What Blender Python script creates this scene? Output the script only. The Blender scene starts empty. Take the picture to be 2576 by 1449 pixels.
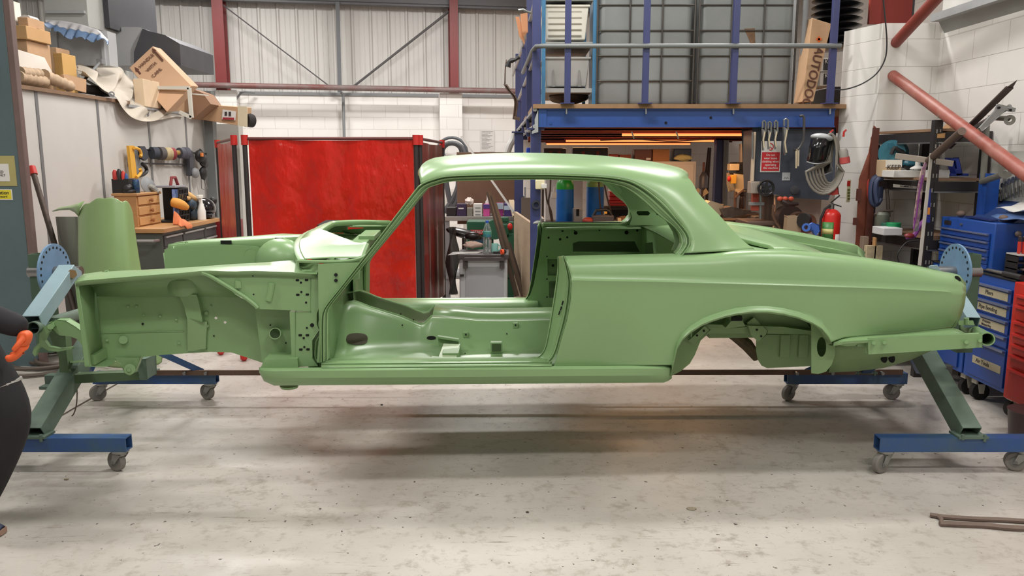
import bpy, math, random
from mathutils import Vector, Matrix, Euler
from mathutils.geometry import tessellate_polygon
random.seed(7)
PI = math.pi
SC = bpy.context.scene
COL = SC.collection
# ---------------------------------------------------------------- camera, world, exposure
F_PX, CAMZ = 1980.0, 1.70
PITCH = math.atan(324.5 / F_PX)
cam_d = bpy.data.cameras.new('camera'); cam = bpy.data.objects.new('camera', cam_d); COL.objects.link(cam)
cam.location = (0, 0, CAMZ); cam.rotation_euler = (PI/2 - PITCH, 0, 0)
cam_d.sensor_fit = 'HORIZONTAL'; cam_d.sensor_width = 36.0; cam_d.lens = 36.0 * F_PX / 2576.0
cam_d.clip_start = 0.05; cam_d.clip_end = 100
SC.camera = cam
wd = bpy.data.worlds.new('world'); SC.world = wd; wd.use_nodes = True
wd.node_tree.nodes['Background'].inputs[0].default_value = (1.0, 0.97, 0.93, 1)
wd.node_tree.nodes['Background'].inputs[1].default_value = 0.42
SC.view_settings.view_transform = 'Standard'; SC.view_settings.look = 'None'
SC.view_settings.exposure = 0.0; SC.view_settings.gamma = 1.0
SC.view_settings.use_curve_mapping = False
def lamp(name, loc, size, energy, col=(1, .975, .94), rot=(0, 0, 0)):
    l = bpy.data.lights.new(name, 'AREA'); l.shape = 'RECTANGLE'; l.size, l.size_y = size
    l.energy = energy; l.color = col
    o = bpy.data.objects.new(name, l); COL.objects.link(o); o.location = loc; o.rotation_euler = rot
    return o
# strip lamps on the ceiling: x, y, z, power
LAMPS = [(-2.6, 8.2, 5.0, 100), (2.4, 8.2, 5.0, 90), (-0.1, 5.6, 5.0, 100), (-3.6, 3.0, 5.0, 75), (3.4, 3.4, 5.0, 75),
         (-1.8, 0.6, 5.0, 60), (1.8, 0.6, 5.0, 60), (-4.5, 12.4, 5.0, 110), (-0.6, 12.2, 5.0, 150), (-1.2, -3.0, 5.0, 30), (2.6, -3.0, 5.0, 26)]
for i, (x, y, z, e) in enumerate(LAMPS):
    lamp('strip_light', (x, y, z), (1.5, .30), e*1.35)

def ray(px, py):
    x = (px-1288)/F_PX; y = (724.5-py)/F_PX; c, s = math.cos(PITCH), math.sin(PITCH)
    return Vector((x, c + y*s, -s + y*c))
def at(px, py, Y):
    r = ray(px, py); t = Y/r.y; return Vector((r.x*t, Y, CAMZ + r.z*t))
def atX(px, py, X):
    r = ray(px, py); t = X/r.x; return Vector((X, r.y*t, CAMZ + r.z*t))
def atZ(px, py, Z=0.0):
    r = ray(px, py); t = (Z-CAMZ)/r.z; return Vector((r.x*t, r.y*t, Z))

# ---------------------------------------------------------------- materials
def lin(c):
    return tuple(((v/255)/12.92 if v/255 <= .04045 else ((v/255+.055)/1.055)**2.4) for v in c) + (1,)
_M = {}
def mat(name, col, rough=.5, metal=0., var=0., vscale=3., bump=0., bscale=40., col2=None, spec=.5, alpha=1., trans=0., emit=None, es=1., stretch=None, coat=0., bd=.01):
    if name in _M: return _M[name]
    m = bpy.data.materials.new(name); m.use_nodes = True; nt = m.node_tree; b = nt.nodes['Principled BSDF']
    b.inputs['Base Color'].default_value = lin(col); b.inputs['Roughness'].default_value = rough
    b.inputs['Metallic'].default_value = metal; b.inputs['Specular IOR Level'].default_value = spec
    b.inputs['Alpha'].default_value = alpha; b.inputs['Transmission Weight'].default_value = trans
    b.inputs['Coat Weight'].default_value = coat
    if emit: b.inputs['Emission Color'].default_value = lin(emit); b.inputs['Emission Strength'].default_value = es
    if var or bump:
        tc = nt.nodes.new('ShaderNodeTexCoord'); src = tc.outputs['Object']
        if stretch:
            mp = nt.nodes.new('ShaderNodeMapping'); mp.inputs['Scale'].default_value = stretch
            nt.links.new(src, mp.inputs[0]); src = mp.outputs[0]
    if var:
        n = nt.nodes.new('ShaderNodeTexNoise'); n.inputs['Scale'].default_value = vscale; n.inputs['Detail'].default_value = 6
        n.inputs['Roughness'].default_value = .65
        nt.links.new(src, n.inputs['Vector'])
        r = nt.nodes.new('ShaderNodeValToRGB'); c1 = lin(col)
        c2 = lin(col2) if col2 else tuple(max(0, v*(1-var)) for v in c1[:3]) + (1,)
        r.color_ramp.elements[0].position = .35; r.color_ramp.elements[1].position = .65
        r.color_ramp.elements[0].color = c2; r.color_ramp.elements[1].color = c1
        nt.links.new(n.outputs['Fac'], r.inputs[0]); nt.links.new(r.outputs[0], b.inputs['Base Color'])
    if bump:
        n = nt.nodes.new('ShaderNodeTexNoise'); n.inputs['Scale'].default_value = bscale; n.inputs['Detail'].default_value = 4
        nt.links.new(src, n.inputs['Vector'])
        bp = nt.nodes.new('ShaderNodeBump'); bp.inputs['Strength'].default_value = bump; bp.inputs['Distance'].default_value = bd
        nt.links.new(n.outputs['Fac'], bp.inputs['Height']); nt.links.new(bp.outputs[0], b.inputs['Normal'])
    _M[name] = m
    return m
GREEN = mat('primer_green', (134, 167, 117), .31, var=.05, vscale=1.5, bump=.03, bscale=300, spec=.5)
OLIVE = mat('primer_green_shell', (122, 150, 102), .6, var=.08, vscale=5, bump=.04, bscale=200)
GREY = mat('painted_grey', (128, 130, 132), .5, var=.1)
BLACK = mat('black_plastic', (30, 28, 29), .5, var=.1)
DARK = mat('dark_cavity', (8, 9, 8), .9)  # on hole and slot pieces this near-black stands in for the shade inside
RUBBER = mat('rubber_black', (34, 32, 31), .8, var=.2, vscale=20)
STEEL = mat('bare_steel', (150, 150, 150), .35, .85, var=.2, vscale=12)
GALV = mat('galvanised_steel', (172, 174, 176), .5, .35, var=.12, vscale=5)
WHITE = mat('white_paint', (214, 211, 207), .55, var=.04)
RED = mat('red_plastic', (196, 42, 36), .45, var=.08)
BLUE = mat('blue_paint', (32, 78, 160), .38, var=.1, vscale=6)
NAVY = mat('mezzanine_blue', (58, 64, 110), .4, var=.12, vscale=4)
CARD = mat('cardboard', (186, 150, 116), .85, var=.1, vscale=6)
CARDL = mat('cardboard_light', (214, 190, 160), .85, var=.08, vscale=6)
WOOD = mat('pine_wood', (190, 142, 92), .55, var=.2, vscale=4, stretch=(1, 1, 8))
ORANGE = mat('orange_cloth', (226, 130, 82), .8, var=.12)
YELLOW = mat('yellow_plastic', (226, 170, 62), .5, var=.1)
RUSTRED = mat('oxide_red_paint', (134, 52, 44), .5, var=.12, vscale=7, bump=.05)
BROWN = mat('brown_board', (112, 84, 66), .8, var=.12, vscale=9)

# ---------------------------------------------------------------- mesh builder
class B:
    def __init__(s): s.v = []; s.f = []
    def add(s, vs, fs):
        k = len(s.v); s.v += [Vector(p) for p in vs]; s.f += [tuple(i+k for i in f) for f in fs]; return s
    def hexa(s, p):
        return s.add(p, [(0,3,2,1),(4,5,6,7),(0,1,5,4),(1,2,6,5),(2,3,7,6),(3,0,4,7)])
    def box(s, c, d, R=None):
        c = Vector(c); x, y, z = d[0]/2, d[1]/2, d[2]/2
        p = [Vector(q) for q in ((-x,-y,-z),(x,-y,-z),(x,y,-z),(-x,y,-z),(-x,-y,z),(x,-y,z),(x,y,z),(-x,y,z))]
        if R is not None:
            if not isinstance(R, Matrix): R = Euler(R).to_matrix()
            p = [R @ q for q in p]
        return s.hexa([c+q for q in p])
    def mm(s, a, b): return s.box([(a[i]+b[i])/2 for i in range(3)], [abs(b[i]-a[i]) for i in range(3)])
    def cyl(s, a, b, r, r2=None, n=16, caps=True):
        a, b = Vector(a), Vector(b); r2 = r if r2 is None else r2; d = (b-a).normalized()
        x = d.orthogonal().normalized(); y = d.cross(x); vs = []
        for k in range(n):
            q = x*math.cos(2*PI*k/n) + y*math.sin(2*PI*k/n); vs += [a+q*r, b+q*r2]
        fs = [(2*k, 2*((k+1) % n), 2*((k+1) % n)+1, 2*k+1) for k in range(n)]
        if caps: fs += [tuple(2*k for k in reversed(range(n))), tuple(2*k+1 for k in range(n))]
        return s.add(vs, fs)
    def ring(s, a, b, r, ri, n=18):
        a, b = Vector(a), Vector(b); d = (b-a).normalized(); x = d.orthogonal().normalized(); y = d.cross(x); vs = []
        for k in range(n):
            q = x*math.cos(2*PI*k/n) + y*math.sin(2*PI*k/n); vs += [a+q*r, b+q*r, b+q*ri, a+q*ri]
        fs = []
        for k in range(n):
            m = (k+1) % n
            for j in range(4): fs.append((4*k+j, 4*m+j, 4*m+(j+1) % 4, 4*k+(j+1) % 4))
        return s.add(vs, fs)
    def tube(s, pts, r, n=8, closed=False, caps=True):
        P = [Vector(p) for p in pts]; m = len(P); vs = []; prev = None
        rs = r if isinstance(r, (list, tuple)) else [r]*m
        for i in range(m):
            if closed: d = P[(i+1) % m]-P[i-1]
            else: d = P[min(i+1, m-1)]-P[max(i-1, 0)]
            if d.length < 1e-9: d = Vector((0, 0, 1))
            d.normalize()
            x = d.orthogonal().normalized() if prev is None else (prev - d*prev.dot(d))
            if x.length < 1e-6: x = d.orthogonal()
            x.normalize(); prev = x; y = d.cross(x)
            for k in range(n): vs.append(P[i] + (x*math.cos(2*PI*k/n) + y*math.sin(2*PI*k/n))*rs[i])
        fs = []
        for i in range(m if closed else m-1):
            j = (i+1) % m
            for k in range(n): fs.append((i*n+k, i*n+(k+1) % n, j*n+(k+1) % n, j*n+k))
        if not closed and caps: fs += [tuple(reversed(range(n))), tuple(range((m-1)*n, m*n))]
        return s.add(vs, fs)
    def bar(s, a, b, w, h=None, up=(0, 0, 1)):
        a, b = Vector(a), Vector(b); h = w if h is None else h; d = (b-a).normalized(); up = Vector(up)
        x = d.cross(up)
        if x.length < 1e-4: x = d.cross(Vector((0, 1, 0)))
        x.normalize(); y = x.cross(d); o = [x*i*w/2 + y*j*h/2 for i, j in ((-1,-1),(1,-1),(1,1),(-1,1))]
        return s.hexa([a+q for q in o] + [b+q for q in o])
    def boxtube(s, a, b, w, h=None, t=.005, up=(0, 0, 1)):
        a, b = Vector(a), Vector(b); h = w if h is None else h; d = (b-a).normalized(); up = Vector(up)
        x = d.cross(up)
        if x.length < 1e-4: x = d.cross(Vector((0, 1, 0)))
        x.normalize(); y = x.cross(d)
        o = [x*i*w/2 + y*j*h/2 for i, j in ((-1,-1),(1,-1),(1,1),(-1,1))]; q = [x*i*(w/2-t) + y*j*(h/2-t) for i, j in ((-1,-1),(1,-1),(1,1),(-1,1))]
        vs = []
        for k in range(4): vs += [a+o[k], b+o[k], b+q[k], a+q[k]]
        fs = []
        for k in range(4):
            m = (k+1) % 4
            for j in range(4): fs.append((4*k+j, 4*m+j, 4*m+(j+1) % 4, 4*k+(j+1) % 4))
        return s.add(vs, fs)
    def grid(s, rows, cu=False, cv=False):
        n, m = len(rows), len(rows[0]); vs = [p for r in rows for p in r]; fs = []
        for i in range(n if cu else n-1):
            a = (i+1) % n
            for j in range(m if cv else m-1):
                b = (j+1) % m; fs.append((i*m+j, i*m+b, a*m+b, a*m+j))
        return s.add(vs, fs)
    def prism(s, pts, vec, holes=()):
        vec = Vector(vec); loops = [[Vector(p) for p in pts]] + [[Vector(p) for p in h] for h in holes]
        flat = [p for l in loops for p in l]
        try: tri = tessellate_polygon(loops)
        except Exception: tri = []
        n = len(flat); fs = [tuple(t) for t in tri] + [tuple(n+i for i in reversed(t)) for t in tri]; k = 0
        for l in loops:
            m = len(l); fs += [(k+i, k+(i+1) % m, n+k+(i+1) % m, n+k+i) for i in range(m)]; k += m
        return s.add(flat + [p+vec for p in flat], fs)
    def lathe(s, prof, o=(0, 0, 0), ax=(0, 0, 1), n=20):
        o = Vector(o); d = Vector(ax).normalized(); x = d.orthogonal().normalized(); y = d.cross(x)
        rows = [[o + d*z + (x*math.cos(2*PI*k/n) + y*math.sin(2*PI*k/n))*max(r, 1e-4) for k in range(n)] for r, z in prof]
        s.grid(rows, cv=True); b = len(s.v)-n*len(rows)
        s.f += [tuple(b+k for k in reversed(range(n))), tuple(b+n*(len(rows)-1)+k for k in range(n))]
        return s
    def ell(s, c, r, n=14, m=9, R=None, nz=0, seed=0):
        c = Vector(c); rg = random.Random(seed); rows = []
        for i in range(m):
            t = PI*(i+.001)/(m-1) if i < m-1 else PI-.001
            row = []
            for k in range(n):
                q = Vector((math.sin(t)*math.cos(2*PI*k/n)*r[0], math.sin(t)*math.sin(2*PI*k/n)*r[1], math.cos(t)*r[2]))
                if nz: q *= 1+rg.uniform(-nz, nz)
                if R is not None: q = Euler(R).to_matrix() @ q
                row.append(c+q)
            rows.append(row)
        return s.grid(rows, cv=True)
    def merge(s, o): return s.add(o.v, o.f)
    def parts(s):
        par = list(range(len(s.v)))
        def fd(a):
            while par[a] != a: par[a] = par[par[a]]; a = par[a]
            return a
        for f in s.f:
            for i in f[1:]: par[fd(i)] = fd(f[0])
        g = {}
        for f in s.f: g.setdefault(fd(f[0]), []).append(f)
        out = []
        for fs in g.values():
            ids = sorted({i for f in fs for i in f}); mp = {j: i for i, j in enumerate(ids)}; b = B()
            b.v = [s.v[i] for i in ids]; b.f = [tuple(mp[i] for i in f) for f in fs]; out.append(b)
        return out
EACH = {'bolt_hole', 'wing_stud', 'hinge_bolt_hole', 'embossed_slot', 'bulkhead_hole', 'striker_slot', 'tunnel_tab', 'tunnel_hole', 'panel_hole', 'axle_bracket', 'bracket_hole', 'tank_side_rib', 'well_hole', 'index_hole', 'beam_bolt', 'bar_bolt', 'wing_hole', 'tunnel_rim', 'dash_bracket', 'seam_strip', 'printed_line', 'stay_tube', 'grommet_ring', 'sill_end_cap', 'duct_flange'}
INV = {}
def fin(o, label=None, cat=None, group=None, kind=None):
    if label: o['label'] = label
    if cat: o['category'] = cat
    if group: o['group'] = group
    if kind: o['kind'] = kind
    return o
def root(name, label, cat, loc=(0, 0, 0), rz=0., group=None, kind=None):
    o = bpy.data.objects.new(name, None); COL.objects.link(o); o.location = loc; o.rotation_euler = (0, 0, rz)
    o.empty_display_size = .1; INV[o.name] = (Matrix.Translation(Vector(loc)) @ Matrix.Rotation(rz, 4, 'Z')).inverted()
    return fin(o, label, cat, group, kind)
def obj(name, b, m, parent=None, label=None, cat=None, group=None, kind=None, local=False, bev=0., sol=0., sub=0, ang=35, flat=False, seg=2):
    """link builder b as one mesh; vertices in world space unless local; child of parent keeps the root's frame"""
    if name in EACH and parent is not None:
        ps = b.parts()
        if len(ps) > 1:
            o = None
            for q in ps: EACH.discard(name); o = obj(name, q, m, parent, label, local=local, bev=bev, sol=sol, sub=sub, ang=ang, flat=flat); EACH.add(name)
            return o
    me = bpy.data.meshes.new(name); V = b.v
    if parent is not None:
        Mi = INV[parent.name]
        if not local: V = [Mi @ p for p in V]
    elif not local:
        if V:
            lo = [min(p[i] for p in V) for i in range(3)]; hi = [max(p[i] for p in V) for i in range(3)]
            c = Vector(((lo[0]+hi[0])/2, (lo[1]+hi[1])/2, lo[2])); V = [p-c for p in V]; Mi = Matrix.Translation(-c)
    me.from_pydata([tuple(p) for p in V], [], b.f); me.validate(); me.update()
    if not flat:
        me.shade_smooth(); me.set_sharp_from_angle(angle=math.radians(ang))
    o = bpy.data.objects.new(name, me); COL.objects.link(o)
    if parent is not None: o.parent = parent; INV[o.name] = INV[parent.name]
    elif not local: o.location = c; INV[o.name] = Mi
    else: INV[o.name] = Matrix.Identity(4)
    me.materials.append(m)
    if sol: md = o.modifiers.new('thick', 'SOLIDIFY'); md.thickness = sol; md.offset = 0
    if bev: md = o.modifiers.new('bev', 'BEVEL'); md.width = bev; md.segments = seg; md.limit_method = 'ANGLE'; md.harden_normals = False
    if sub: md = o.modifiers.new('sub', 'SUBSURF'); md.levels = md.render_levels = sub
    return fin(o, label, cat, group, kind)
def struct(name, b, m, **k):
    return obj(name, b, m, kind='structure', **k)
def text(name, s, size, M, m, parent, ext=.0006, align='CENTER', label=None, sx=1.0):
    """lettering laid out in its own XY plane, placed by matrix M (world)"""
    cu = bpy.data.curves.new(name, 'FONT'); cu.body = s; cu.size = size; cu.extrude = ext; cu.align_x = align; cu.align_y = 'CENTER'
    cu.space_line = .95; cu.offset = size*.010
    t = bpy.data.objects.new('tmp', cu); COL.objects.link(t); dg = bpy.context.evaluated_depsgraph_get()
    me0 = t.evaluated_get(dg).to_mesh(); b = B()
    b.add([M @ Vector((v.co.x*sx, v.co.y, v.co.z)) for v in me0.vertices], [tuple(p.vertices) for p in me0.polygons])
    t.evaluated_get(dg).to_mesh_clear(); bpy.data.objects.remove(t); bpy.data.curves.remove(cu)
    return obj(name, b, m, parent, label=label, flat=True)
def frame(o, x, y):
    """matrix whose local X, Y are the given directions, origin o"""
    x = Vector(x).normalized(); y = Vector(y).normalized(); z = x.cross(y).normalized(); y = z.cross(x)
    return Matrix(((x.x, y.x, z.x, o[0]), (x.y, y.y, z.y, o[1]), (x.z, y.z, z.z, o[2]), (0, 0, 0, 1)))
KIDS = {}
def kids(o): return [c for c in bpy.data.objects if c.parent == o]
def dup(o, loc=None, rz=None, label=None, group=None, parent=None):
    c = o.copy(); COL.objects.link(c)
    if parent is not None: c.parent = parent
    if loc is not None: c.location = loc
    if rz is not None: c.rotation_euler = (0, 0, rz)
    if label: c['label'] = label
    if group: c['group'] = group
    INV[c.name] = INV[o.name]
    for k in kids(o): dup(k, parent=c)
    return c
def lerp(a, b, t): return a + (b-a)*t
def interp(tbl, x):
    if x <= tbl[0][0]: return tbl[0][1]
    for (a, b), (c, d) in zip(tbl, tbl[1:]):
        if x <= c: return b + (d-b)*(x-a)/(c-a)
    return tbl[-1][1]
def resample(pts, n):
    P = [Vector(p) for p in pts]; L = [0]
    for a, b in zip(P, P[1:]): L.append(L[-1] + (b-a).length)
    out = []
    for i in range(n):
        t = L[-1]*i/(n-1); j = 0
        while j < len(P)-2 and L[j+1] < t: j += 1
        out.append(P[j].lerp(P[j+1], (t-L[j])/max(1e-9, L[j+1]-L[j])))
    return out
def cr(pts, k=4):
    P = [Vector(p) for p in pts]; P = [P[0]*2-P[1]] + P + [P[-1]*2-P[-2]]; out = []
    for i in range(1, len(P)-2):
        for j in range(k):
            t = j/k; a, b, c, d = P[i-1:i+3]
            out.append(.5*((2*b) + (c-a)*t + (2*a-5*b+4*c-d)*t*t + (3*b-a-3*c+d)*t**3))
    return out + [P[-2]]
def circ(c, r, n=14, x=(1, 0, 0), y=(0, 0, 1), ry=None):
    c, x, y = Vector(c), Vector(x), Vector(y); ry = ry or r
    return [c + x*r*math.cos(2*PI*k/n) + y*ry*math.sin(2*PI*k/n) for k in range(n)]
# ================================================================ THE SETTING
def floor_mat():
    m = bpy.data.materials.new('floor_paint'); m.use_nodes = True; nt = m.node_tree; N = nt.nodes; L = nt.links
    b = N['Principled BSDF']; tc = N.new('ShaderNodeTexCoord')
    def noise(sc, det=6, ro=.6, vec=None):
        n = N.new('ShaderNodeTexNoise'); n.inputs['Scale'].default_value = sc; n.inputs['Detail'].default_value = det
        n.inputs['Roughness'].default_value = ro; L.new(vec or tc.outputs['Object'], n.inputs['Vector']); return n.outputs['Fac']
    def ramp(f, a, c, p=.4, q=.6):
        r = N.new('ShaderNodeValToRGB'); r.color_ramp.elements[0].position = p; r.color_ramp.elements[1].position = q
        r.color_ramp.elements[0].color = a; r.color_ramp.elements[1].color = c; L.new(f, r.inputs[0]); return r.outputs[0]
    def mix(f, a, c):
        x = N.new('ShaderNodeMix'); x.data_type = 'RGBA'; L.new(f, x.inputs[0])
        for i, v in ((6, a), (7, c)):
            if isinstance(v, tuple): x.inputs[i].default_value = v
            else: L.new(v, x.inputs[i])
        return x.outputs[2]
    base = ramp(noise(.9), lin((176, 170, 162)), lin((199, 193, 185)), .35, .65)
    base = mix(ramp(noise(14, 8, .7), (0,)*3+(1,), (1,)*3+(1,), .52, .68), base, lin((164, 156, 146)))
    mp = N.new('ShaderNodeMapping'); mp.inputs['Rotation'].default_value = (0, 0, .6); mp.inputs['Scale'].default_value = (1.2, 11, 1); L.new(tc.outputs['Object'], mp.inputs[0])
    base = mix(ramp(noise(3.5, 8, .75, mp.outputs[0]), (0,)*3+(1,), (.7,)*3+(1,), .6, .68), base, lin((126, 114, 102)))
    mp2 = N.new('ShaderNodeMapping'); mp2.inputs['Rotation'].default_value = (0, 0, -.4); mp2.inputs['Scale'].default_value = (2, 16, 1); L.new(tc.outputs['Object'], mp2.inputs[0])
    base = mix(ramp(noise(7, 8, .8, mp2.outputs[0]), (0,)*3+(1,), (.8,)*3+(1,), .60, .68), base, lin((104, 94, 86)))
    base = mix(ramp(noise(30, 3, .5), (0,)*3+(1,), (.9,)*3+(1,), .69, .71), base, lin((60, 54, 50)))
    L.new(base, b.inputs['Base Color'])
    L.new(ramp(noise(2.2, 6), (.30,)*3+(1,), (.5,)*3+(1,), .35, .65), b.inputs['Roughness'])
    bp = N.new('ShaderNodeBump'); bp.inputs['Strength'].default_value = .12; bp.inputs['Distance'].default_value = .01
    L.new(noise(9, 5), bp.inputs['Height']); L.new(bp.outputs[0], b.inputs['Normal'])
    return m
def block_mat(name, vert, cols=((226, 223, 219), (229, 226, 222)), uaxis='X'):
    """painted blockwork; vertical wall whose horizontal coordinate is the object's X"""
    m = bpy.data.materials.new(name); m.use_nodes = True; nt = m.node_tree; N = nt.nodes; L = nt.links; b = N['Principled BSDF']
    tc = N.new('ShaderNodeTexCoord'); sp = N.new('ShaderNodeSeparateXYZ'); L.new(tc.outputs['Object'], sp.inputs[0])
    cb = N.new('ShaderNodeCombineXYZ'); L.new(sp.outputs[uaxis], cb.inputs[0]); L.new(sp.outputs['Z'], cb.inputs[1])
    br = N.new('ShaderNodeTexBrick'); br.offset = .5
    L.new(cb.outputs[0], br.inputs['Vector']); br.inputs['Scale'].default_value = 1.0
    br.inputs['Brick Width'].default_value = .45; br.inputs['Row Height'].default_value = .225
    br.inputs['Mortar Size'].default_value = .004; br.inputs['Mortar Smooth'].default_value = .4
    br.inputs['Color1'].default_value = lin(cols[0]); br.inputs['Color2'].default_value = lin(cols[1]); br.inputs['Mortar'].default_value = lin((204, 200, 195))
    n = N.new('ShaderNodeTexNoise'); n.inputs['Scale'].default_value = 1.3; n.inputs['Detail'].default_value = 7; L.new(tc.outputs['Object'], n.inputs[0])
    mx = N.new('ShaderNodeMix'); mx.data_type = 'RGBA'; mx.blend_type = 'MULTIPLY'
    r = N.new('ShaderNodeValToRGB'); r.color_ramp.elements[0].color = (.93, .92, .91, 1); r.color_ramp.elements[0].position = .3; r.color_ramp.elements[1].position = .6
    L.new(n.outputs['Fac'], r.inputs[0]); mx.inputs[0].default_value = 1; L.new(br.outputs['Color'], mx.inputs[6]); L.new(r.outputs[0], mx.inputs[7])
    L.new(mx.outputs[2], b.inputs['Base Color']); b.inputs['Roughness'].default_value = .55
    bp = N.new('ShaderNodeBump'); bp.inputs['Strength'].default_value = .6; bp.inputs['Distance'].default_value = .006; bp.invert = True
    L.new(br.outputs['Fac'], bp.inputs['Height']); L.new(bp.outputs[0], b.inputs['Normal'])
    return m
struct('floor', B().mm((-9, -6, -.1), (6, 18, 0)), floor_mat(), flat=True)
BLK = block_mat('painted_blockwork', True); BLKY = block_mat('painted_blockwork_side', True, uaxis='Y')
# back wall: blockwork below, ribbed cladding above; its own direction runs slightly away to the right
WY0, WT = 15.35, math.tan(math.radians(9.5)); WR = math.radians(9.5)
def wy(x): return WY0 + (x+1.5)*WT
def wallpt(px, py, off=0.):
    r = ray(px, py); t = (WY0 + 1.5*WT - off)/(r.y - r.x*WT); return Vector((r.x*t, r.y*t, CAMZ + r.z*t))
Wm = Matrix.Translation((-1.5, WY0, 0)) @ Matrix.Rotation(WR, 4, 'Z')
def wall_local(name, b, m, **k):
    o = struct(name, b, m, local=True, flat=True, **k); o.matrix_world = Wm; return o
wall_local('wall_back', B().mm((-8.5, 0, 0), (9, .2, 2.90)), BLK)
CLAD = mat('cladding_white', (196, 194, 190), .45, var=.07, vscale=2, stretch=(4, 1, .4))
prof = []; x = -8.5
while x < 9:
    for dx, dy in ((0, 0), (.025, .03), (.05, .03), (.075, 0), (.15, .0), (.155, .006), (.165, .006), (.17, 0), (.24, 0), (.245, .006), (.255, .006), (.26, 0)): prof.append((x+dx, .1-dy))
    x += .333
wall_local('wall_upper_back', B().grid([[(p[0], p[1], z) for p in prof] for z in (2.9, 5.3)]), CLAD)
wall_local('trim_1', B().mm((-8.5, -.02, 2.86), (9, .1, 2.92)), GREY)
g = B().mm((-8.5, -.2, 4.47), (9, -.05, 4.52)).mm((-8.5, -.2, 4.5), (9, -.18, 4.68)).mm((-8.5, -.2, 4.66), (9, .0, 4.7))
wall_local('trim_2', g, mat('girt_grey', (92, 92, 96), .5, var=.1))
# block piers on the back wall
for k, (pa, pb) in enumerate(((545, 598), (1107, 1163))):
    a = wallpt(pa, 300, .35); c = wallpt(pb, 300, .35); La, Lc = Wm.inverted() @ a, Wm.inverted() @ c
    wall_local('wall_pier_back', B().mm((La.x, -.35, 0), (Lc.x, .02, 2.91)), BLK)
struct('ceiling', B().mm((-9, -6, 5.3), (6, 18, 5.4)), mat('ceiling_sheet', (196, 196, 194), .6), flat=True)
struct('wall_right', B().mm((3.62, -6, 0), (3.8, 7.1, 2.82)), BLKY, flat=True)
struct('wall_upper_right', B().grid([[(3.72+(.03 if k % 4 in (1, 2) else 0), 7.1-k*.08, z) for k in range(160)] for z in (2.5, 5.3)]), CLAD)
struct('wall_far_right', B().mm((5.6, 7.1, 0), (5.8, 18, 5.3)), BLKY, flat=True)
struct('wall_far_left', B().mm((-9, -6, 0), (-8.9, 18, 5.3)), CLAD, flat=True)
struct('wall_front', B().mm((-9, -6, 0), (6, -5.9, 5.3)), mat('front_wall_paint', (190, 186, 180), .6, var=.05), flat=True)
# block pier at the right with its splayed side, standing where the photo's pier stands
pt = at(2170, 200, 6.95); pr = at(2332, 200, 6.95)
struct('wall_pier_right', B().prism([(pt.x-.02, 7.35, 0), (pt.x+.12, 6.9, 0), (3.7, 6.9, 0), (3.7, 7.4, 0)], (0, 0, 2.83)), BLK, flat=True)
# sloping sill under the window strip high on the right wall
a, c = atX(2335, 85, 3.6), atX(2576, -28, 3.6)
b = B(); 
b.prism([(3.56, 6.85, 2.84), (3.62, 6.85, 2.84), (3.62, 6.85, 2.74)], (0, -4.5, 0))
struct('trim_3', b, mat('sill_flashing', (150, 152, 150), .45, .2, var=.15))
struct('trim_4', B().mm((3.50, 2.3, 2.83), (3.64, 6.86, 2.89)), GALV)
# red portal columns and bracing along the back wall
COLR = mat('portal_red', (120, 44, 44), .5, var=.12, vscale=3)
def portal(pxa, pxb, name, lab):
    a = wallpt(pxa, 120, .35); c = wallpt(pxb, 120, .35); w = (c-a).length; x = (a+c)/2; r = root(name, lab, 'steel column', (x.x, x.y, 2.91), WR, group=None)
    b = B().mm((-w/2, -.01, 0), (w/2, .01, 2.39)).mm((-w/2, .32, 0), (w/2, .34, 2.39)); obj('flange', b, COLR, r, local=True)
    obj('web', B().mm((-.005, .01, 0), (.005, .32, 2.39)), COLR, r, local=True)
portal(538, 566, 'steel_column', 'dark red steel column above the left block pier of the back wall')
portal(1132, 1153, 'steel_column', 'dark red steel column above the pier right of the red curtain')
a, c = wallpt(470, 213, .46), wallpt(1420, 232, .46)
obj('tie_pipe', B().cyl(a, c, .05, n=16), mat('pipe_red_grey', (112, 66, 62), .5, var=.3, col2=(120, 110, 108), vscale=2), label='long dusty red steel tube running along the top of the back block wall', cat='steel pipe')
obj('mullion_post', B().bar(wallpt(849, 5, .2), wallpt(855, 232, .2), .07), mat('post_grey', (96, 98, 102), .5), label='thin grey steel post between the two red columns on the cladding', cat='post')
obj('conduit_pipe', B().tube([wallpt(858, 233, .1), wallpt(863, 237, .12), wallpt(866, 352, .12)], .028), GREY, label='grey vertical conduit on the white block wall above the red curtain', cat='conduit')
obj('bracing_rod', B().cyl(wallpt(560, 12, .25), wallpt(833, 220, .25), .012, n=6), mat('rod_dark', (84, 82, 84), .5), label='thin steel rod slanting down to the right across the cladding', cat='bracing rod')
obj('bracing_rod', B().cyl(wallpt(1128, 28, .25), wallpt(884, 220, .25), .012, n=6).cyl(wallpt(1131, 30, .2), wallpt(889, 220, .2), .010, n=6), mat('rod_dark', (84, 82, 84)), label='double steel rod slanting down to the left beside the right red column', cat='bracing rod')
obj('wall_conduit', B().tube([wallpt(585, 262, .3), wallpt(606, 234, .3), wallpt(614, 231, .25), wallpt(640, 233, .1)], .02), GREY, label='bent grey conduit beside the left block pier', cat='conduit')
obj('notice_sheet', B().mm((-.14, -.005, 0), (.14, 0, .42)), WHITE, local=True, label='tall white printed notice on the block wall left of the mezzanine', cat='notice')
bpy.data.objects['notice_sheet'].location = wallpt(1226, 382, .02); bpy.data.objects['notice_sheet'].rotation_euler = (0, 0, WR)
nb = B()
for k in range(14): nb.mm((-.11, -.008, .38-k*.025), (.11-(k*37 % 11)*.012, -.006, .386-k*.025))
o = obj('printed_line', nb, GREY, bpy.data.objects['notice_sheet'], local=True)
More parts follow.
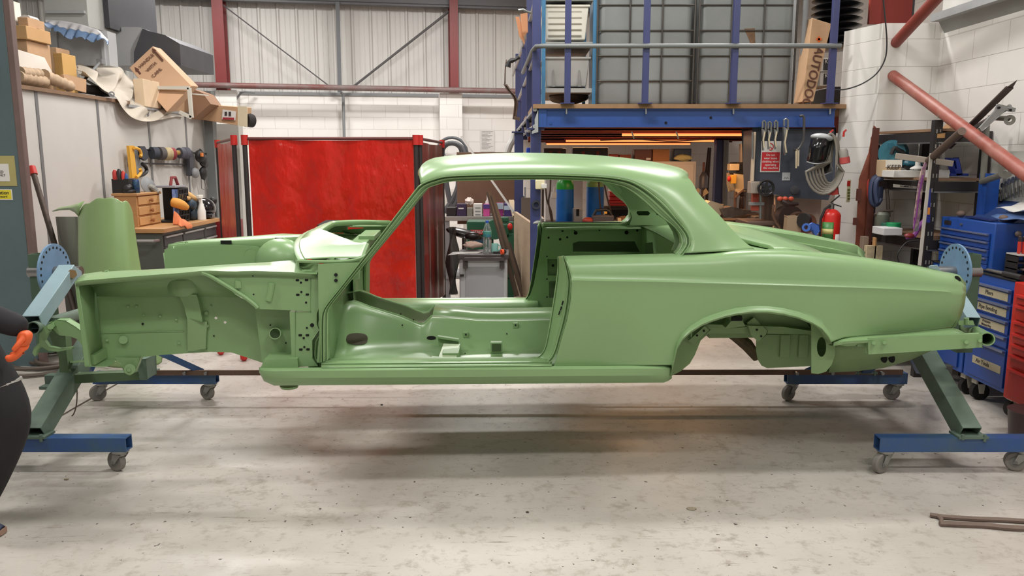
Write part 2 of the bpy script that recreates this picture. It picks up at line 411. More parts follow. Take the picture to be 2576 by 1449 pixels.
# lamp housings
lh = mat('lamp_tube', (255, 250, 240), .5, emit=(255, 248, 236), es=6)
h0 = root('ceiling_light', 'long white strip light fitting under the ceiling behind the left stand', 'ceiling light', (LAMPS[0][0], LAMPS[0][1], 5.0), group='strip lights under the ceiling')
obj('housing', B().mm((-.78, -.06, .03), (.78, .06, .1)), WHITE, h0, local=True); obj('tube', B().cyl((-.74, 0, .02), (.74, 0, .02), .015, n=8), lh, h0, local=True)
for (x, y, z, e), lb in zip(LAMPS[1:], ('behind the tail of the car', 'over the car roof', 'over the left stand', 'over the right stand', 'in front of the car, left', 'in front of the car, right', 'over the panel wall', 'nearest the red wall columns', 'behind the camera, left', 'behind the camera, right')):
    dup(h0, (x, y, z), label='long white strip light fitting under the ceiling ' + lb)
# ================================================================ THE CAR BODY SHELL
ROLL = .030; TH = math.radians(2.3); CY = 3.93; HALF = .885; WB = .54
Uv = Vector((math.cos(TH), math.sin(TH), 0)); Vv = Vector((-math.sin(TH), math.cos(TH), 0)); O0 = Vector((0, CY, 0))
def cp(px, py, v):
    """car-frame point (u along, v from the near side, w up) seen at a pixel on the plane v"""
    r = ray(px, py); t = (v + O0.dot(Vv))/r.dot(Vv); p = r*t
    return Vector(((p-O0).dot(Uv), v, CAMZ + p.z - ROLL*v))
def L_(p): return Vector((p[0], p[1]-HALF, p[2]-WB + ROLL*p[1]))
def mir(p): return Vector((p[0], 2*HALF-p[1], p[2]))
car = root('car_body_shell', 'pale green two-door car body shell without doors or glass, bolted between two blue stands', 'car body', O0 + Vv*HALF + Vector((0, 0, WB)), TH)
def cobj(name, b, m=GREEN, parent=None, **k):
    b2 = B(); b2.v = [L_(p) for p in b.v]; b2.f = b.f
    return obj(name, b2, m, parent or car, local=True, **k)
def both(name, b, m=GREEN, parent=None, **k):
    o = cobj(name, b, m, parent, **k); c = B(); c.v = [mir(p) for p in b.v]; c.f = [tuple(reversed(f)) for f in b.f]
    return o, cobj(name, c, m, parent, **k)
def pl(pts, v, t=.004, holes=()):
    """flat pressed panel at lateral plane v traced from its outline"""
    return B().prism([cp(x, y, v) for x, y in pts], (0, t, 0), [[cp(x, y, v) for x, y in h] for h in holes])
def sm(pts, k=4): return [(p.x, p.y) for p in cr([(a, b, 0) for a, b in pts], k)]

# ---- rear quarter panel
TOPQ = [(1419,643),(1500,641),(1600,639),(1700,637),(1760,636),(1800,634),(1861,628.5),(1894,627.5),(1950,628),(1986,628.5),(2049,634),(2106,640),(2147,645),(2200,652),(2300,668),(2370,683),(2405,688),(2418,693),(2425,699),(2430,712)]
CRE = [(1419,704),(1650,708),(1900,715),(2200,724),(2350,731),(2430,736)]
ARCH = [(1687.6,946),(1692,925),(1696,909),(1704,876),(1717.6,854.5),(1737,837),(1766,818.6),(1795,807),(1824,798),(1853.5,791.4),(1892,787),(1931,787),(1970,792),(2009,801),(2044,815),(2067,829),(2082.5,847),(2090,861)]
def botq(x):
    if x < 1690: return 922 - (x-1393)*.013
    if x <= 2090: return interp(ARCH, x)
    return interp([(2090,861),(2100,857),(2124,849),(2248,841),(2397,826),(2430,822)], x)
def xL(y): return interp([(643,1419),(665,1427),(690,1435),(712,1438),(760,1435),(800,1428),(850,1413),(895,1401),(925,1392)], y)
def xR(y): return interp([(690,2424),(700,2428),(712,2430),(740,2430),(770,2426),(800,2416),(826,2402)], y)
def taper(x): return .12*max(0, (x-1850)/580)**2
cols = [1419,1426,1436,1450,1475,1510,1560,1610,1650,1675,1686,1689.5] + [1691,1696,1704,1717.6,1737,1766,1795,1824,1853.5,1892,1931,1970,2009,2044,2067,2082.5,2090] + [2097,2110,2124,2150,2190,2230,2280,2320,2355,2380,2397,2408,2418,2430]
rows = []
for X in cols:
    yt, yc, yb = interp(TOPQ, X), interp(CRE, X), botq(X); col = []
    arch = 1690 < X < 2095; tk0 = max(0, min(1, (1680-X)/170)) if X < 1800 else max(0, min(1, (X-2095)/130)); tp = taper(X); tr = min(1, max(0, (X-1760)/130)); tail = min(1, max(0, (X-2330)/100))
    prof = [(yt-1+3*(1-tr), .30), (yt-.5, .19 if tr > .5 else .13), (yt, .14), (yt+2, .10), (yt+6, .070), (yt+14, .045), (lerp(yt, yc, .45), .026), (yc-16, .016), (yc-4, .012), (yc+1, .0), (yc+9, .004)]
    n = 9; y0 = yc+9; lip = 17 if arch else lerp(17, 6, tk0); tk = tk0
    for k in range(1, n+1):
        t = k/n; y = lerp(y0, yb-lip, t); prof.append((y, .004 + .045*tk*t*t))
    if arch: prof += [(yb-lip*.75, -.006), (yb-lip*.5, -.016), (yb-lip*.2, -.022), (yb-2, -.02), (yb, -.012), (yb+1, .03)]
    else:
        e = .004+.046*tk0; prof += [(yb-4, e), (yb-3, e), (yb-2, e), (yb-1, e+.002), (yb, e+.003), (yb, e+.03)]
    for y, v in prof:
        kl = max(0, 1-(X-1419)/120); kr = max(0, (X-2300)/130)
        x = X + (xL(y)-1419)*kl + (xR(y)-2430)*kr*kr
        extra = .05*kr**4
        if v >= .12 and y <= yt+3 and X > 2330: v = lerp(v, .12, tail*.4)
        col.append(cp(x, y, v + tp + extra))
    if X > 2250:
        f_ = min(1, (X-2250)/100)
        for k, dz in ((0, .045), (1, .012)): col[k].x = lerp(col[k].x, min(col[k].x, col[3].x), f_); col[k].z -= dz*f_
    rows.append(col)
Q = B().grid(rows)
qn, qf = both('rear_quarter_panel', Q, sol=.0015, ang=50)
# side marker slot at the tail and the closing edge
cobj('lamp_slot', B().prism([p + Vector((0, -.012, 0)) for p in [cp(x-4, y+3, .19) for x, y in sm([(2404,691),(2411,691),(2417,697),(2418,703),(2412,703),(2405,698),(2404,691)], 2)[:-1]]], (0, .006, 0)), DARK, qn)
# inner tail closing panel
tl = [cp(x, y, .19) for x, y in ((2405,693),(2418,702),(2424,720),(2424,745),(2418,780),(2408,805),(2396,826))]
tr_ = [mir(p) for p in tl]
cobj('rear_valance', B().grid([tl, [p + Vector((.02, .12, -.09)) for p in tl], [Vector((p.x+.0, HALF, p.z-.13)) for p in tl], [mir(p + Vector((.02, .12, -.09))) for p in tl], tr_]), sol=.002)
# ---- roof and rear pillars
G = [(1058,463),(1088,451),(1122,443),(1208,439),(1336,438.5),(1480,442.5),(1552,448),(1592,457),(1633,480),(1655,498),(1674,516),(1690,535),(1712,560),(1728,583),(1738,611),(1731,625),(1722,637)]
S = [(1052,441),(1062,418),(1096,406.5),(1208,398),(1336,395),(1480,399),(1560,404.5),(1625,413),(1684,425),(1722,440),(1742,460),(1753,481),(1776,508),(1806,538),(1842,578),(1872,608),(1900,628)]
def vg(y): return .07 + max(0, min(1, (637-y)/190))*.15
Gd = sm(G, 3); Sd = sm(S, 3); nG = len(Gd)
SV = [.36,.42,.46,.46,.46,.46,.46,.45,.42,.38,.34,.31,.28,.25,.22,.20,.17]
rows = []; sh = []
for i, ((gx, gy), (sx, sy)) in enumerate(zip(Gd, Sd)):
    k = i/3; j = min(int(k), 15); sv = lerp(SV[j], SV[j+1], k-j); v0 = vg(gy); row = []
    for q in range(9):
        t = q/8; x = lerp(gx, sx, t)
        if i < 24: e = math.sin(t*PI/2)**.8
        else: e = t
        a = max(0, min(1, (i-15)/18)); a = a*a*(3-2*a); e = lerp(math.sin(t*PI/2)**.85, t, a)
        y = lerp(gy, sy, e); v = v0 + (sv-v0)*lerp(t**1.7, .25*t+.75*t**3.2, a)
        row.append(cp(x, y, v))
    rows.append(row)
for it in range(14):
    new = [[p.copy() for p in r] for r in rows]
    for i in range(1, len(rows)-1):
        for q in range(1, 8): new[i][q] = rows[i][q]*.4 + (rows[i-1][q]+rows[i+1][q])*.22 + (rows[i][q-1]+rows[i][q+1])*.08
    rows = new
ncut = 28
for i in range(len(rows)):
    p = rows[i][-1]
    if i <= ncut:
        f = max(0, 1-i/4); bb = max(0, min(1, (i-12)/14)); 
        for q in (1, 2, 3):
            t = q/3; rows[i].append(Vector((p.x - .03*f*math.sin(t*PI/2) + .10*bb*bb*math.sin(t*PI/2), lerp(p.y, HALF, t), p.z + .012*math.sin(t*PI/2) - (.0 if i > 3 else .0))))
    else:
        for q in (1, 2, 3): rows[i].append(p + Vector((-.015*q, .025*q, -.010*q)))
def weld(b, eps=1e-5):
    key = {}; mp = []; out = B()
    for p in b.v:
        k = (round(p.x/eps/10), round(p.y/eps/10), round(p.z/eps/10))
        if k not in key: key[k] = len(out.v); out.v.append(p)
        mp.append(key[k])
    for f in b.f:
        g = []
        for i_ in f:
            if mp[i_] not in g: g.append(mp[i_])
        if len(g) > 2: out.f.append(tuple(g))
    return out
near = B().grid([r[:9] for r in rows]); far = B(); far.v = [mir(p) for p in near.v]; far.f = [tuple(reversed(f)) for f in near.f]
mid = B().grid([r[8:] + [mir(p) for p in reversed(r[8:-1])] for r in rows[:ncut+1]])
lipn = B().grid([r[8:] for r in rows[ncut:]]); lipf = B(); lipf.v = [mir(p) for p in lipn.v]; lipf.f = [tuple(reversed(f)) for f in lipn.f]
cobj('roof', weld(near.merge(far).merge(mid).merge(lipn).merge(lipf)), sol=.0015, ang=70)
cobj('aerial_cap', B().ell(cp(1496, 399, .62), (.034, .03, .007)).cyl(cp(1496, 400, .62), cp(1496, 397.5, .62), .012), mat('pale_cap', (222, 220, 214), .4), label='small pale cap on the roof')
# ---- window and door frame rail
OUT = [(1712,650),(1722,637),(1732,624),(1738,611),(1736,595),(1725.7,578),(1701,548.5),(1674,516),(1633,480.5),(1592.5,457),(1552,448),(1497,443),(1389,439),(1336,439),(1208,439),(1122,443),(1088,451),(1058,463),(1037,487),(985,555),(925.5,632),(857,722),(822,765),(810,785),(806,810),(806,912)]
INN = [(1690,650),(1700,637),(1712,624),(1715,611),(1712,592),(1696,570),(1660,543),(1620,505),(1579,475),(1546,464),(1511,457.5),(1416,453),(1336,452),(1165,455),(1122,459),(1097,466),(1079.5,472),(1064,484),(1019.6,538),(951,624),(870,722),(836,764),(827,778),(825,792),(825,906)]
oo = [Vector((p[0], p[1], 0)) for p in sm(OUT, 3)]; n = 90
oo = resample(oo, n); ii = resample([Vector((p[0], p[1], 0)) for p in sm(INN, 3)], n)
def fix(oo, ii):
    # pair each outer point with the nearest inner point in order
    out = []; last = 0; fine = resample(ii, 600)
    for p in oo:
        best = min(range(last, min(600, last+60)), key=lambda k: (fine[k]-p).length); last = best; out.append(fine[best])
    return out
ii = fix(oo, ii)
rows = []
for a, c in zip(oo, ii):
    v = vg(a.y) if a.y < 640 else .06
    row = []
    for t, dv in ((0, .07), (0, 0), (.06, -.004), (.16, .0), (.20, .022), (.34, .026), (.38, .012), (.55, .016), (.60, .035), (.8, .038), (.86, .03), (1, .034), (1.0, .085), (.7, .12), (.2, .12), (.0, .07)):
        p = a.lerp(c, t); row.append(cp(p.x, p.y, v+dv))
    # keep the hidden faces square to the car
    for k in range(12, 16):
        src = row[11] if k in (12,) else (row[8] if k == 13 else row[2]); row[k] = Vector((src.x, row[k].y, src.z))
    row[0] = Vector((row[1].x, row[0].y, row[1].z))
    rows.append(row)
both('door_frame_rail', B().grid(rows, cv=True), ang=28)
# ---- scuttle panel
a0 = cp(752, 655, .12); b0 = cp(905, 640, .14)
def cen(v): return 1-min(1, abs(v-HALF)/(HALF-.12))**2.4
vsn = [.12 + (2*HALF-.24)*k/72 for k in range(73)]
rows = []
for v in vsn:
    c = cen(v); uf = a0.x-.135*c; dd_ = min(v, 2*HALF-v); f_ = max(0, min(1, (dd_-.34)/.34)); ub = -.76-.27*f_**.5-.05*f_*f_; zf = a0.z+.055*c; zb = a0.z + .012 + .085*c
    rows.append([Vector((uf+.012, v, zf-.05)), Vector((uf, v, zf-.04)), Vector((uf, v, zf-.006)), Vector((uf+.015, v, zf)), Vector((uf+.03, v, zf+.001)), Vector((uf+.034, v, zf+.006)), Vector((lerp(uf, ub, .5), v, lerp(zf, zb, .5)+.006)), Vector((ub-.03, v, zb-.001)), Vector((ub-.012, v, zb+.004)), Vector((ub, v, zb-.004)), Vector((ub+.008, v, zb-.03))])
cobj('scuttle_panel', B().grid(rows), sol=.0015)
for va in (1.0,): cobj('air_vent', B().hexa([Vector((-1.13+dx, v, a0.z+z)) for z in (.058, .083) for dx, v in ((-.04, 1.0), (.05, 1.0), (.05, 1.28), (-.04, 1.28))]), DARK, label='dark vent slot')
# side lip of scuttle meeting the door pillar
lip = [cp(x, y, .10) for x, y in sm([(748,657),(800,658),(860,658),(900,652),(922,642)], 3)]
both('scuttle_lip', B().tube(lip, .009, 6))
side = [[cp(x, y, v) for x, y in ((752,657),(810,660),(870,660),(905,654),(930,636))] for v in (.12,)] 
both('pillar_side_panel', pl([(800,664),(905,660),(925,640),(857,722),(822,765),(808,790),(804,912),(797,912),(803,840),(801,760)], .085, .004))
for x, y in ((845,691.5),(845,705.5)): both('bolt_hole', B().cyl(cp(x, y, .078), cp(x, y, .086), .009, n=12), DARK)
# windscreen lower opening: dash structure
fw = B()
rows = [[Vector((-.99 - .02*cen(v), v, w)) for v in vsn] for w in (.54, .75, .95, 1.14)]
cobj('bulkhead', B().grid(rows), sol=.003)
d = B()
pa = [cp(*p) for p in ((852,615,.62),(872,606,.7),(893,602,.75),(925,595,.8),(935,580,.95))]
d.bar((-.93, .50, 1.12), (-.88, 1.10, 1.17), .10, .05).bar((-.95, .42, 1.09), (-.90, .46, 1.12), .10, .07).bar((-.86, .95, 1.19), (-.86, 1.25, 1.19), .10, .03)
d.bar((-.84, .30, 1.05), (-.84, .36, 1.16), .06, .01).mm((-.93, .25, 1.02), (-.90, .30, 1.14)).bar((-.94, .5, 1.0), (-.86, .5, 1.1), .03)
cobj('dash_bracket', d, bev=.004)
# ---- engine bay inner wings
rl = [cp(x, y, .30) for x, y in sm([(209,691),(275,683),(379,678),(485,672),(579,665),(676,659.6),(745,654)], 3)]
r0 = [(189,709),(209,706),(342,695),(464,686),(518,681),(585,683),(634,681.5),(682,683),(737,685),(795,688)]
lo = [cp(x, y, .115) for x, y in sm(r0, 3)]
nn = 28; rl2, lo2 = resample(rl, nn), resample(lo, nn)
md = [a.lerp(c, .45) + Vector((0, 0, .006)) for a, c in zip(lo2, rl2)]
both('inner_wing_rail', B().grid([[p+Vector((0, .004, -.024)) for p in lo2], lo2, md, rl2, [p+Vector((0, .012, -.006)) for p in rl2], [p+Vector((0, .036, -.07)) for p in rl2]]), sol=.0015, ang=30)
capn = [cp(x, y, .105) for x, y in ((737,684),(795,687),(806,664),(748,657))]
both('rail_end_plate', B().prism([cp(745,657,.2), cp(807,663,.105), cp(797,689,.095), cp(740,686,.105)], (0, 0, -.003)))
both('front_tab', B().prism([cp(208,691,.30), cp(256,684,.30), cp(262,689,.25), cp(214,696,.25)], (0, 0, .003)).tube([cp(262,683,.3), cp(272,680,.31), cp(273,685,.3)], .003, 5))
VI = .34
wing = [(213,700),(300,692),(400,685),(505,690),(600,745),(668,783),(664,850),(661,913),(635,904),(609,895.5),(582,886.5),(530,885.5),(473,888.6),(412,892.5),(354,898.6),(290,906),(238,916),(222,912)]
both('inner_wing', pl(wing, VI, .004, [circ_ for circ_ in ([(x+4*math.cos(a), y+3.4*math.sin(a)) for a in [k*PI/4 for k in range(8)]] for x, y in ((543,800),(566,811)))]))
flg = B(); P0 = [(189,710),(196,712),(226,917),(213,921)]
flg.prism([cp(x, y, .13) for x, y in P0], (0, .006, 0))
a1, a2 = cp(196,712,.13), cp(226,917,.13); b1, b2 = cp(209,712,.34), cp(238,915,.34)
flg.grid([[a1, a2], [b1, b2]]); flg.grid([[cp(189,710,.13), cp(213,921,.13)], [cp(189,710,.13)+Vector((0, .2, 0)), cp(213,921,.13)+Vector((0, .2, 0))]])
flg.bar(cp(214,718,.30), cp(240,908,.30), .02, .03, (0, 1, 0))
both('front_upright', flg, sol=.002)
# swage line, stiffener, spring tower
both('wing_upper_fold', B().grid([[cp(x, y, .335) for x, y in ((222,745),(330,747),(470,745),(600,748))], [cp(x, y, .30) for x, y in ((222,724),(330,716),(470,706),(560,712))], [cp(x, y, .25) for x, y in ((222,708),(330,698),(470,690),(520,690))]]), sol=.002)
st = [cp(453,743,.30), cp(493,743,.30), cp(503,765,.30), cp(508,810,.30), cp(519,811,.32), cp(519,879,.33), cp(473,882,.33), cp(471,800,.30), cp(465,770,.30)]
both('wing_stiffener', B().prism(st, (0, .04, 0)), bev=.004)
tw = B().lathe([(.05,0),(.085,.01),(.10,.03),(.105,.06),(.10,.10),(.07,.13)], cp(472,743,.38), (0, 0, 1), 20)
cobj('spring_tower', tw)
dome_c = cp(708, 655, 1.42)
cobj('spring_dome', B().ell(dome_c, (.17, .13, .15), 26, 14))
rc_ = cp(633, 645, 1.425); cobj('damper_ring', B().ring(rc_, rc_+Vector((0, .03, 0)), .062, .052, 22)); cobj('damper_opening', B().cyl(rc_+Vector((0, .012, 0)), rc_+Vector((0, .02, 0)), .052, n=20), OLIVE)
for x, y, r_ in ((572, 608, .028), (705, 601, .022)): q_ = cp(x, y, 1.47); cobj('wing_hole', B().prism([q_+Vector((a_, -.03, b_)) for a_, b_ in ((-r_*1.3, -.012), (r_*1.3, -.012), (r_*1.3, .012), (-r_*1.3, .012))], (0, .004, 0)), DARK)
bolts = B()
for x, y, r in ((322,772,.006),(343,772,.006),(403,796,.006),(443,804,.006),(269,856,.006),(450,863,.006),(310,855,.012),(519,788,.009),(521,820,.009),(530,771,.005),(361,793,.004)):
    bolts.cyl(cp(x, y, .325), cp(x, y, VI+.003), r, n=10)
bolts.cyl(cp(310,855,.318), cp(310,855,.33), .022, n=16)
both('wing_stud', bolts)
cobj('wing_hole', B().cyl(cp(359,815,.333), cp(359,815,.339), .006).cyl(cp(538,845,.333), cp(538,845,.339), .004).cyl(cp(650,814,.333), cp(650,814,.339), .006), DARK)
# seam line and lower spot-weld line
both('seam_strip', B().bar(cp(232,838,.337), cp(462,833,.337), .004, .004).bar(cp(470,880,.337), cp(468,745,.337), .004))
# upper gusset panel (outer), with embossed slots and hinge-bolt holes
both('wing_gusset', pl([(510,686),(782,688),(782,783),(646,777),(632,768),(606,745),(560,715)], .13, .004))
both('gusset_rib', B().tube([cp(x, y, .122) for x, y in sm([(508,686),(530,695),(575,722),(612,745),(640,766),(648,775)], 3)], .011, 6))
emb = B()
for pth in ([(600,706),(599,712),(600,724)], [(685,712),(681,735),(676,756)]):
    emb.tube([cp(x, y, .131) for x, y in pth], .017, 10)
both('embossed_slot', emb)
hol = B()
def hs(x, y, w, h, v=.128):
    if w > h+1: hol.prism([cp(x+dx, y+dy, v) for dx, dy in ((-w/2+1,-h/2),(w/2-1,-h/2),(w/2,-h/2+1),(w/2,h/2-1),(w/2-1,h/2),(-w/2+1,h/2),(-w/2,h/2-1),(-w/2,-h/2+1))], (0, .004, 0))
    else: hol.cyl(cp(x, y, v), cp(x, y, v+.004), w/2/480, n=12)
for dy in (0,):
    for x, y in ((748,705),(771,704.5),(749,741.5),(773,741)): hs(x, y, 8.5, 5)
    for x, y in ((757,711),(758,734.5),(770,761)): hs(x, y, 5.5, 5)
for x, y in ((636,694),(638,740.5)): hs(x, y, 4, 4)
both('hinge_bolt_hole', hol, DARK)
# hinge pillar
both('hinge_pillar', pl([(743,784),(782,784),(782,689),(800,690),(803,716),(806,760),(797,790),(797,815),(803,830),(786,856),(786,900),(798,920),(746,922)], .125, .05), bev=.003)
hol = B()
for x, y in ((755,843.5),(773,843.5),(756.5,879.5),(774.5,879)): hs(x, y, 8.5, 5, .121)
for x, y, r in ((764,850.5,5.5),(765.5,873,5.5),(785,818,10),(772,825,5)): hs(x, y, r, r, .121)
both('hinge_bolt_hole', hol, DARK)
gr = B().grid([[cp(x, y, v) for x, y in sm([(806,690),(809,740),(809,790),(800,815),(808,838),(795,858),(792,900),(806,915)], 3)] for v in (.12,)] + [[cp(x+d_, y, v) for x, y in sm([(806,690),(809,740),(809,790),(800,815),(808,838),(795,858),(792,900),(806,915)], 3)] for d_, v in ((5,.15),(12,.15),(14,.10))])
both('door_seal_channel', gr, sol=.002)
# bulkhead end with the drain tube
both('bulkhead_end', pl([(640,766),(746,770),(748,908),(660,912)], .24, .004))
both('bulkhead_post', B().mm(cp(744,784,.13), cp(748,910,.25)))
both('wheelhouse_closing', pl([(664,905),(748,902),(750,925),(655,928)], .10, .16))
both('drain_tube', B().ring(cp(692,839,.17), cp(692,839,.245), .031, .026).cyl(cp(692,839,.238), cp(692,839,.242), .026), label=None)
hol = B()
for x, y in ((680,818),(719,863),(718,887)): hs(x, y, 4, 4, .236)
both('bulkhead_hole', hol, DARK)
# ---- sill
xs = [652,656,664,690,800,1000,1200,1400,1600,1670,1682,1690]
rows = []
for x in xs:
    yt = lerp(929, 922, (x-652)/1038); yb = lerp(970, 962, (x-652)/1038); e = 0
    if x < 670: yb -= (670-x)*1.9; e = (670-x)/18*.05
    if x > 1675: yb -= (x-1675)*.7; e = (x-1675)/15*.03
    rows.append([cp(x, yt-4, .12), cp(x, yt-3, .03+e), cp(x, yt, .016+e), cp(x, lerp(yt, yb, .12), .006+e), cp(x, lerp(yt, yb, .55), .006+e), cp(x, lerp(yt, yb, .85), .03+e), cp(x, yb, .055+e), Vector((cp(x, yb, .055).x, .20, cp(x, yb, .055).z-.0))])
both('outer_sill', B().grid(rows), sol=.0015)
both('sill_end_cap', B().prism(rows[0], (.004, 0, 0)).prism(rows[-1], (-.004, 0, 0)))
# stepped door sill
st = []
for x in (808,850,950,1100,1250,1330,1388):
    d_ = (x-808)/580*4
    st.append([cp(x, 925-d_, .02), cp(x, 921-d_, .035), cp(x, 919-d_, .05), cp(x, 917-d_, .06), cp(x, 915-d_, .056), cp(x, 912-d_, .075), cp(x, 908-d_, .085), cp(x, 905-d_, .13), cp(x, 903-d_, .15), cp(x, 901.5-d_, .16), Vector((cp(x, 901, .16).x, .17, .56))])
both('door_sill', B().grid(st), sol=.0015, ang=22)
both('jacking_point', B().lathe([(.05,0),(.045,-.012),(.015,-.016)], cp(728,969,.14), (0, 0, 1), 14))
# ---- door shut pillar at the back of the opening
oc = resample([Vector((x, y, 0)) for x, y in sm([(1418,643),(1426,665),(1433,690),(1437,715),(1433,760),(1426,800),(1412,850),(1398,893),(1378,917),(1350,922)], 3)], 40)
ic = resample([Vector((x, y, 0)) for x, y in sm([(1403,645),(1402,680),(1397,720),(1388,780),(1377,845),(1368,880),(1352,897),(1325,903)], 3)], 40)
rows = []
for a, c in zip(oc, ic):
    r_ = []
    for t, v in ((0,.05),(.03,.055),(.06,.075),(.14,.08),(.18,.068),(.26,.07),(.30,.095),(.4,.10),(.55,.115),(.75,.14),(.92,.16),(.95,.152),(1,.155),(1,.17)):
        p = a.lerp(c, t); r_.append(cp(p.x, p.y, v))
    rows.append(r_)
both('lock_pillar', B().grid(rows), sol=.0015, ang=24)
hol = B()
for x, y, w in ((1415,762,1), (1411,776,1), (1407,787,1)): hol.bar(cp(x+1.5, y-5, .098), cp(x-1.5, y+5, .098), .006, .004, (0, 1, 0))
both('striker_slot', hol, DARK)
# ---- floor, tunnel, inner sills
TUN = [(880,757),(888,756),(905,761),(930,771),(960,780),(1010,795),(1040,808),(1058,815),(1070,812),(1080,801),(1088,793),(1150,797),(1200,802),(1260,803),(1400,800),(1500,790)]
te = [cp(x, y, .74) for x, y in TUN]; te.insert(0, te[0]+Vector((-.10, 0, -.02)))
rows = []
for k, p in enumerate(te):
    fl = .12*max(0, 1-max(0, k-1)/4.)**1.5
    rows.append([Vector((p.x, .16, .60)), Vector((p.x, .30, .575)), Vector((p.x, .34, .585)), Vector((p.x, .52-fl, .585)), Vector((p.x, .57-fl, .595)), Vector((p.x, .62-fl, .63)), Vector((p.x, .68-fl*.6, lerp(.63, p.z, .75))), Vector((p.x, .70-fl*.4, p.z-.006)), p])
_floor = B().grid(rows); both('floor_pan', _floor, sol=.002, ang=50)
tp = [[p, Vector((p.x, HALF, p.z+.012)), mir(p)] for p in te[11:]]
cobj('gearbox_tunnel', B().grid(tp), sol=.002)
cobj('tunnel_rim', B().tube(te[2:12], .006, 6).tube([mir(p) for p in te[2:12]], .006, 6))
tb = B(); 
tb.grid([[Vector((-.985+.02*(v > .5), v, w)) for v in (.12, .3, .5, .62, .74)] for w in (.54, .72, .85, 1.1)])
both('toe_board', tb, sol=.002)
both('grommet_ring', B().ring((-.984, .30, .98), (-.978, .30, .98), .10, .085).ring((-.984, .45, 1.02), (-.975, .45, 1.02), .075, .06))
ovl = [(898+27*math.copysign(abs(math.cos(a))**.7, math.cos(a)), 853+14*math.copysign(abs(math.sin(a))**.8, math.sin(a))) for a in [2*PI*k/20 for k in range(20)]]
def onfloor(x, y):  # point of the floor's slanting tunnel side seen there
    return cp(x, y, .60)
from mathutils.bvhtree import BVHTree
FB = BVHTree.FromPolygons([tuple(p) for p in _floor.v], _floor.f)
def slant(x, y, off=0.):
    a_ = cp(x, y, -.2); b_ = cp(x, y, .9); h = FB.ray_cast(a_, (b_-a_).normalized())
    if h[0] is not None: return h[0] - (b_-a_).normalized()*(off+.003)
    return slant_(x, y, off)
def slant_(x, y, off=0.):
    # intersection with the tunnel side plane between (v .57,w .595) and (v .70,w .72)
    lo_, hi_ = .2, .9
    for _ in range(40):
        m_ = (lo_+hi_)/2; p = cp(x, y, m_); wsurf = interp([(.3,.575),(.34,.585),(.52,.585),(.57,.595),(.62,.63),(.69,.70),(.74,.75)], m_)
        if p.z > wsurf: lo_ = m_
        else: hi_ = m_
    return cp(x, y, lo_-off)
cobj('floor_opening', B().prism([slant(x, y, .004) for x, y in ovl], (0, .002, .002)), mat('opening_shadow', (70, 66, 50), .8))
cobj('floor_opening', B().prism([slant(x, y, .004) for x, y in [(1085+12*math.cos(a), 850+4.5*math.sin(a)) for a in [k*PI/6 for k in range(12)]]], (0, .004, 0)), DARK)
# seat brackets
def bracket():
    T0, T1, U0, U1 = cp(1116,864,.46), cp(1156,866,.46), cp(1103,899,.27), cp(1148,900,.27); b = B()
    b.prism([T0, T1, U1, U0], (0, .0, -.006)); return b
both('seat_bracket', bracket(), mat('primer_pale', (190, 206, 172), .4), label='paler primed plate')
b = B().hexa([Vector((u, v, w)) for w in (.585, cp(1156, 868, .46).z-.002) for u, v in ((cp(1116,864,.46).x, .30), (cp(1156,866,.46).x, .30), (cp(1160,866,.50).x, .5), (cp(1116,864,.5).x, .5))])
both('bracket_riser', b, bev=.003)
both('bracket_rail', B().bar(cp(1101, 847, .50), cp(1154, 855, .50), .03, .012)); both('bracket_face', B().prism([cp(x, y, .51) for x, y in ((1101,848),(1154,857),(1156,872),(1104,870))], (0, .004, 0))); both('bracket_foot', B().bar(cp(1086, 899, .25), cp(1108, 901, .25), .03, .008))
bb = B(); a, c = cp(1234, 862, .46), cp(1264, 879, .46)
bb.hexa([Vector((u, vv, w)) for w in (.59, a.z) for u, vv in ((a.x, .46), (c.x, .46), (c.x, .50), (a.x, .50))])
both('seat_mount', bb, GREEN, bev=.003); both('mount_recess', B().hexa([Vector((u, vv, w)) for w in (.60, a.z-.008) for u, vv in ((a.x+.008, .457), (c.x-.008, .457), (c.x-.008, .462), (a.x+.008, .462))]), mat('recess_shade_green', (70, 90, 56), .8))  # recess is a raised plate; its shade is put into the darker green
tabs = B()
for x, y, v in ((1172,842,.66), (1297,819,.70)): p = slant(x, y, .004); tabs.box(p, (.03, .02, .035))
cobj('tunnel_tab', tabs, bev=.003); tb = B()
for x, y, v in ((1172,842,.66), (1297,818,.70)): p = slant(x, y, .022); tb.cyl(p, p+Vector((0, .006, 0)), .005, n=10)
for x, y in ((1008,790),(1040,805),(1012,818),(1275,840),(1170,890)): p = slant(x, y, .002); tb.cyl(p, p+Vector((0, .006, 0)), .004, n=8)
cobj('tunnel_hole', tb, DARK)
# far inner sill box and its rounded top; near one the same
us = [cp(826, 900, .16).x + k*(cp(1400, 900, .16).x - cp(826, 900, .16).x)/12 for k in range(13)]
cobj('inner_sill', B().grid([[Vector((u, 2*HALF-v, w)) for v, w in ((.42,.537),(.33,.557),(.31,.612),(.285,.644),(.25,.657),(.18,.660),(.15,.666),(.12,.654),(.09,.632),(.05,.612))] for u in us]), sol=.0015, ang=35)
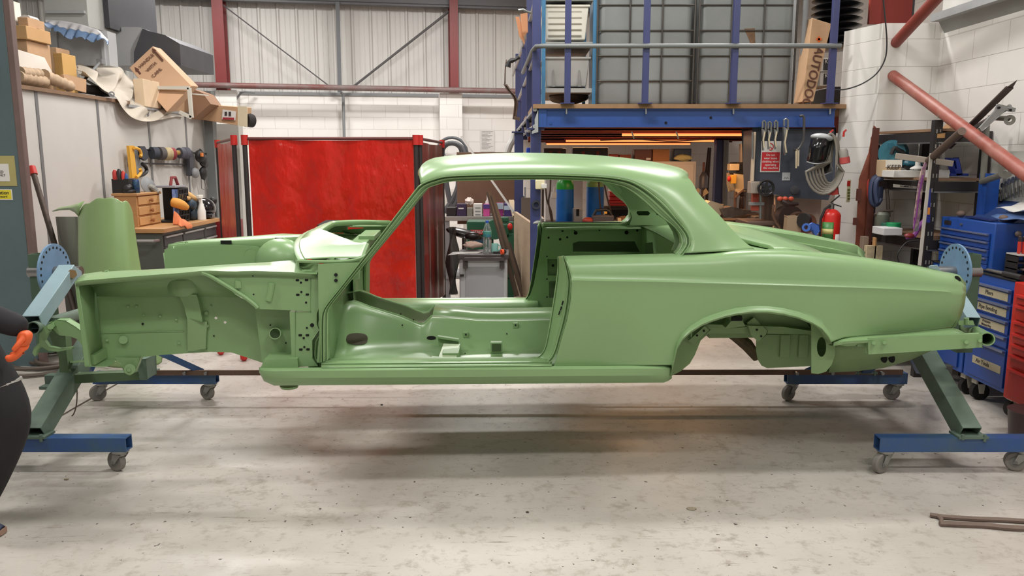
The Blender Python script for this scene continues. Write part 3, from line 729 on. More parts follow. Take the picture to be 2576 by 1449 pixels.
# rear seat pan and bulkhead
cobj('rear_seat_pan', B().grid([[Vector((u, v, w)) for v in (.2, .6, HALF, 1.17, 1.57)] for u, w in ((.42,.60),(.46,.78),(.95,.74),(1.02,.86))]), sol=.002)
bk = B().prism([Vector((.98, v, w)) for v, w in ((.2,.74),(1.57,.74),(1.57,1.19),(.2,1.19))], (.004, 0, 0), [[Vector((.98, v, w)) for v, w in ((.3,.86),(.3,1.08),(.55,1.12),(.7,.86))], [Vector((.98, v, w)) for v, w in ((1.47,.86),(1.47,1.08),(1.22,1.12),(1.07,.86))]])
cobj('rear_bulkhead', bk)
both('pillar_backing', pl([(776,690),(824,690),(824,925),(776,932)], .165, .004))
cobj('parcel_shelf', B().grid([[Vector((u, v, w+.02*cen(v))) for v in vsn[1:-1]] for u, w in ((.96,1.185),(1.10,1.195),(1.35,1.20),(1.60,1.195),(1.72,1.175))]), sol=.002)
# inner quarter trim panels seen through the door opening
VQ = 2*HALF-.20
def fp(pts): return [cp(x, y, VQ) for x, y in pts]
outl = fp([(1366,566),(1600,567),(1720,567),(1720,700),(1500,790),(1340,790),(1326,752),(1334,742),(1343,715),(1357,640)])
hl = [fp([(1441,633),(1441,612),(1455,607),(1596,607),(1610,634)]), fp([(1377,652),(1404,652),(1404,693),(1378,693)]), fp([(1381,707),(1404,707),(1404,749),(1381,749)])]
inner = B().prism(outl, (0, .004, 0), hl); innm = B(); innm.v = [mir(p) for p in inner.v]; innm.f = inner.f
cobj('inner_quarter_panel', inner)
rc = B().prism(fp([(1377,652),(1404,652),(1404,693),(1378,693)]), (0, .002, 0)); 
for p in rc.v: p.y += .03
cobj('panel_recess', rc, OLIVE)
ph = B()
for x, y, r in ((1415,580,.009),(1448,586,.013),(1576,585,.014),(1603,580,.008),(1380,598,.007),(1409,602,.009),(1427,597,.007),(1391,668,.010),(1376,645,.005),(1376,702,.005),(1376,747,.005),(1445,579,.006),(1508,579,.006)):
    ph.cyl(cp(x, y, VQ-.004), cp(x, y, VQ+.001), r, n=12)
cobj('panel_hole', ph, DARK)
cobj('window_channel', B().bar(cp(1366, 564, VQ), cp(1575, 565, VQ), .05, .02), GREEN); cobj('window_slot', B().bar(cp(1368, 561.5, VQ+.02), cp(1575, 562.5, VQ+.02), .012, .022), DARK)
cobj('channel_curl', B().tube([cp(x, y, VQ) for x, y in sm([(1560,566),(1575,563),(1584,556),(1590,546),(1588,534)], 3)], .016, 8))
cobj('pillar_post', B().prism([cp(x, y, VQ+.02) for x, y in ((1362,600),(1376,600),(1366,745),(1328,752),(1340,735),(1352,690))], (0, .006, 0)))
both('sail_inner', B().prism([cp(x, y, VQ-.08) for x, y in sm([(1517,459),(1532,466),(1556,487),(1572,507),(1586,530),(1591,548),(1584,566),(1640,567),(1720,567),(1700,540),(1660,505),(1620,470),(1560,452)], 1)], (0, .005, 0), [[cp(x, y, VQ-.08) for x, y in ((1603,531),(1630,531),(1636,537),(1631,542),(1606,542),(1601,536))], [cp(x, y, VQ-.08) for x, y in ((1648,532),(1657,529),(1666,541),(1652,541))]]))
# ---- rear deck and boot opening
rp = cp(1950, 628, .14); zr = rp.z-.012
def ub_(v): return cp(2049, 634, .16).x - .26*cen(v)**.9 + .02      # boot opening, front edge
def uw_(v): return cp(1955, 628, .16).x - .16*(1-min(1, abs(v-HALF)/.62)**3) + 0  # rear window, lower edge
rows = []
for k in range(31):
    v = .17 + (2*HALF-.34)*k/30; c = cen(v); rows.append([Vector((uw_(v)-.012, v, zr-.02+.05*c)), Vector((uw_(v), v, zr+.045*c)), Vector((lerp(uw_(v), ub_(v), .5), v, zr+.05*c)), Vector((ub_(v), v, zr+.04*c-.008)), Vector((ub_(v)+.01, v, zr+.03*c-.05))])
cobj('rear_deck', B().grid(rows), sol=.002)
# boot opening gutter along each side and the boot floor
gq = []
for X in (2049,2100,2150,2200,2300,2360):
    y = interp(TOPQ, X)-1; p = cp(X, y, .30+taper(X)); gq.append([p, p+Vector((0, .02, -.006)), p+Vector((0, .022, -.05)), p+Vector((0, .05, -.055)), p+Vector((0, .052, -.16))])
both('boot_gutter', B().grid(gq), sol=.002)
cobj('boot_floor', B().grid([[Vector((u, v, w)) for v in (.25, .6, HALF, 1.17, 1.52)] for u, w in ((1.05,.80),(1.5,.78),(1.9,.72),(2.3,.72),(2.32,.92))]), OLIVE, sol=.002)
# ---- rear wheel arch interior
VA = .30
cobj('wheelhouse', pl([(1688,946),(1712,934),(1735,915),(1748,893),(1758,868),(1763,856),(1783,839),(1893,839),(2042,842),(2042,780),(1685,780)], VA, .004), OLIVE)
c = B(); c.v = [mir(p) for p in bpy.data.objects['wheelhouse'].data.vertices and [Vector((v_.co.x, v_.co.y+HALF, v_.co.z+WB-ROLL*(v_.co.y+HALF))) for v_ in bpy.data.objects['wheelhouse'].data.vertices]]; c.f = [tuple(p.vertices) for p in bpy.data.objects['wheelhouse'].data.polygons]
cobj('wheelhouse', c, OLIVE)
arc = [cp(x, y+1, .02) for x, y in ARCH]; arc2 = [Vector((p.x, VA, p.z+.02)) for p in arc]
both('arch_liner', B().grid([arc, arc2]), OLIVE, sol=.002)
cobj('chassis_rail', B().mm(cp(1785, 805, .45), cp(2040, 838, .55)), OLIVE, bev=.006)
both('axle_bracket', pl([(1878,812),(1897,800),(1931,833),(1928,842),(1909,858),(1892,845)], .27, .02).merge(pl([(1734,857),(1773,822),(1786,830),(1748,864)], .27, .012)), OLIVE, bev=.003)
hol = B()
for x, y in ((1771,832.5),(1753.5,844),(1904,830),(1915,846)): hs(x, y, 5.5, 5, .264)
both('bracket_hole', hol, DARK)
both('bump_stop', B().prism([cp(x, y, .20) for x, y in ((1838,796),(1866,796),(1870,812),(1878,822),(1826,826),(1838,808))], (0, .1, 0)), OLIVE, bev=.004); cobj('stop_pad', B().mm(cp(1841, 797, .19), cp(1865, 806, .20)), DARK)
both('tank_side', pl([(1903,842),(2042,842),(2042,921),(1930,926),(1916,920),(1906,904),(1902,880)], .42, .004), OLIVE)
rb = B()
for x0, x1 in ((1965, 1984), (2012, 2030)): rb.mm(cp(x0, 842, .405), cp(x1, 898, .42))
both('tank_side_rib', rb, OLIVE, bev=.004)
both('arch_rear_plate', pl([(2041,812),(2067,829),(2083,848),(2093,863),(2101,872),(2100,895),(2092,918),(2078,935),(2058,941),(2041,939)], .10, .004, [[(2067+12*math.cos(a), 873+25*math.sin(a)) for a in [k*PI/8 for k in range(16)]]]), OLIVE)
cobj('masked_pipe', B().tube([cp(x, y, .8) for x, y in ((1826,835),(1850,845),(1880,868),(1905,900))], [.02,.035,.04,.03], 10), mat('masking_paper', (104, 92, 66), .8, var=.4, vscale=18), label='strip masked with brown paper')
# boot floor well hanging below the tail
bl = [(2096,866),(2150,862),(2250,862),(2330,866),(2345,880)]; br = [(2085,937),(2150,934),(2220,926),(2290,906),(2345,881)]
rows = []
for k in range(9):
    t = k/8; a = interp([(i/4, bl[i][0]) for i in range(5)], t), interp([(i/4, bl[i][1]) for i in range(5)], t); c = interp([(i/4, br[i][0]) for i in range(5)], t), interp([(i/4, br[i][1]) for i in range(5)], t)
    rows.append([cp(lerp(a[0], c[0], s_), lerp(a[1], c[1], s_**.9), lerp(.16, .42, s_**2)) for s_ in (0,.2,.4,.6,.8,.95,1)] + [Vector((cp(c[0], c[1], .42).x, HALF, cp(c[0], c[1], .42).z))])
both('spare_wheel_well', B().grid(rows), OLIVE, sol=.002)
hol = B()
for x in (2225, 2244.5): hol.prism([cp(x+7.5*math.cos(a), 903+10*math.sin(a), .232) for a in [k*PI/8 for k in range(16)]], (0, .01, 0))
cobj('well_hole', hol, DARK)
# bumper ledge
lt = [cp(x, y, v) for x, y, v in ((2096,861,.05),(2124,849,.055),(2180,845,.06),(2248,841,.08),(2330,832,.12),(2397,825,.16))]
lb = [cp(x, y, v) for x, y, v in ((2097,865,.02),(2128,858,.01),(2180,856,.01),(2248,852.6,.03),(2373,844,.07),(2428,838,.12))]
lt, lb = resample(lt, 16), resample(lb, 16)
both('bumper_ledge', B().grid([lt, [a.lerp(c_, .5)+Vector((0, 0, .004)) for a, c_ in zip(lt, lb)], lb, [p+Vector((0, .005, -.014)) for p in lb], [p+Vector((0, .06, -.02)) for p in lb]]), sol=.002)
both('ledge_tab', pl([(2095,864),(2165,858),(2163,862),(2150,870),(2130,871),(2100,866)], .03, .004))
# front valance pieces: lower cross panel seen under the wing, front edge brackets
cobj('radiator_crossmember', B().mm(Vector((cp(213,918,.2).x, .2, cp(213,918,.2).z)), Vector((cp(240,918,.2).x, 1.57, cp(213,912,.2).z+.04))))
both('front_foot', B().prism([cp(213,921,.16), cp(222,905,.30), cp(280,904,.34), cp(292,909,.34), cp(270,921,.24)], (0, 0, -.004)))
both('subframe_mount', pl([(290,900),(354,898),(348,915),(338,938),(326,944),(314,938),(303,915)], .33, .03).merge(B().cyl(cp(326,929,.29), cp(326,929,.34), .030).cyl(cp(324,931,.275), cp(324,931,.3), .012, n=6)), bev=.003)
# ================================================================ ROTISSERIE STANDS
SBLUE = mat('stand_blue', (44, 80, 138), .45, var=.25, vscale=5, bump=.03, col2=(62, 88, 112))
SGREY = mat('stand_dusted_green', (98, 118, 104), .6, var=.25, vscale=6)
SPALE = mat('stand_pale_blue', (136, 160, 168), .5, var=.12, vscale=5)
DISC = mat('stand_disc_blue', (112, 146, 178), .5, var=.25, vscale=4)
CAST = mat('castor_zinc', (150, 150, 146), .4, .5, var=.15)
TYRE = mat('castor_tyre', (128, 124, 118), .7, var=.15); HUBM = mat('castor_hub', (112, 112, 108), .6)
def castor(parent, x, y, ztop, ang=0., swing=-1, m=TYRE):
    """swivel castor under a beam; wheel radius .055"""
    R = Matrix.Rotation(ang, 3, 'Z'); o = Vector((x, y, 0)); d = R @ Vector((1, 0, 0)); q = R @ Vector((0, 1, 0)); c = o + d*swing*.035 + Vector((0, 0, .056))
    b = B().cyl(o+Vector((0, 0, ztop-.012)), o+Vector((0, 0, ztop)), .045, n=16).cyl(o+Vector((0, 0, ztop-.03)), o+Vector((0, 0, ztop-.01)), .03, n=14)
    for s in (-1, 1):
        b.prism([o + q*s*.026 + d*.028 + Vector((0, 0, ztop-.022)), o + q*s*.026 - d*.028 + Vector((0, 0, ztop-.022)), c + q*s*.026 - d*.014 - Vector((0, 0, .008)), c + q*s*.026 + d*.014 - Vector((0, 0, .008))], q*s*.004)
    f = obj('castor', b, CAST, parent)
    obj('wheel', B().lathe([(.028,-.018),(.05,-.018),(.056,-.012),(.056,.012),(.05,.018),(.028,.018)], c, q, 24), m, f)
    obj('wheel_hub', B().cyl(c-q*.02, c+q*.02, .03).cyl(c-q*.034, c+q*.034, .008, n=8), HUBM, f)
    return f
def stand(X, s, near, far, name, lab, mx):
    Yn, Yf = 4.12, 5.43
    r = root(name, lab, 'stand', (X, 4.83, 0))
    b = B().boxtube((near[0], Yn, .165), (near[1], Yn, .165), .075, .078, .006); obj('base_beam', b, SBLUE, r)
    b = B().boxtube((far[0], Yf, .165), (far[1], Yf, .165), .075, .078, .006); obj('base_beam', b, SBLUE, r)
    lx = mx[0]; leg = mx[1]
    obj('leg', B().boxtube((lx, Yn+.0, .215), (leg, 4.80, .62), .105, .105, .006), SGREY, r, bev=.003)
    obj('leg', B().boxtube((lx, Yf, .215), (leg, 4.90, .62), .07, .07, .006), SBLUE, r, bev=.003)
    for q_ in (-1, 1): obj('strut', B().bar((leg, 4.95, .62), (lx+q_*.40, Yf, .21), .04), SBLUE, r)
    for yy in (Yn, Yf):
        obj('clamp_plate', B().mm((lx-.08, yy-.05, .204), (lx+.08, yy+.055, .216)).cyl((lx-.06, yy-.046, .2), (lx-.06, yy-.046, .228), .009, n=6).cyl((lx+.06, yy-.046, .19), (lx+.06, yy-.046, .228), .009, n=6), SGREY, r)
    for yy, (x0, x1) in ((Yn, near), (Yf, far)):
        for x, a in ((x0+.05, .5), (x1-.05, -.4)): castor(r, x, yy, .126, a, -1 if s < 0 else -1)
    return r
ls = stand(-2.75, -1, (-3.02, -2.10), (-2.97, -2.10), 'rotisserie_stand', 'blue wheeled rotisserie stand carrying the front of the green car body, at the left', (-2.61, -2.60))
rs = stand(2.62, 1, (2.00, 2.86), (1.95, 2.80), 'rotisserie_stand', 'blue wheeled rotisserie stand carrying the tail of the green car body, at the right', (2.50, 2.50))
# left head: mast, disc, arm, cross tube, cradle
def mast(r, X, sgn):
    obj('mast', B().boxtube((X+sgn*.10, 4.86, .5), (X+sgn*.10, 4.86, 1.12), .10, .10, .006), mat('mast_green', (74, 98, 78), .6, var=.25), r)
    ctr = Vector((X, 4.83, 1.01))
    b = B().cyl(ctr, ctr+Vector((sgn*.012, 0, 0)), .175, n=40); d = obj('index_plate', b, DISC, r, bev=.001)
    h = B()
    for k in range(24):
        q = ctr + Vector((-sgn*.001, .150*math.cos(2*PI*k/24), .150*math.sin(2*PI*k/24))); h.cyl(q, q+Vector((sgn*.014, 0, 0)), .0085, n=8)
    obj('index_hole', h, DARK, d)
    obj('pivot_shaft', B().cyl(ctr-Vector((sgn*.16, 0, 0)), ctr+Vector((sgn*.16, 0, 0)), .035, n=16), STEEL, r)
    return ctr
c = mast(ls, -2.83, -1)
p0, p1 = at(172, 682, 4.70), at(82, 812, 4.20)
obj('swing_arm', B().boxtube(p0, p1, .09, .09, .006), SPALE, ls, bev=.004)
obj('swing_arm', B().boxtube(p0, at(215, 712, 5.0), .07, .06, .006), SPALE, ls, bev=.004)
q0, q1 = at(82, 826, 4.14), at(236, 778, 5.55)
obj('cross_tube', B().ring(q0, q1, .036, .030, 20), SGREY, ls)
obj('tube_clamp', B().hexa([at(x, y, Y) for Y in (4.35, 4.6) for x, y in ((120,800),(152,800),(150,815),(120,815))]), SGREY, ls)
obj('pivot_bolt', B().cyl(at(181, 689, 4.62), at(181, 689, 4.72), .028, n=6), mat('bolt_brass', (140, 112, 80), .4, .5), ls)
ga = [at(x, y, 4.22) for x, y in ((126,812),(140,806),(165,806),(192,822),(213,838),(216,878),(196,852),(176,844),(150,842),(134,832))]
obj('mounting_bracket', B().prism(ga, (0, .045, 0)), GREEN, ls, bev=.004, label='bracket dusted with the same pale green primer')
gb = [at(x, y, 4.20) for x, y in ((122,818),(131,812),(136,822),(120,838),(112,856),(124,872),(150,877),(180,874),(180,878),(146,884),(122,882),(104,872),(94,880),(88,896),(82,888),(86,874),(98,862),(98,838),(108,824))]
obj('tow_hook_bracket', B().prism(gb, (0, .02, 0)), GREEN, ls, bev=.002, label='hooked green bracket')
obj('bracket_bolt', B().cyl(at(127, 822, 4.14), at(127, 822, 4.24), .016, n=8), GREEN, ls)
gp = [at(x, y, 4.45) for x, y in ((126,832),(164,838),(168,895),(172,930),(190,943),(262,939),(368,936),(368,955),(220,963),(152,966),(148,900),(140,880),(124,845))]
obj('lower_cradle', B().prism(gp, (0, .06, 0)), mat('cradle_green', (92, 116, 82), .6, var=.25), ls, bev=.004)
obj('cradle_lug', B().prism([at(x, y, 4.40) for x, y in ((345,905),(368,903),(370,955),(352,955))], (0, .12, 0)).cyl(at(350, 912, 4.36), at(350, 912, 4.5), .012, n=8), SGREY, ls, bev=.003)
obj('front_foot_plate', B().hexa([at(x, y, Y) for Y in (4.25, 4.5) for x, y in ((176,909),(214,905),(214,911),(176,913))]), GREEN, ls)
# stay tube behind the cradle
obj('stay_tube', B().cyl(at(178, 935, 4.9), at(190, 845, 4.9), .025, n=10).cyl(at(210, 905, 4.95), at(196, 850, 4.95), .02, n=8), mat('rusty_tube', (110, 98, 88), .6), ls)
obj('ram_foot', B().box(at(138, 955, 4.55), (.09, .06, .07)).box(at(135, 972, 4.5), (.13, .08, .02)), SGREY, ls, bev=.004)
c = mast(rs, 2.74, 1)
obj('pivot_block', B().hexa([at(x, y, Y) for Y in (4.72, 4.85) for x, y in ((2332,690),(2372,690),(2358,666),(2338,668))]), SPALE, rs, bev=.003)
t0, t1 = at(2484, 853, 4.05), at(2405, 808, 5.3)
obj('cross_tube', B().ring(t0, t1, .036, .030, 20), GREEN, rs, label='cross tube dusted with pale green primer')
ba = [at(x, y, 4.02) for x, y in ((2185,852),(2470,841),(2471,874),(2186,890))]
obj('bumper_beam', B().prism(ba, (0, .03, 0)), GREEN, rs, bev=.003, label='flat beam sprayed pale green')
bo = B()
for x, y in ((2198,863),(2225,862),(2431,861),(2466,857)): bo.cyl(at(x, y, 3.99), at(x, y, 4.05), .010, n=6)
obj('beam_bolt', bo, GREEN, rs)
obj('beam_end', B().mm(at(2158, 856, 4.06), at(2192, 870, 4.08)), GREEN, rs)
obj('swing_arm', B().boxtube(at(2400, 740, 4.75), at(2446, 812, 4.45), .075, .075, .005), SPALE, rs, bev=.003)
obj('tube_clamp', B().hexa([at(x, y, Y) for Y in (4.3, 4.42) for x, y in ((2410,806),(2448,806),(2452,818),(2412,818))]).cyl(at(2431,800,4.3), at(2431,815,4.3), .014, n=8), GREEN, rs)
m0 = atZ(2440, 1060, .22)
obj('ram', B().cyl(at(2372, 930, 4.55), at(2310, 868, 4.8), .028, n=14).cyl(at(2376, 934, 4.53), at(2340, 900, 4.66), .035, n=14), mat('ram_black', (44, 42, 42), .4, .3), rs)
obj('ram_foot', B().box(at(2376, 932, 4.52), (.07, .05, .07)).cyl(at(2380, 934, 4.47), at(2380, 934, 4.56), .02, n=12), mat('ram_foot', (70, 72, 70), .5, .3), rs, bev=.004)
# connecting bar
b = B().bar((-2.72, 5.37, .215), (2.76, 5.39, .215), .012, .036)
cb = root('connecting_bar', 'long brown steel bar joining the far feet of the two blue stands', 'steel bar', (0, 5.38, .19)); obj('bar', b, mat('bar_brown', (112, 88, 74), .5, .4, var=.3), cb)
bo = B()
for x in (-2.55, -2.30, -2.15, 2.0, 2.25, 2.6): bo.cyl((x, 5.345, .215), (x, 5.39, .215), .012, n=8)
obj('bar_bolt', bo, STEEL, cb)
# ================================================================ LEFT SIDE: BOOTH WALL, CARTONS, BENCH
BX = -4.4
panelm = mat('booth_panel', (198, 195, 190), .5, var=.07, vscale=1.5, bump=.02)
stripm = mat('joint_strip', (128, 128, 130), .4, .4)
BT = atX(255, 253, BX).z
yn, yf = atX(46, 400, BX).y, atX(541, 400, BX).y
struct('wall_left', B().mm((BX-.08, yn-1.6, 0), (BX, yf, BT)), panelm)
struct('wall_left_roof', B().mm((-8.9, yn-1.6, BT-.08), (BX-.08, yf-.08, BT)), panelm)
struct('wall_left_end', B().mm((-8.9, yf-.08, 0), (BX-.08, yf, BT)), panelm)
n = 1
for px, py in ((105, 400), (255, 400), (380, 400), (471, 380), (62, 400)):
    y = atX(px, py, BX).y
    if px == 62: continue
    n += 1; struct('trim_%d' % (n+3), B().mm((BX, y-.022, 0), (BX+.006, y+.022, BT)), stripm)
struct('trim_9', B().mm((BX-.02, yn-1.6, BT), (BX+.035, yf-2.6, BT+.035)), mat('ply_edge', (134, 106, 82), .7, var=.3))
struct('trim_10', B().mm((BX-.02, yf-2.6, BT-.03), (BX+.02, yf, BT)), GALV)
p = atX(535, 500, -4.33)
obj('steel_post', B().mm((-4.36, p.y-.07, 0), (-4.24, p.y+.07, atX(530, 232, -4.3).z)), mat('post_zinc', (120, 124, 124), .45, .3, var=.1), label='tall grey steel post at the far end of the white panel wall', cat='post')
bx = at(575, 400, 12.3)
obj('panel_door', B().mm((at(548,400,12.3).x, 12.3, 0), (at(604,400,12.3).x, 12.5, at(575,312,12.3).z)), mat('pale_grey_door', (186, 184, 178), .5, var=.06), label='pale grey panel behind the steel post and the red curtain', cat='panel')
# teal steel door in the left foreground with its brown edge
dY = 6.35; x1 = at(46, 400, dY).x
teal = mat('teal_grey_paint', (86, 104, 108), .5, var=.15, vscale=2, bump=.02)
dr = root('steel_cabinet', 'dark teal steel cabinet with a brown edge at the far left, carrying two notices', 'cabinet', (x1-.5, dY+.1, 0))
obj('side_panel', B().mm((x1-1.0, dY, 0), (x1-.0, dY+.05, 3.3)), teal, dr, bev=.004)
obj('edge_strip', B().mm((x1, dY-.004, 0), (x1+.055, dY+.05, 3.3)), mat('brown_edge', (112, 92, 88), .5, var=.15), dr, bev=.006)
def facing(px, py, Y): # letters facing the camera
    return frame(at(px, py, Y), (1, 0, 0), (0, 0, 1))
nt = obj('notice', B().mm(at(-60, 468, dY-.004), at(36, 392, dY-.001)), mat('yellow_tape', (170, 160, 104), .6, var=.15), dr, label='paper notice framed with yellow tape')
obj('paper', B().mm(at(-50, 456, dY-.007), at(21, 412, dY-.004)), WHITE, nt)
INK = mat('ink', (50, 44, 44), .7)
text('lettering', 'AUTHORISED', .030, facing(-20, 433, dY-.008), INK, nt); text('lettering', 'PERSONNEL ONLY', .026, facing(-21, 441, dY-.008), INK, nt)
cs = obj('caution_sign', B().mm(at(-45, 503, dY-.005), at(30, 476, dY-.001)), WHITE, dr, label='yellow and white caution sign')
obj('sign_face', B().mm(at(-43, 501, dY-.007), at(27, 478, dY-.005)), mat('sign_yellow', (214, 198, 46), .5), cs)
text('lettering', 'Caution', .040, facing(2, 485, dY-.008), INK, cs); text('lettering', 'Trip hazard', .024, facing(1, 494.5, dY-.008), INK, cs)
# leaning pipe with red end cap
q = root('leaning_pipe', 'rusty brown pipe with a red end cap leaning on the white panel wall', 'pipe', atX(152, 700, -3.9))
a, c = atX(83, 432, -4.34), atX(160, 690, -3.95)
obj('pipe', B().cyl(a, a+(c-a)*1.35, .024), mat('rusty_pipe', (92, 78, 70), .6, .3, var=.4, vscale=9), q)
obj('end_cap', B().cyl(a-(c-a).normalized()*.05, a+(c-a).normalized()*.03, .032), RED, q, label='red end cap')
# ---- things on top of the booth
def pbox(x0, y0, x1, y1, Y, d): return B().mm(at(x0, y1, Y), Vector((at(x1, y0, Y).x, Y+d, at(x1, y0, Y).z)))
def cbox(name, lab, x0, y0, x1, y1, Y, d, m=CARD, cat='cardboard box', group=None, rest=None, bev=.004):
    xm = lerp(x0, x1, .35); a, c = at(x0, y1, Y), at(xm, y0, Y); z0 = rest if rest is not None else a.z
    d = c.x*F_PX/(x1-1288)*ray(x1, y0).y - Y
    r = root(name, lab, cat, ((a.x+c.x)/2, Y+d/2, z0), group=group)
    obj('carton', B().mm((a.x, Y, z0), (c.x, Y+d, c.z)), m, r, bev=bev)
    obj('tape', B().mm((a.x-.001, Y+d*.45, c.z-.001), (c.x+.001, Y+d*.55, c.z+.002)).mm((a.x-.002, Y-.002, c.z-.06), (a.x+.001, Y+d*.5, c.z)), mat('parcel_tape', (164, 130, 92), .4), r)
    return r
RZ = BT + .0
cbox('cardboard_box', 'large brown cardboard carton at the bottom of the pile on the panel wall, left end', 36, 100, 124, 160, 7.7, .6, rest=RZ)
z = at(36, 100, 7.7).z
cbox('cardboard_box', 'shallow brown carton lid overhanging the big carton on the panel wall', 33, 64, 125, 98, 7.65, .6, mat('cardboard_warm', (190, 150, 104), .8, var=.08), rest=z+.002)
z2 = at(33, 64, 7.65).z
cbox('cardboard_box', 'small written-on carton near the top of the pile beside the white box', 47, 43, 110, 68, 7.75, .4, CARD, rest=z2+.002)
cbox('white_box', 'white box at the very top left of the carton pile', 26, 3, 50, 42, 7.8, .4, mat('cream_box', (222, 214, 202), .7), 'box', rest=z2+.002)
obj('polystyrene_sheet', B().prism([at(x, y, 7.8) for x, y in ((45,44),(60,37),(70,38),(76,44),(74,48),(48,48))], (0, .15, 0)), WHITE, label='thin white packing piece lying over the small carton', cat='packing')
obj('white_board', B().hexa([atX(x, y, -4.5) for x, y in ((40,180),(140,198),(112,145),(36,122))] + [atX(x, y, -4.56) for x, y in ((40,180),(140,198),(112,145),(36,122))]), mat('off_white_board', (214, 206, 196), .7, var=.05), label='large off-white board propped against the carton pile', cat='board', bev=.003)
cbox('cardboard_box', 'tan carton with open flaps right of the carton pile', 137, 133, 189, 168, 8.35, .35, mat('cardboard_yellow', (202, 160, 96), .8, var=.08), rest=RZ)
cbox('cardboard_box', 'brown carton behind the tan one with open flaps', 124, 119, 174, 160, 8.8, .35, rest=RZ)
for i, (x0, y0, x1, y1, r_, lb) in enumerate(((47, 192, 112, 206, .05, 'brown paper roll at the left end of the booth edge'), (50, 181, 100, 186, .045, 'paper roll tucked under the off-white board'), (110, 190, 178, 218, .055, 'crumpled paper roll with yellow tape on the booth edge'))):
    a, c = atX(x0, y0, -4.45), atX(x1, y1, -4.45); a.z = max(a.z, RZ+r_); c.z = max(c.z, RZ+r_); pts = [a.lerp(c, k/12) for k in range(13)]
    obj('paper_roll', B().tube(pts, [r_*(1+.14*math.sin(k*2.3+i)) for k in range(13)], 12), mat('kraft_paper', (192, 166, 138), .85, var=.25, vscale=14, bump=.1), label=lb, cat='paper roll')
obj('cardboard_sheet', B().prism([atX(x, y, -4.42) for x, y in ((160,188),(168,187),(217,200),(217,233),(165,219))], (-.03, 0, 0)), CARD, label='flat brown cardboard piece leaning on the booth edge left of the dust sheet', cat='cardboard sheet', bev=.003)
obj('black_bag', B().ell(atX(240, 228, -4.6), (.12, .45, .05), nz=.15, seed=4), BLACK, label='black bag lying in the gap beneath the dust sheet', cat='bag')
# dust sheet
top = [atX(x, y, X) for x, y, X in ((182,172,-4.9),(205,158,-5.0),(240,163,-5.0),(300,168,-5.0),(318,190,-4.8),(350,215,-4.7),(385,245,-4.6),(420,262,-4.5),(455,287,-4.45))]
bot = [atX(x, y, X) for x, y, X in ((215,183,-4.5),(235,203,-4.44),(262,228,-4.4),(290,243,-4.35),(308,272,-4.3),(335,298,-4.28),(370,306,-4.28),(410,300,-4.3),(455,291,-4.38))]
T_, Bt = cr(top, 5), cr(bot, 5); rg = random.Random(3); rows = []
for i in range(25):
    t = i/24; row = []
    for k, (a, c) in enumerate(zip(T_, Bt)):
        p = a.lerp(c, t); f = math.sin(PI*t)
        p += Vector((.07*f*math.sin(k*.9+t*3.5) + .03*f*math.sin(k*2.3+t*6), 0, .03*f*math.sin(k*.7-t*5)))
        row.append(p)
    rows.append(row)
obj('dust_sheet', B().grid(rows), mat('dust_sheet_cloth', (188, 178, 164), .85, var=.08, vscale=5), sol=.006, sub=1, ang=90, label='beige dust sheet draped over the booth edge', cat='dust sheet')
q = root('folding_stand', 'grey tripod pole with a clamp head poking up left of the dust sheet', 'tripod', atX(213, 200, -4.7))
obj('pole', B().cyl(atX(213, 200, -4.7), atX(250, 158, -4.7), .015).cyl(atX(213, 200, -4.7), atX(285, 242, -4.33), .014), GREY, q)
obj('clamp_head', B().box(atX(254, 155, -4.7), (.06, .09, .05)).cyl(atX(258, 157, -4.75), atX(266, 160, -4.7), .012).ring(atX(281, 237, -4.3), atX(281, 237, -4.33), .03, .015), GREY, q)
# HANDLE WITH CARE carton
fa = [at(325, 171, 10.2), at(384, 116, 10.45), at(482, 216, 10.1), at(420, 282, 9.85)]
dp = at(405, 122, 10.9)-fa[1]
dp = Vector((dp.x, .45, dp.z))
hc = root('cardboard_box', 'big tilted cardboard carton marked HANDLE WITH CARE with two arrows', 'cardboard box', (fa[3].x, 10.2, RZ))
obj('carton', B().hexa([fa[3], fa[2], fa[1], fa[0], fa[3]+dp, fa[2]+dp, fa[1]+dp, fa[0]+dp]), mat('carton_tan', (196, 158, 126), .85, var=.05), hc, bev=.006)
ex = (fa[1]-fa[0]); ey = (fa[0]-fa[3]); nrm = ex.cross(ey).normalized()
if nrm.y > 0: nrm = -nrm
def face(u, v): return fa[3] + (fa[2]-fa[3])*u + ey*v + nrm*.004
def hmat(u, v): return frame(face(u, v), ex, ey)
PR = mat('carton_print', (92, 56, 44), .8); W = ex.length
text('lettering', 'HANDLE', W*.15, hmat(.50, .87), PR, hc); text('lettering', 'WITH', W*.15, hmat(.50, .73), PR, hc); text('lettering', 'CARE', W*.15, hmat(.50, .59), PR, hc)
for u in (.13, .86):
    o_ = face(u, .66 if u > .5 else .78); xh, yh = ex.normalized(), ey.normalized(); s_ = ey.length*(.30 if u > .5 else .16)
    P = [(-.012, 0), (.012, 0), (.012, s_-.07), (.03, s_-.075), (0, s_), (-.03, s_-.075), (-.012, s_-.07)]
    obj('printed_arrow', B().prism([o_ + xh*a + yh*c for a, c in P], nrm*.001), PR, hc)
cbox('cardboard_box', 'light cardboard box with torn flap below the HANDLE WITH CARE carton', 338, 198, 400, 245, 9.6, .4, CARDL, rest=RZ)
cbox('cardboard_box', 'brown carton standing behind the white metal frame', 402, 228, 478, 275, 10.4, .4, CARD, rest=RZ)
fr = B(); pts = [at(x, y, 10.0) for x, y in ((397,221),(476,221),(482,296),(452,282))]
fr.bar(pts[0], pts[1], .04).bar(pts[1], pts[2], .04).bar(at(400,228,10.1), at(524,240,10.6), .015).bar(pts[2], pts[3], .04)
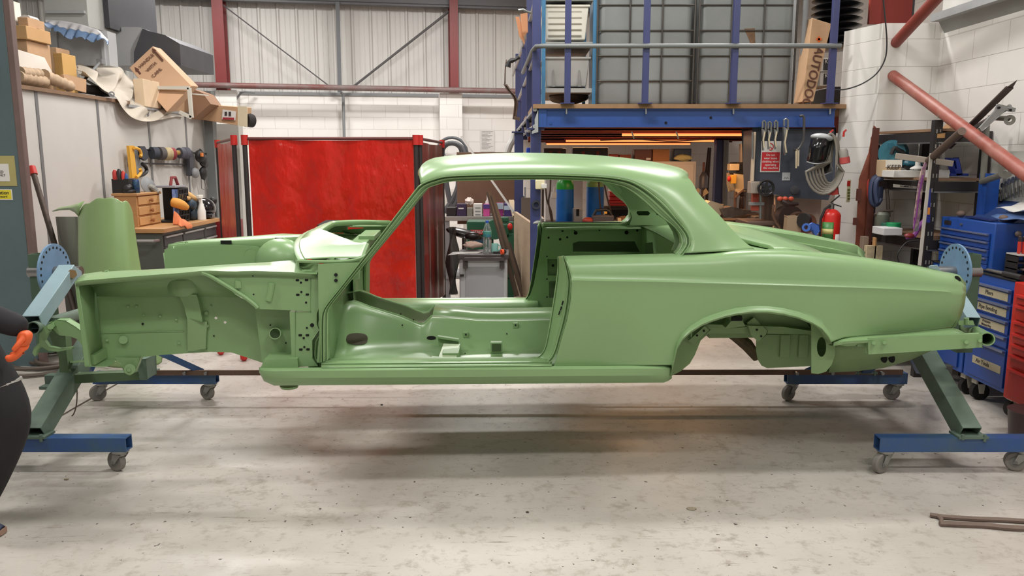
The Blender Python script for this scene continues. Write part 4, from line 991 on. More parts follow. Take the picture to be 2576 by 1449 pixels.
obj('clothes_airer', fr, mat('frame_cream', (196, 192, 182), .5), label='cream painted metal rack hooked on the booth edge by the grey post', cat='frame')
obj('open_flap_box', B().prism([at(x, y, 10.9) for x, y in ((478,222),(510,234),(530,262),(484,300),(480,262))], (0, .4, 0)), mat('carton_shadow', (146, 112, 88), .85), label='open brown carton leaning against the grey post', cat='cardboard box', bev=.004)
lb = root('long_carton', 'long cardboard carton with a white and red label and tape at its end', 'cardboard box', at(560, 316, 11.4))
A = [at(x, y, 11.2) for x, y in ((500,300),(612,318),(612,270),(503,262))]; dd = Vector((0, .35, .02))
obj('carton', B().hexa([A[0], A[1], A[2], A[3]] + [p+dd for p in A]), CARD, lb, bev=.005)
obj('tape', B().prism([p+Vector((0, -.004, 0)) for p in (at(598,316,11.2), at(621,319,11.2), at(621,268,11.2), at(598,267,11.2))], (0, .03, 0)), mat('cream_tape', (208, 196, 168), .5, var=.1), lb)
lbp = obj('address_label', B().prism([at(x, y, 11.17) for x, y in ((558,300),(592,303),(594,280),(560,275))], (0, .004, 0)), WHITE, lb, label='white address label')
obj('red_band', B().prism([at(x, y, 11.16) for x, y in ((560,300),(589,302),(589,296),(560,295))], (0, .002, 0)), mat('label_red', (150, 40, 50), .5), lbp)
obj('barcode', B().prism([at(x, y, 11.16) for x, y in ((565,291),(571,291),(571,281),(565,281))], (0, .002, 0)).merge(B().prism([at(x, y, 11.16) for x, y in ((575,292),(581,292),(581,281),(575,281))], (0, .002, 0))), INK, lbp)
obj('black_drum', B().cyl(at(617, 302, 11.4), at(634, 304, 11.5), .095, n=18).ell(at(630, 303, 11.5), (.05, .08, .10)), RUBBER, label='round black bundle behind the end of the long carton', cat='bundle')
# ducts behind the booth top
dk = mat('duct_steel', (180, 182, 184), .5, .15, var=.1, vscale=2)
q = root('air_duct', 'large galvanised air duct box under the blue tarpaulin', 'air duct', (at(200,160,9.6).x, 10, RZ))
obj('casing', B().mm(at(100, 165, 9.4), Vector((at(268, 60, 9.4).x, 9.60, at(240, 78, 9.4).z))), dk, q)
obj('duct_flange', B().mm(at(136, 160, 9.37), at(143, 60, 9.4)).mm(at(258, 165, 9.37), at(264, 100, 9.4)), dk, q)
q = root('air_duct', 'grey sloping duct hood with its shaded side painted dark, left of the HANDLE WITH CARE carton', 'air duct', (at(330,165,11).x, 11, RZ))
obj('casing', B().prism([at(x, y, 10.9) for x, y in ((246,68),(350,68),(328,128),(328,165),(262,165),(262,110))], (0, 1.4, 0)), dk, q)
obj('side_casing', B().prism([at(x, y, 11.0) for x, y in ((350,68),(375,78),(415,88),(452,110),(455,165),(328,165),(328,128))], (0, 1.2, 0)), mat('duct_steel_shade', (84, 84, 88), .55, .2, var=.15), q)  # side in a darker copy of the duct steel; its shade is painted in
q = root('vertical_duct', 'pale galvanised duct rising above the blue tarpaulin at the top left', 'air duct', (at(165,60,10).x, 10, at(165,62,10).z))
obj('casing', B().mm(at(116, 66, 10.2), Vector((at(214, -40, 10.2).x, 11, 4.6))), mat('duct_bright', (198, 200, 196), .4, .3, var=.1), q)
obj('band', B().mm(at(114, 33, 10.15), at(216, 28, 10.2)), dk, q)
obj('dark_duct', B().mm(at(216, 70, 10.6), Vector((at(268, -40, 10.6).x, 12, 4.6))), mat('duct_steel_shade2', (66, 66, 70), .6, .2, var=.1), label='dark grey duct beside the pale vertical one', cat='air duct')
rg = random.Random(11); rows = []
for i in range(14):
    t = i/13; row = []
    for k in range(30):
        s_ = k/29; x = lerp(112, 272, s_); yt = interp([(0,50),(.3,52),(.6,62),(.85,75),(1,100)], s_); yb = interp([(0,62),(.2,80),(.35,98),(.5,92),(.7,104),(.9,98),(1,110)], s_)
        p = at(x, lerp(yt, yb, t), lerp(9.38, 9.12, t**.6)); p += Vector((0, .05*math.sin(k*1.3+t*4)*t, .03*math.sin(k*1.9+i*.6)*t)); row.append(p)
    rows.append(row)
tg = obj('tarpaulin', B().grid(rows[:7]), mat('tarp_grey', (170, 168, 170), .5, var=.1, vscale=4), sol=.006, sub=1, ang=90, label='crumpled grey tarpaulin with blue underside on top of the ducts', cat='tarpaulin')
obj('blue_underside', B().grid(rows[6:]), mat('tarp_blue', (86, 110, 142), .5, var=.2, vscale=5), tg, sol=.006, sub=1, ang=90, label='blue underside')
# ---- tool cabinet with a wooden top
CX, CY0, CY1 = -3.66, 8.22, 9.75
cab = root('tool_cabinet', 'long dark grey drawer cabinet with a wooden worktop beside the panel wall', 'tool cabinet', (-4.0, 9.0, 0))
obj('body', B().mm((-4.33, CY0+.02, .08), (CX-.01, CY1, .93)), mat('cabinet_green_grey', (88, 92, 86), .45, var=.08), cab, bev=.004)
obj('worktop', B().mm((-4.36, CY0-.02, .935), (CX+.03, CY1+.02, .98)), WOOD, cab, bev=.003)
dm = mat('drawer_dark', (62, 62, 64), .45, .2)
hsil = mat('handle_silver', (176, 174, 172), .35, .5)
for c0, c1 in ((CY0+.04, CY0+.50), (CY0+.52, CY1-.42), (CY1-.40, CY1-.02)):
    for k in range(6):
        z1 = .90-k*.125; d_ = obj('drawer', B().mm((CX-.012, c0, z1-.115), (CX, c1, z1)), dm, cab, bev=.002)
        obj('handle', B().mm((CX, c0+.02, z1-.022), (CX+.018, c1-.02, z1-.006)), hsil, d_)
obj('push_handle', B().tube([(-4.2, CY0+.0, .86), (-4.2, CY0-.07, .86), (-3.72, CY0-.07, .86), (-3.70, CY0+.0, .86)], .015, 10), hsil, cab)
cab0, cab1 = None, None
pc = root('pine_chest', 'small pine chest of drawers standing on the wooden worktop', 'chest of drawers', (-4.1, 8.6, .98))
PX1 = -4.0; py0, py1 = 8.42, 8.98; pz = at(373, 493, 8.42).z; pxl = at(287, 500, 8.42).x
obj('case', B().mm((pxl, py0, .982), (PX1, py1, pz)), WOOD, pc, bev=.003)
obj('top', B().mm((pxl-.02, py0-.015, pz), (PX1+.02, py1+.01, pz+.025)), WOOD, pc, bev=.004)
kn = mat('knob_wood', (150, 98, 60), .4)
hh = (pz-.982)/3
for k in range(3):
    z0 = .982 + k*hh; d_ = obj('drawer', B().mm((PX1, py0+.03, z0+.012), (PX1+.012, py1-.03, z0+hh-.012)), mat('pine_light', (204, 158, 106), .5, var=.12, vscale=5), pc, bev=.003)
    obj('knob', B().lathe([(.012,0),(.01,.015),(.022,.025),(.022,.035),(.008,.042)], (PX1+.012, (py0+py1)/2, z0+hh/2), (1, 0, 0), 14), kn, d_)
# on the chest
q = root('bottle_rack', 'black rack of red and blue bottles on the pine chest', 'rack', at(304, 486, 8.6))
obj('rack', pbox(283, 450, 322, 487, 8.5, .12), BLACK, q)
for k, (x, y, w, c_) in enumerate(((290,427,6,(178,44,40)),(301,425,6,(40,36,38)),(311,430,5,(196,60,50)),(318,436,4,(52,90,150)),(296,437,5,(150,36,36)))):
    a = at(x, 452, 8.52); obj('bottle', B().lathe([(w*.0043,0),(w*.0043,at(x,y,8.52).z-a.z-.03),(w*.002,at(x,y,8.52).z-a.z)], a, (0,0,1), 12), mat('bottle_%d' % k, c_, .35), q)
obj('drinks_can', B().lathe([(.03,0),(.035,.01),(.035,.13),(.028,.15)], at(344, 487, 8.55)), mat('can_green', (62, 96, 104), .35, .4, var=.5, vscale=30, col2=(40, 60, 120)), label='tall green and blue can on the pine chest', cat='can')
obj('black_camera', B().ell(at(322, 475, 8.5), (.05, .05, .05), nz=.1).ell(at(325, 482, 8.5), (.07,.05,.03), nz=.1), BLACK, label='small black tool lying in front of the green can', cat='tool')
q = root('angle_sander', 'disc sander lying on edge on the pine chest', 'sander', at(385, 486, 8.9))
obj('disc', B().lathe([(.10,0),(.105,.01),(.09,.02)], at(372, 468, 8.9), (.9, -.3, .3), 22), GREY, q); obj('body', B().tube([at(374,468,8.9), at(385,474,8.9), at(400,484,8.9)], [.03,.035,.02], 10), mat('sander_body', (170, 166, 156), .5, var=.5, vscale=25, col2=(50,48,46)), q)
# rails with discs on the booth wall
XW = BX+.04
q = root('tool_rail', 'upper black rail for sanding discs on the white panel wall', 'rail', atX(430, 377, XW)); obj('rail', B().bar(atX(365, 377, XW), atX(535, 388, XW), .02), BLACK, q)
q = root('tool_rail', 'lower black rail on the white panel wall under the sanding discs', 'rail', atX(430, 413, XW)); obj('rail', B().bar(atX(358, 411, XW), atX(478, 414, XW), .02), BLACK, q)
ys = root('long_sander', 'long yellow sanding board with two handles hung on the white panel wall', 'sanding board', atX(333, 446, XW))
obj('board', B().prism([atX(x, y, XW+.05) for x, y in ((325,367),(336,367),(345,447),(333,448))], (-.03, 0, 0)), YELLOW, ys, bev=.003)
obj('pad', B().prism([atX(x, y, XW+.02) for x, y in ((336,368),(352,372),(354,440),(345,446))], (-.02, 0, 0)), GREY, ys)
for pp in (((337,372),(350,376),(355,388),(353,394)), ((352,425),(355,432),(350,441),(343,446))):
    obj('handle', B().tube([atX(x, y, XW+.07) for x, y in sm(pp, 3)], .018, 8), YELLOW, ys)
obj('sanding_pad', B().prism([atX(x, y, XW+.03) for x, y in ((346,368),(358,368),(366,382),(366,398),(360,404),(352,400))], (.03, 0, 0)), mat('pad_dark', (60, 62, 70), .7), label='dark grey hand pad right of the yellow sanding board', cat='sanding pad')
obj('black_tool', B().tube([atX(x, y, XW+.04) for x, y in sm([(358,412),(366,420),(369,430),(362,438),(350,442)], 3)], .022, 8), BLACK, label='curved black handle beside the yellow sanding board', cat='tool')
for k, (x, y, rx, ry, c_, lab) in enumerate(((388,385,12,16,(62,66,76),'dark grey sanding block hanging first on the upper rail'), (404,386,7,17,(90,84,84),'dark sanding disc next to the two tan discs'), (412,387,7,17,(186,168,130),'left tan sanding disc on the upper rail'), (420,387,7,17,(178,160,124),'right tan sanding disc on the upper rail'), (429,387,7,16,(140,50,56),'maroon sanding disc on the upper rail'), (444,384,6,6,(168,134,70),'small brass-coloured wheel on the upper rail'), (455,385,6,14,(86,86,98),'left of the two grey discs at the end of the upper rail'), (466,385,7,15,(86,86,98),'right of the two grey discs at the end of the upper rail'))):
    c_0 = atX(x, y, XW+.05); s_ = -c_0.x/1.0*0+c_0.y/1980
    obj('sanding_disc', B().cyl(c_0+Vector((-.02*rx/12, -.03, 0)), c_0+Vector((.02, .03, 0)), ry*s_*.95, n=18), mat('disc_%d' % k, c_, .8, var=.2, vscale=20), label=lab, cat='sanding disc')
obj('long_black_sander', B().prism([atX(x, y, XW+.06) for x, y in sm([(477,377),(484,380),(489,395),(488,430),(482,443),(479,440)], 2)], (-.06, 0, 0)), mat('sander_grey', (66, 66, 72), .6), label='long dark air sander hung upright at the right end of the rails', cat='sander')
rr = root('hung_air_tools', 'cluster of black and orange air tools hung by the grey post', 'air tools', atX(508, 455, XW))
obj('body', B().ell(atX(503, 393, XW+.08), (.06, .10, .09), nz=.2, seed=2).ell(atX(513, 408, XW+.08), (.05, .12, .08), nz=.2, seed=5).ell(atX(512, 436, XW+.08), (.05, .10, .09), nz=.2, seed=8), BLACK, rr, sub=1)
obj('orange_tag', B().box(atX(508, 389, XW+.14), (.02, .06, .05)), mat('orange_plastic', (214, 120, 50), .5), rr)
obj('grey_cup', B().ell(atX(491, 435, XW+.08), (.05, .09, .07)), GREY, rr); obj('hook_rod', B().tube([atX(x, y, XW+.06) for x, y in ((506,445),(507,474),(513,477))], .006, 6).tube([atX(x, y, XW+.06) for x, y in ((513,445),(521,475))], .012, 6), STEEL, rr)
# clutter on the worktop
def on(px, py): return atZ(px, py, .982)
q = root('wire_basket', 'black wire basket stacked beside the pine chest', 'basket', (-3.92, 9.15, .982))
b = B()
for k in range(7): b.bar((-3.80, 9.02, 1.0+k*.06), (-3.80, 9.28, 1.0+k*.06), .012)
for k in range(7): b.bar((-3.80, 9.02+k*.043, .99), (-3.80, 9.02+k*.043, 1.37), .01)
b.mm((-4.1, 9.0, .985), (-3.8, 9.3, 1.0)).mm((-4.1, 9.29, .985), (-3.80, 9.30, 1.37)); obj('mesh', b, BLACK, q)
obj('blister_pack', B().mm((-3.86, 8.99, .985), (-3.84, 9.10, 1.36)), mat('pack_blue', (70, 100, 180), .3, var=.6, vscale=25, col2=(150, 170, 210)), label='shiny blue blister pack between the pine chest and the wire basket', cat='pack')
q = root('toolbox', 'dark red handled case on top of the wire basket', 'toolbox', (-3.95, 9.15, 1.375)); obj('case', B().mm((-4.1, 9.0, 1.375), (-3.82, 9.3, 1.40)), mat('case_grey', (150, 150, 156), .5), q, bev=.004)
obj('handle', B().tube([(-3.9, 9.06, 1.40), (-3.9, 9.10, 1.49), (-3.9, 9.2, 1.49), (-3.9, 9.26, 1.40)], .018, 8), mat('maroon', (128, 36, 40), .4), q)
def glove(name, pts, rs, m, lab, cat='glove'):
    obj(name, B().tube(cr([at(*p) for p in pts], 3), resample_r(rs, (len(pts)-1)*3+1), 12), m, label=lab, cat=cat, sub=1)
def resample_r(rs, n): return [interp([(i/(len(rs)-1), r) for i, r in enumerate(rs)], k/(n-1)) for k in range(n)]
GL = mat('glove_leather', (214, 170, 110), .75, var=.15); GL2 = mat('glove_orange', (226, 160, 72), .7, var=.1)
glove('work_glove', ((436,480,9.3),(455,486,9.35),(475,493,9.4),(498,503,9.45)), [.02,.055,.05,.02], GL, 'tan leather glove lying on top of the heap right of the pine chest')
glove('work_glove', ((440,492,9.2),(460,497,9.25),(480,500,9.3)), [.02,.04,.02], GL, 'tan glove half hidden under the top glove')
glove('work_glove', ((432,508,9.0),(446,511,9.0),(460,517,9.05),(474,524,9.1)), [.055,.06,.055,.03], GL2, 'bright orange-yellow gauntlet in the middle of the heap')
obj('cable_reel', B().ell((-3.80, 9.42, 1.05), (.05, .10, .08), nz=.15, seed=1).ell((-3.78, 9.34, 1.17), (.05, .09, .06), nz=.15, seed=6), mat('dark_teal', (38, 56, 70), .5), label='dark coiled tool cable at the foot of the glove heap', cat='cable', sub=1)
obj('black_case', B().ell((-3.86, 9.5, 1.10), (.08, .10, .13), nz=.12, seed=3), BLACK, label='black drill body in front of the spray bottle', cat='drill')
sb = on(495, 556); sb.x = -3.72; sb.y = 9.45; sb.z = .982
q = root('spray_bottle', 'white trigger spray bottle on the wooden worktop', 'spray bottle', sb)
obj('bottle', B().lathe([(.05,0),(.05,.10),(.035,.16),(.022,.20),(.018,.26)], sb, n=16), mat('bottle_white', (224, 222, 216), .4), q); obj('spray_head', B().box(sb+Vector((0, -.02, .275)), (.04, .12, .04)).box(sb+Vector((0, -.05, .24)), (.012, .012, .06)), mat('head_white', (220, 216, 206), .4), q, bev=.006)
hb = Vector((-3.78, 9.70, 1.0))
q = root('welding_helmet', 'glossy black welding helmet at the far end of the worktop', 'helmet', hb)
obj('shell', B().ell(hb+Vector((0, .0, .10)), (.13, .17, .13), 24, 16, R=(0, .2, 0)), mat('gloss_black', (22, 20, 24), .12, coat=.5), q)
obj('rim', B().box(hb+Vector((.08, -.08, .02)), (.12, .12, .05)), mat('gloss_black', (22, 20, 24)), q, bev=.01)
oc_ = on(432, 566)
rows = []
for i in range(9):
    row = []
    for k in range(11):
        t, s_ = i/8, k/10; x = lerp(-3.72, -3.62, t); y = lerp(8.62, 8.95, s_) + .03*math.sin(t*5); z = .985 + .07*(1-t)*math.sin(PI*s_)**2*(1+.4*math.sin(k*2)) + (.16*max(0, 1-abs(s_-.2)*5)*(1-t))
        if t > .8: x = -3.622; z = .985 - .06*(t-.8)/.2*(1 if s_ > .4 else .3)
        row.append(Vector((x, y, z)))
    rows.append(row)
obj('rag', B().grid(rows), ORANGE, sol=.006, sub=1, ang=90, label='orange cloth crumpled on the front edge of the worktop', cat='cloth')
obj('valve_knob', B().ell(at(536, 505, 10), (.05,.05,.05)).tube([at(536,505,10), at(540,522,10), at(541,545,10)], .02, 8), BLACK, label='black round ended tool behind the welding helmet', cat='tool')
obj('red_cabinet', B().mm((-3.9, 9.85, 0), (-3.52, 10.3, .93)), mat('dark_red_paint', (120, 30, 34), .45), label='dark red cabinet just beyond the wooden worktop', cat='cabinet', bev=.006)
# ---- green bonnet panel standing on end behind the stand
BM = mat('bonnet_green', (136, 164, 110), .32, var=.05, vscale=3)
bn = root('car_bonnet', 'pale green bonnet panel standing on end by the panel wall, lip curled left', 'car bonnet', (at(280,700,6.4).x, 6.5, 0))
tp_ = [(196,540,6.55),(205,520,6.5),(216,508,6.45),(224,514,6.43),(238,499,6.4),(252,496,6.38),(262,500,6.37),(280,495,6.36),(300,501,6.38),(306,510,6.38),(316,502,6.4),(324,508,6.45),(334,530,6.5)]
bt_ = [(x_,1) for x_ in (262,274,286,294,308,324,338,358,378,386,400,416,448)]
rows = []
T2 = [at(*p) for p in tp_]
for i, p in enumerate(T2):
    q_ = Vector((at(bt_[i][0]-20, 900, p.y).x, p.y-.10, .0)); rows.append([p.lerp(q_, t)+Vector((0, -.12*math.sin(PI*t)*.6, 0)) for t in (0, .03, .1, .3, .5, .7, .9, 1)])
obj('outer_skin', B().grid(rows), BM, bn, sol=.003, sub=1, ang=80)
L1 = [at(134,530,7.1), at(150,522,7.0), at(175,518,6.8), at(196,512,6.6), at(212,506,6.47)]; L2 = [at(134,532,7.1), at(150,529,7.0), at(175,528,6.8), at(188,534,6.6), at(197,544,6.52)]
obj('front_lip', B().grid([L1, [a.lerp(c, .5)+Vector((0, -.02, .0)) for a, c in zip(L1, L2)], L2]), BM, bn, sol=.004)
obj('bonnet_inner', B().grid([[at(197,545,6.56), at(140,545,7.1)], [Vector((at(215,900,6.5).x, 6.5, 0)), Vector((at(180,900,7.0).x, 7.0, 0))]]), mat('bonnet_inside', (88, 90, 78), .7), bn, sol=.003)
# ---- red welding curtain screen
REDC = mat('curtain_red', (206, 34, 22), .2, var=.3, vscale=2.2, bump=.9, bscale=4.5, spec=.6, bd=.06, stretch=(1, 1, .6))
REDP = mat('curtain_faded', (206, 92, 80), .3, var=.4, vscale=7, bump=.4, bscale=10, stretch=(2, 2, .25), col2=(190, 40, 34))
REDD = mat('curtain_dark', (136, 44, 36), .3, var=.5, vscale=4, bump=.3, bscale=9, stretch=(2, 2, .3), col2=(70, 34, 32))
POST = mat('post_black', (46, 40, 40), .5)
sc = root('welding_screen', 'red plastic welding curtain on a black three-panel frame in the middle distance', 'welding screen', (at(830,800,6.95).x, 6.95, 0))
def curtain(a, c, z0, z1, m, amp, nwav):
    rows = []
    for i in range(15):
        t = i/14; row = []
        for k in range(61):
            s_ = k/60; d_ = (c-a).normalized(); nn_ = Vector((-d_.y, d_.x, 0)); p = a.lerp(c, s_); w = amp*math.sin(s_*nwav*2*PI)*(.3+.7*t) + amp*.5*math.sin(s_*nwav*5.3+1+t*1.5)
            row.append(Vector((p.x, p.y, lerp(z1, z0, t))) + nn_*w + Vector((0, 0, -.012*math.sin(s_*PI)*(1-t))))
        rows.append(row)
    return obj('curtain', B().grid(rows), m, sc, ang=90)
mY = 6.95
A0, A1 = at(624, 350, mY), at(1040, 352, mY); ztop = at(800, 350, mY).z
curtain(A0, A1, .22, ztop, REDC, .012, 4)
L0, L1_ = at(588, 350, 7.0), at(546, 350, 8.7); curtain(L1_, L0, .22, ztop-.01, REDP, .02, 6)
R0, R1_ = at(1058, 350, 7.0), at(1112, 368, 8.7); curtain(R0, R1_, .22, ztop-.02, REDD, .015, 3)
for p in (at(588, 350, 7.0), at(615, 350, mY), at(1046, 350, mY), at(1056, 350, 7.0), L1_, R1_):
    po = obj('post', B().cyl((p.x, p.y, .08), (p.x, p.y, ztop-.02), .021, n=12), POST, sc)
    obj('post_cap', B().cyl((p.x, p.y, ztop-.05), (p.x, p.y, ztop+.035), .030, n=12), RED, po)
for a, c in ((at(615,350,mY), at(1046,350,mY)), (at(588,350,7.0), L1_), (at(1056,350,7.0), R1_)):
    obj('top_rail', B().cyl((a.x, a.y, ztop+.005), (c.x, c.y, ztop+.005), .014, n=10), mat('rail_brown', (96, 40, 36), .4), sc)
for px, py in ((556, 893), (614, 908), (1040, 905)):
    p = atZ(px, py, .0); obj('foot', B().lathe([(.012,0),(.030,.02),(.030,.05),(.02,.07)], p, n=12).bar(p+Vector((0, 0, .08)), Vector((p.x+.02, 6.97, .10)), .03), RED, sc)
# ================================================================ MEZZANINE
MY = 7.25; DZ = at(1700, 262, MY).z
mx0, mx1 = at(1347, 262, MY).x, at(2104, 262, MY).x
DB = at(1700, 273, MY).z; BBt = at(1700, 320, MY).z
DECK = mat('chipboard_edge', (152, 118, 86), .8, var=.15, vscale=20)
struct('floor_mezzanine', B().prism([(mx0-.02, MY-.02, DB), (mx1, MY-.02, DB), (mx1+.5, MY+.15, DB), (mx1+1.5, MY+.4, DB), (mx1+1.5, 16.2, DB), (mx0-.16, 15.5, DB)], (0, 0, DZ-DB)), DECK)
mz = root('mezzanine_beam', 'deep royal blue steel beam along the front edge of the mezzanine floor', 'steel beam', ((mx0+mx1)/2, MY, BBt))
MB = mat('beam_blue', (48, 80, 146), .28, var=.1, vscale=3, bump=.12, bscale=30)
obj('web', B().mm((mx0+.03, MY+.02, BBt), (mx1, MY+.035, DB)), MB, mz); obj('flange', B().mm((mx0+.03, MY+.0, BBt), (mx1, MY+.09, BBt+.012)), MB, mz); obj('flange', B().mm((mx0+.03, MY+.0, DB-.012), (mx1, MY+.09, DB)), MB, mz)
obj('end_plate', B().mm((mx0+.03, MY+.006, BBt), (mx0+.10, MY+.03, DB-.0)), MB, mz)
for px, py in ((1385, 309), (1675, 309), (1788, 296)): obj('bolt_hole', B().cyl(at(px, py, MY+.015), at(px, py, MY+.022), .012 if px != 1385 else .016, n=12), DARK if px != 1385 else MB, mz)
for px in (1425, 1625, 1845, 2088): obj('hanging_bolt', B().cyl(at(px, 272, MY+.0), at(px, 287, MY+.0), .008, n=8), GALV, mz)
sb_ = root('side_channel', 'pierced galvanised channel running back along the left edge of the mezzanine', 'steel channel', at(1345, 320, 7.4))
a0_, a1_ = at(1352, 275, MY), at(1297, 337, 13.2); b0_, b1_ = at(1352, 318, MY), at(1297, 352, 13.2)
obj('web', B().grid([[a0_, a1_], [b0_, b1_]]), mat('channel_grey', (96, 88, 84), .45, .5), sb_, sol=.006)
obj('lip', B().tube([a0_+Vector((-.02, 0, 0)), a1_+Vector((-.02, 0, 0))], .02, 6), GALV, sb_); obj('lip', B().tube([b0_+Vector((-.02, 0, 0)), b1_+Vector((-.02, 0, 0))], .022, 6), GALV, sb_)
obj('end_bracket', B().prism([at(x, y, MY-.01) for x, y in ((1345,300),(1354,276),(1354,332),(1338,337),(1338,330),(1346,325))], (0, .02, 0)), GALV, sb_)
for k in range(9):
    t = .06+k*.1; p = a0_.lerp(a1_, t).lerp(b0_.lerp(b1_, t), .5); obj('punched_hole', B().cyl(p+Vector((-.03, 0, .02)), p+Vector((-.002, 0, .02)), .018, n=8), DARK, sb_)
# posts and handrails
PT = NAVY
for px, xb, lb in ((1433, 1427, 'first'), (1638, 1622, 'second'), (1863, 1843, 'third'), (2104, 2087, 'rightmost')):
    a, c = at(xb, 260, MY-.03), at(px, -30, MY-.03)
    p = root('railing_post', 'blue square railing post, %s from the left along the mezzanine front' % lb, 'post', (a.x, MY-.03, DZ), group=None)
    obj('post', B().bar((a.x, MY-.03, DZ), (a.x, MY-.03, 3.5), .054), PT, p, bev=.003); obj('base_plate', B().mm((a.x-.06, MY-.08, DZ), (a.x+.06, MY+.03, DZ+.008)), PT, p)
hz = at(1700, 115.5, MY-.07).z; hx0 = at(1358, 116, MY-.07).x
obj('hand_rail', B().tube([at(1315, 183, 9.6), Vector((hx0-.06, MY+.12, hz-.02)), Vector((hx0-.03, MY-.03, hz)), Vector((hx0+.03, MY-.07, hz)), Vector((at(2116, 116, MY-.07).x, MY-.07, hz))], .021, 12), mat('rail_grey', (112, 115, 116), .45, .2), label='round grey handrail tube along the mezzanine front', cat='handrail')
for i, (px, Y, ww, lb) in enumerate(((1349, 7.35, .075, 'corner post at the left front of the mezzanine'), (1333, 8.6, .075, 'second of the blue posts receding along the mezzanine side'), (1320, 10.0, .075, 'third of the blue posts receding along the mezzanine side'), (1305, 11.8, .10, 'farthest blue post on the mezzanine side'))):
    a = at(px, 240, Y); obj('side_post', B().bar((a.x, Y, DZ-.25), (a.x, Y, 4.3 if i < 2 else 3.2), ww), PT, label='blue '+lb, cat='post', bev=.003)
obj('side_rail', B().tube([at(1352, -20, 7.5), at(1331, 60, 8.7), at(1312, 125, 10.2), at(1290, 190, 12.5)], .018, 8), GALV, label='upper thin grey side rail sloping away at the mezzanine corner', cat='handrail')
obj('side_rail', B().tube([at(1350, 130, 7.6), at(1330, 185, 8.8), at(1314, 225, 10.4), at(1300, 262, 12.5)], .018, 8), GALV, label='lower thin grey side rail sloping away at the mezzanine corner', cat='handrail')
# hanging bodywork scrap and arms at the corner
q = root('rusty_bracket', 'twisted rusty car bumper iron hanging on the outer side of the mezzanine corner', 'scrap metal', at(1300, 300, 7.6))
RU = mat('scrap_rust', (104, 84, 72), .5, .4, var=.4, vscale=12)
obj('iron', B().grid([[at(x-6+k*3, y, 7.7+.02*(k == 1)) for k in range(4)] for x, y in sm([(1273,212),(1283,228),(1294,240),(1300,255),(1299,275),(1296,300)], 3)]), RU, q, sol=.006)
obj('strip', B().grid([[at(x-1.5+k*1.5, y, 7.7) for k in range(3)] for x, y in sm([(1274,150),(1271,175),(1270,212)], 3)]), RU, q, sol=.004); obj('foot', B().bar(at(1292, 296, 7.7), at(1308, 300, 7.7), .03), RU, q)
obj('black_clip', B().tube([at(x, y, 7.7) for x, y in ((1277,168),(1281,156),(1287,152),(1296,150),(1306,143))], [.03,.02,.025,.015,.02], 8), BLACK, q)
q = root('foam_boards', 'two salmon orange foam sheets poking out above the mezzanine corner', 'foam sheet', at(1312, 110, 7.9))
FO = mat('foam_salmon', (214, 152, 112), .8, var=.08)
obj('sheet', B().prism([at(x, y, 7.95) for x, y in sm([(1297,42),(1306,42),(1318,80),(1320,112),(1306,90)], 1)], (0, .02, 0)), FO, q); obj('sheet', B().prism([at(x, y, 7.9) for x, y in ((1309,35),(1327,32),(1328,80),(1318,92),(1313,80))], (0, .02, 0)), FO, q)
obj('bent_hook', B().tube([at(x, y, 7.7) for x, y in ((1304,26),(1316,24),(1325,29),(1336,32))], .012, 8), STEEL, label='bent grey steel hook at the top of the mezzanine corner', cat='hook')
# racking with crates
RB = mat('rack_light_blue', (70, 132, 176), .45, var=.1)
rk = root('storage_rack', 'light blue storage rack holding the pale crates behind the first railing post', 'storage rack', at(1430, 262, 8.0))
rY = 7.9; rx0, rx1 = at(1367, 200, rY).x, at(1494, 200, rY).x
for x in (rx0, rx1):
    for yy in (rY, rY+1.1): obj('upright', B().bar((x, yy, DZ), (x, yy, 4.2), .035), RB, rk)
for py in (105, 222, -10):
    z = at(1430, py, rY).z; obj('shelf', B().mm((rx0+.018, rY-.0, z-.04), (rx1-.018, rY+1.1, z)), mat('shelf_pale', (170, 172, 170), .5), rk)
def crate(x0, y0, x1, y1, m, name, lab, ribs):
    a, c = at(x0, y1, rY+.03), at(x1, y0, rY+.03); z0 = max(a.z, 0); r = root(name, lab, 'crate', ((a.x+c.x)/2, rY+.4, z0)); w = (c.x-a.x)
    tpr = .03; z1 = c.z
    obj('tub', B().hexa([Vector(p) for p in ((a.x+tpr, rY+.05, z0+.002), (c.x-tpr, rY+.05, z0+.002), (c.x-tpr, rY+.75, z0+.002), (a.x+tpr, rY+.75, z0+.002), (a.x, rY+.03, z1), (c.x, rY+.03, z1), (c.x, rY+.8, z1), (a.x, rY+.8, z1))]), m, r, bev=.01)
    obj('rim', B().mm((a.x-.012, rY+.015, z1-.022), (c.x+.012, rY+.82, z1)), m, r, bev=.006)
    for k in range(ribs):
        z = lerp(z0, z1, .12+k*.17); obj('rib', B().mm((a.x+.05, rY+.028, z), (c.x-.07, rY+.055, z+.008)), mat('crate_shade', (186, 182, 172), .6), r)
    return r
CRm = mat('crate_cream', (228, 224, 212), .5, var=.04)
crate(1366, 12, 1482, 100, CRm, 'plastic_crate', 'cream ribbed plastic crate on the upper shelf of the light blue rack', 5)
g_ = crate(1366, 143, 1484, 218, mat('tub_grey', (174, 174, 172), .4, var=.1), 'plastic_tub', 'grey plastic tub on the lower shelf of the light blue rack', 0)
for x in (1392, 1457):
    obj('moulded_flute', B().prism([at(x-4, 218, rY+.02), at(x+5, 218, rY+.02), at(x+1.5, 176, rY+.02), at(x-.5, 176, rY+.02)], (0, .03, 0)), mat('tub_shade', (140, 140, 138), .5), g_)
obj('dark_bundle', B().ell(at(1430, 245, rY+.4), (.22, .25, .07), nz=.1, seed=2, n=18), mat('dark_film', (60, 54, 50), .3), label='dark plastic wrapped bundle under the lowest shelf of the light blue rack', cat='bundle', sub=1)
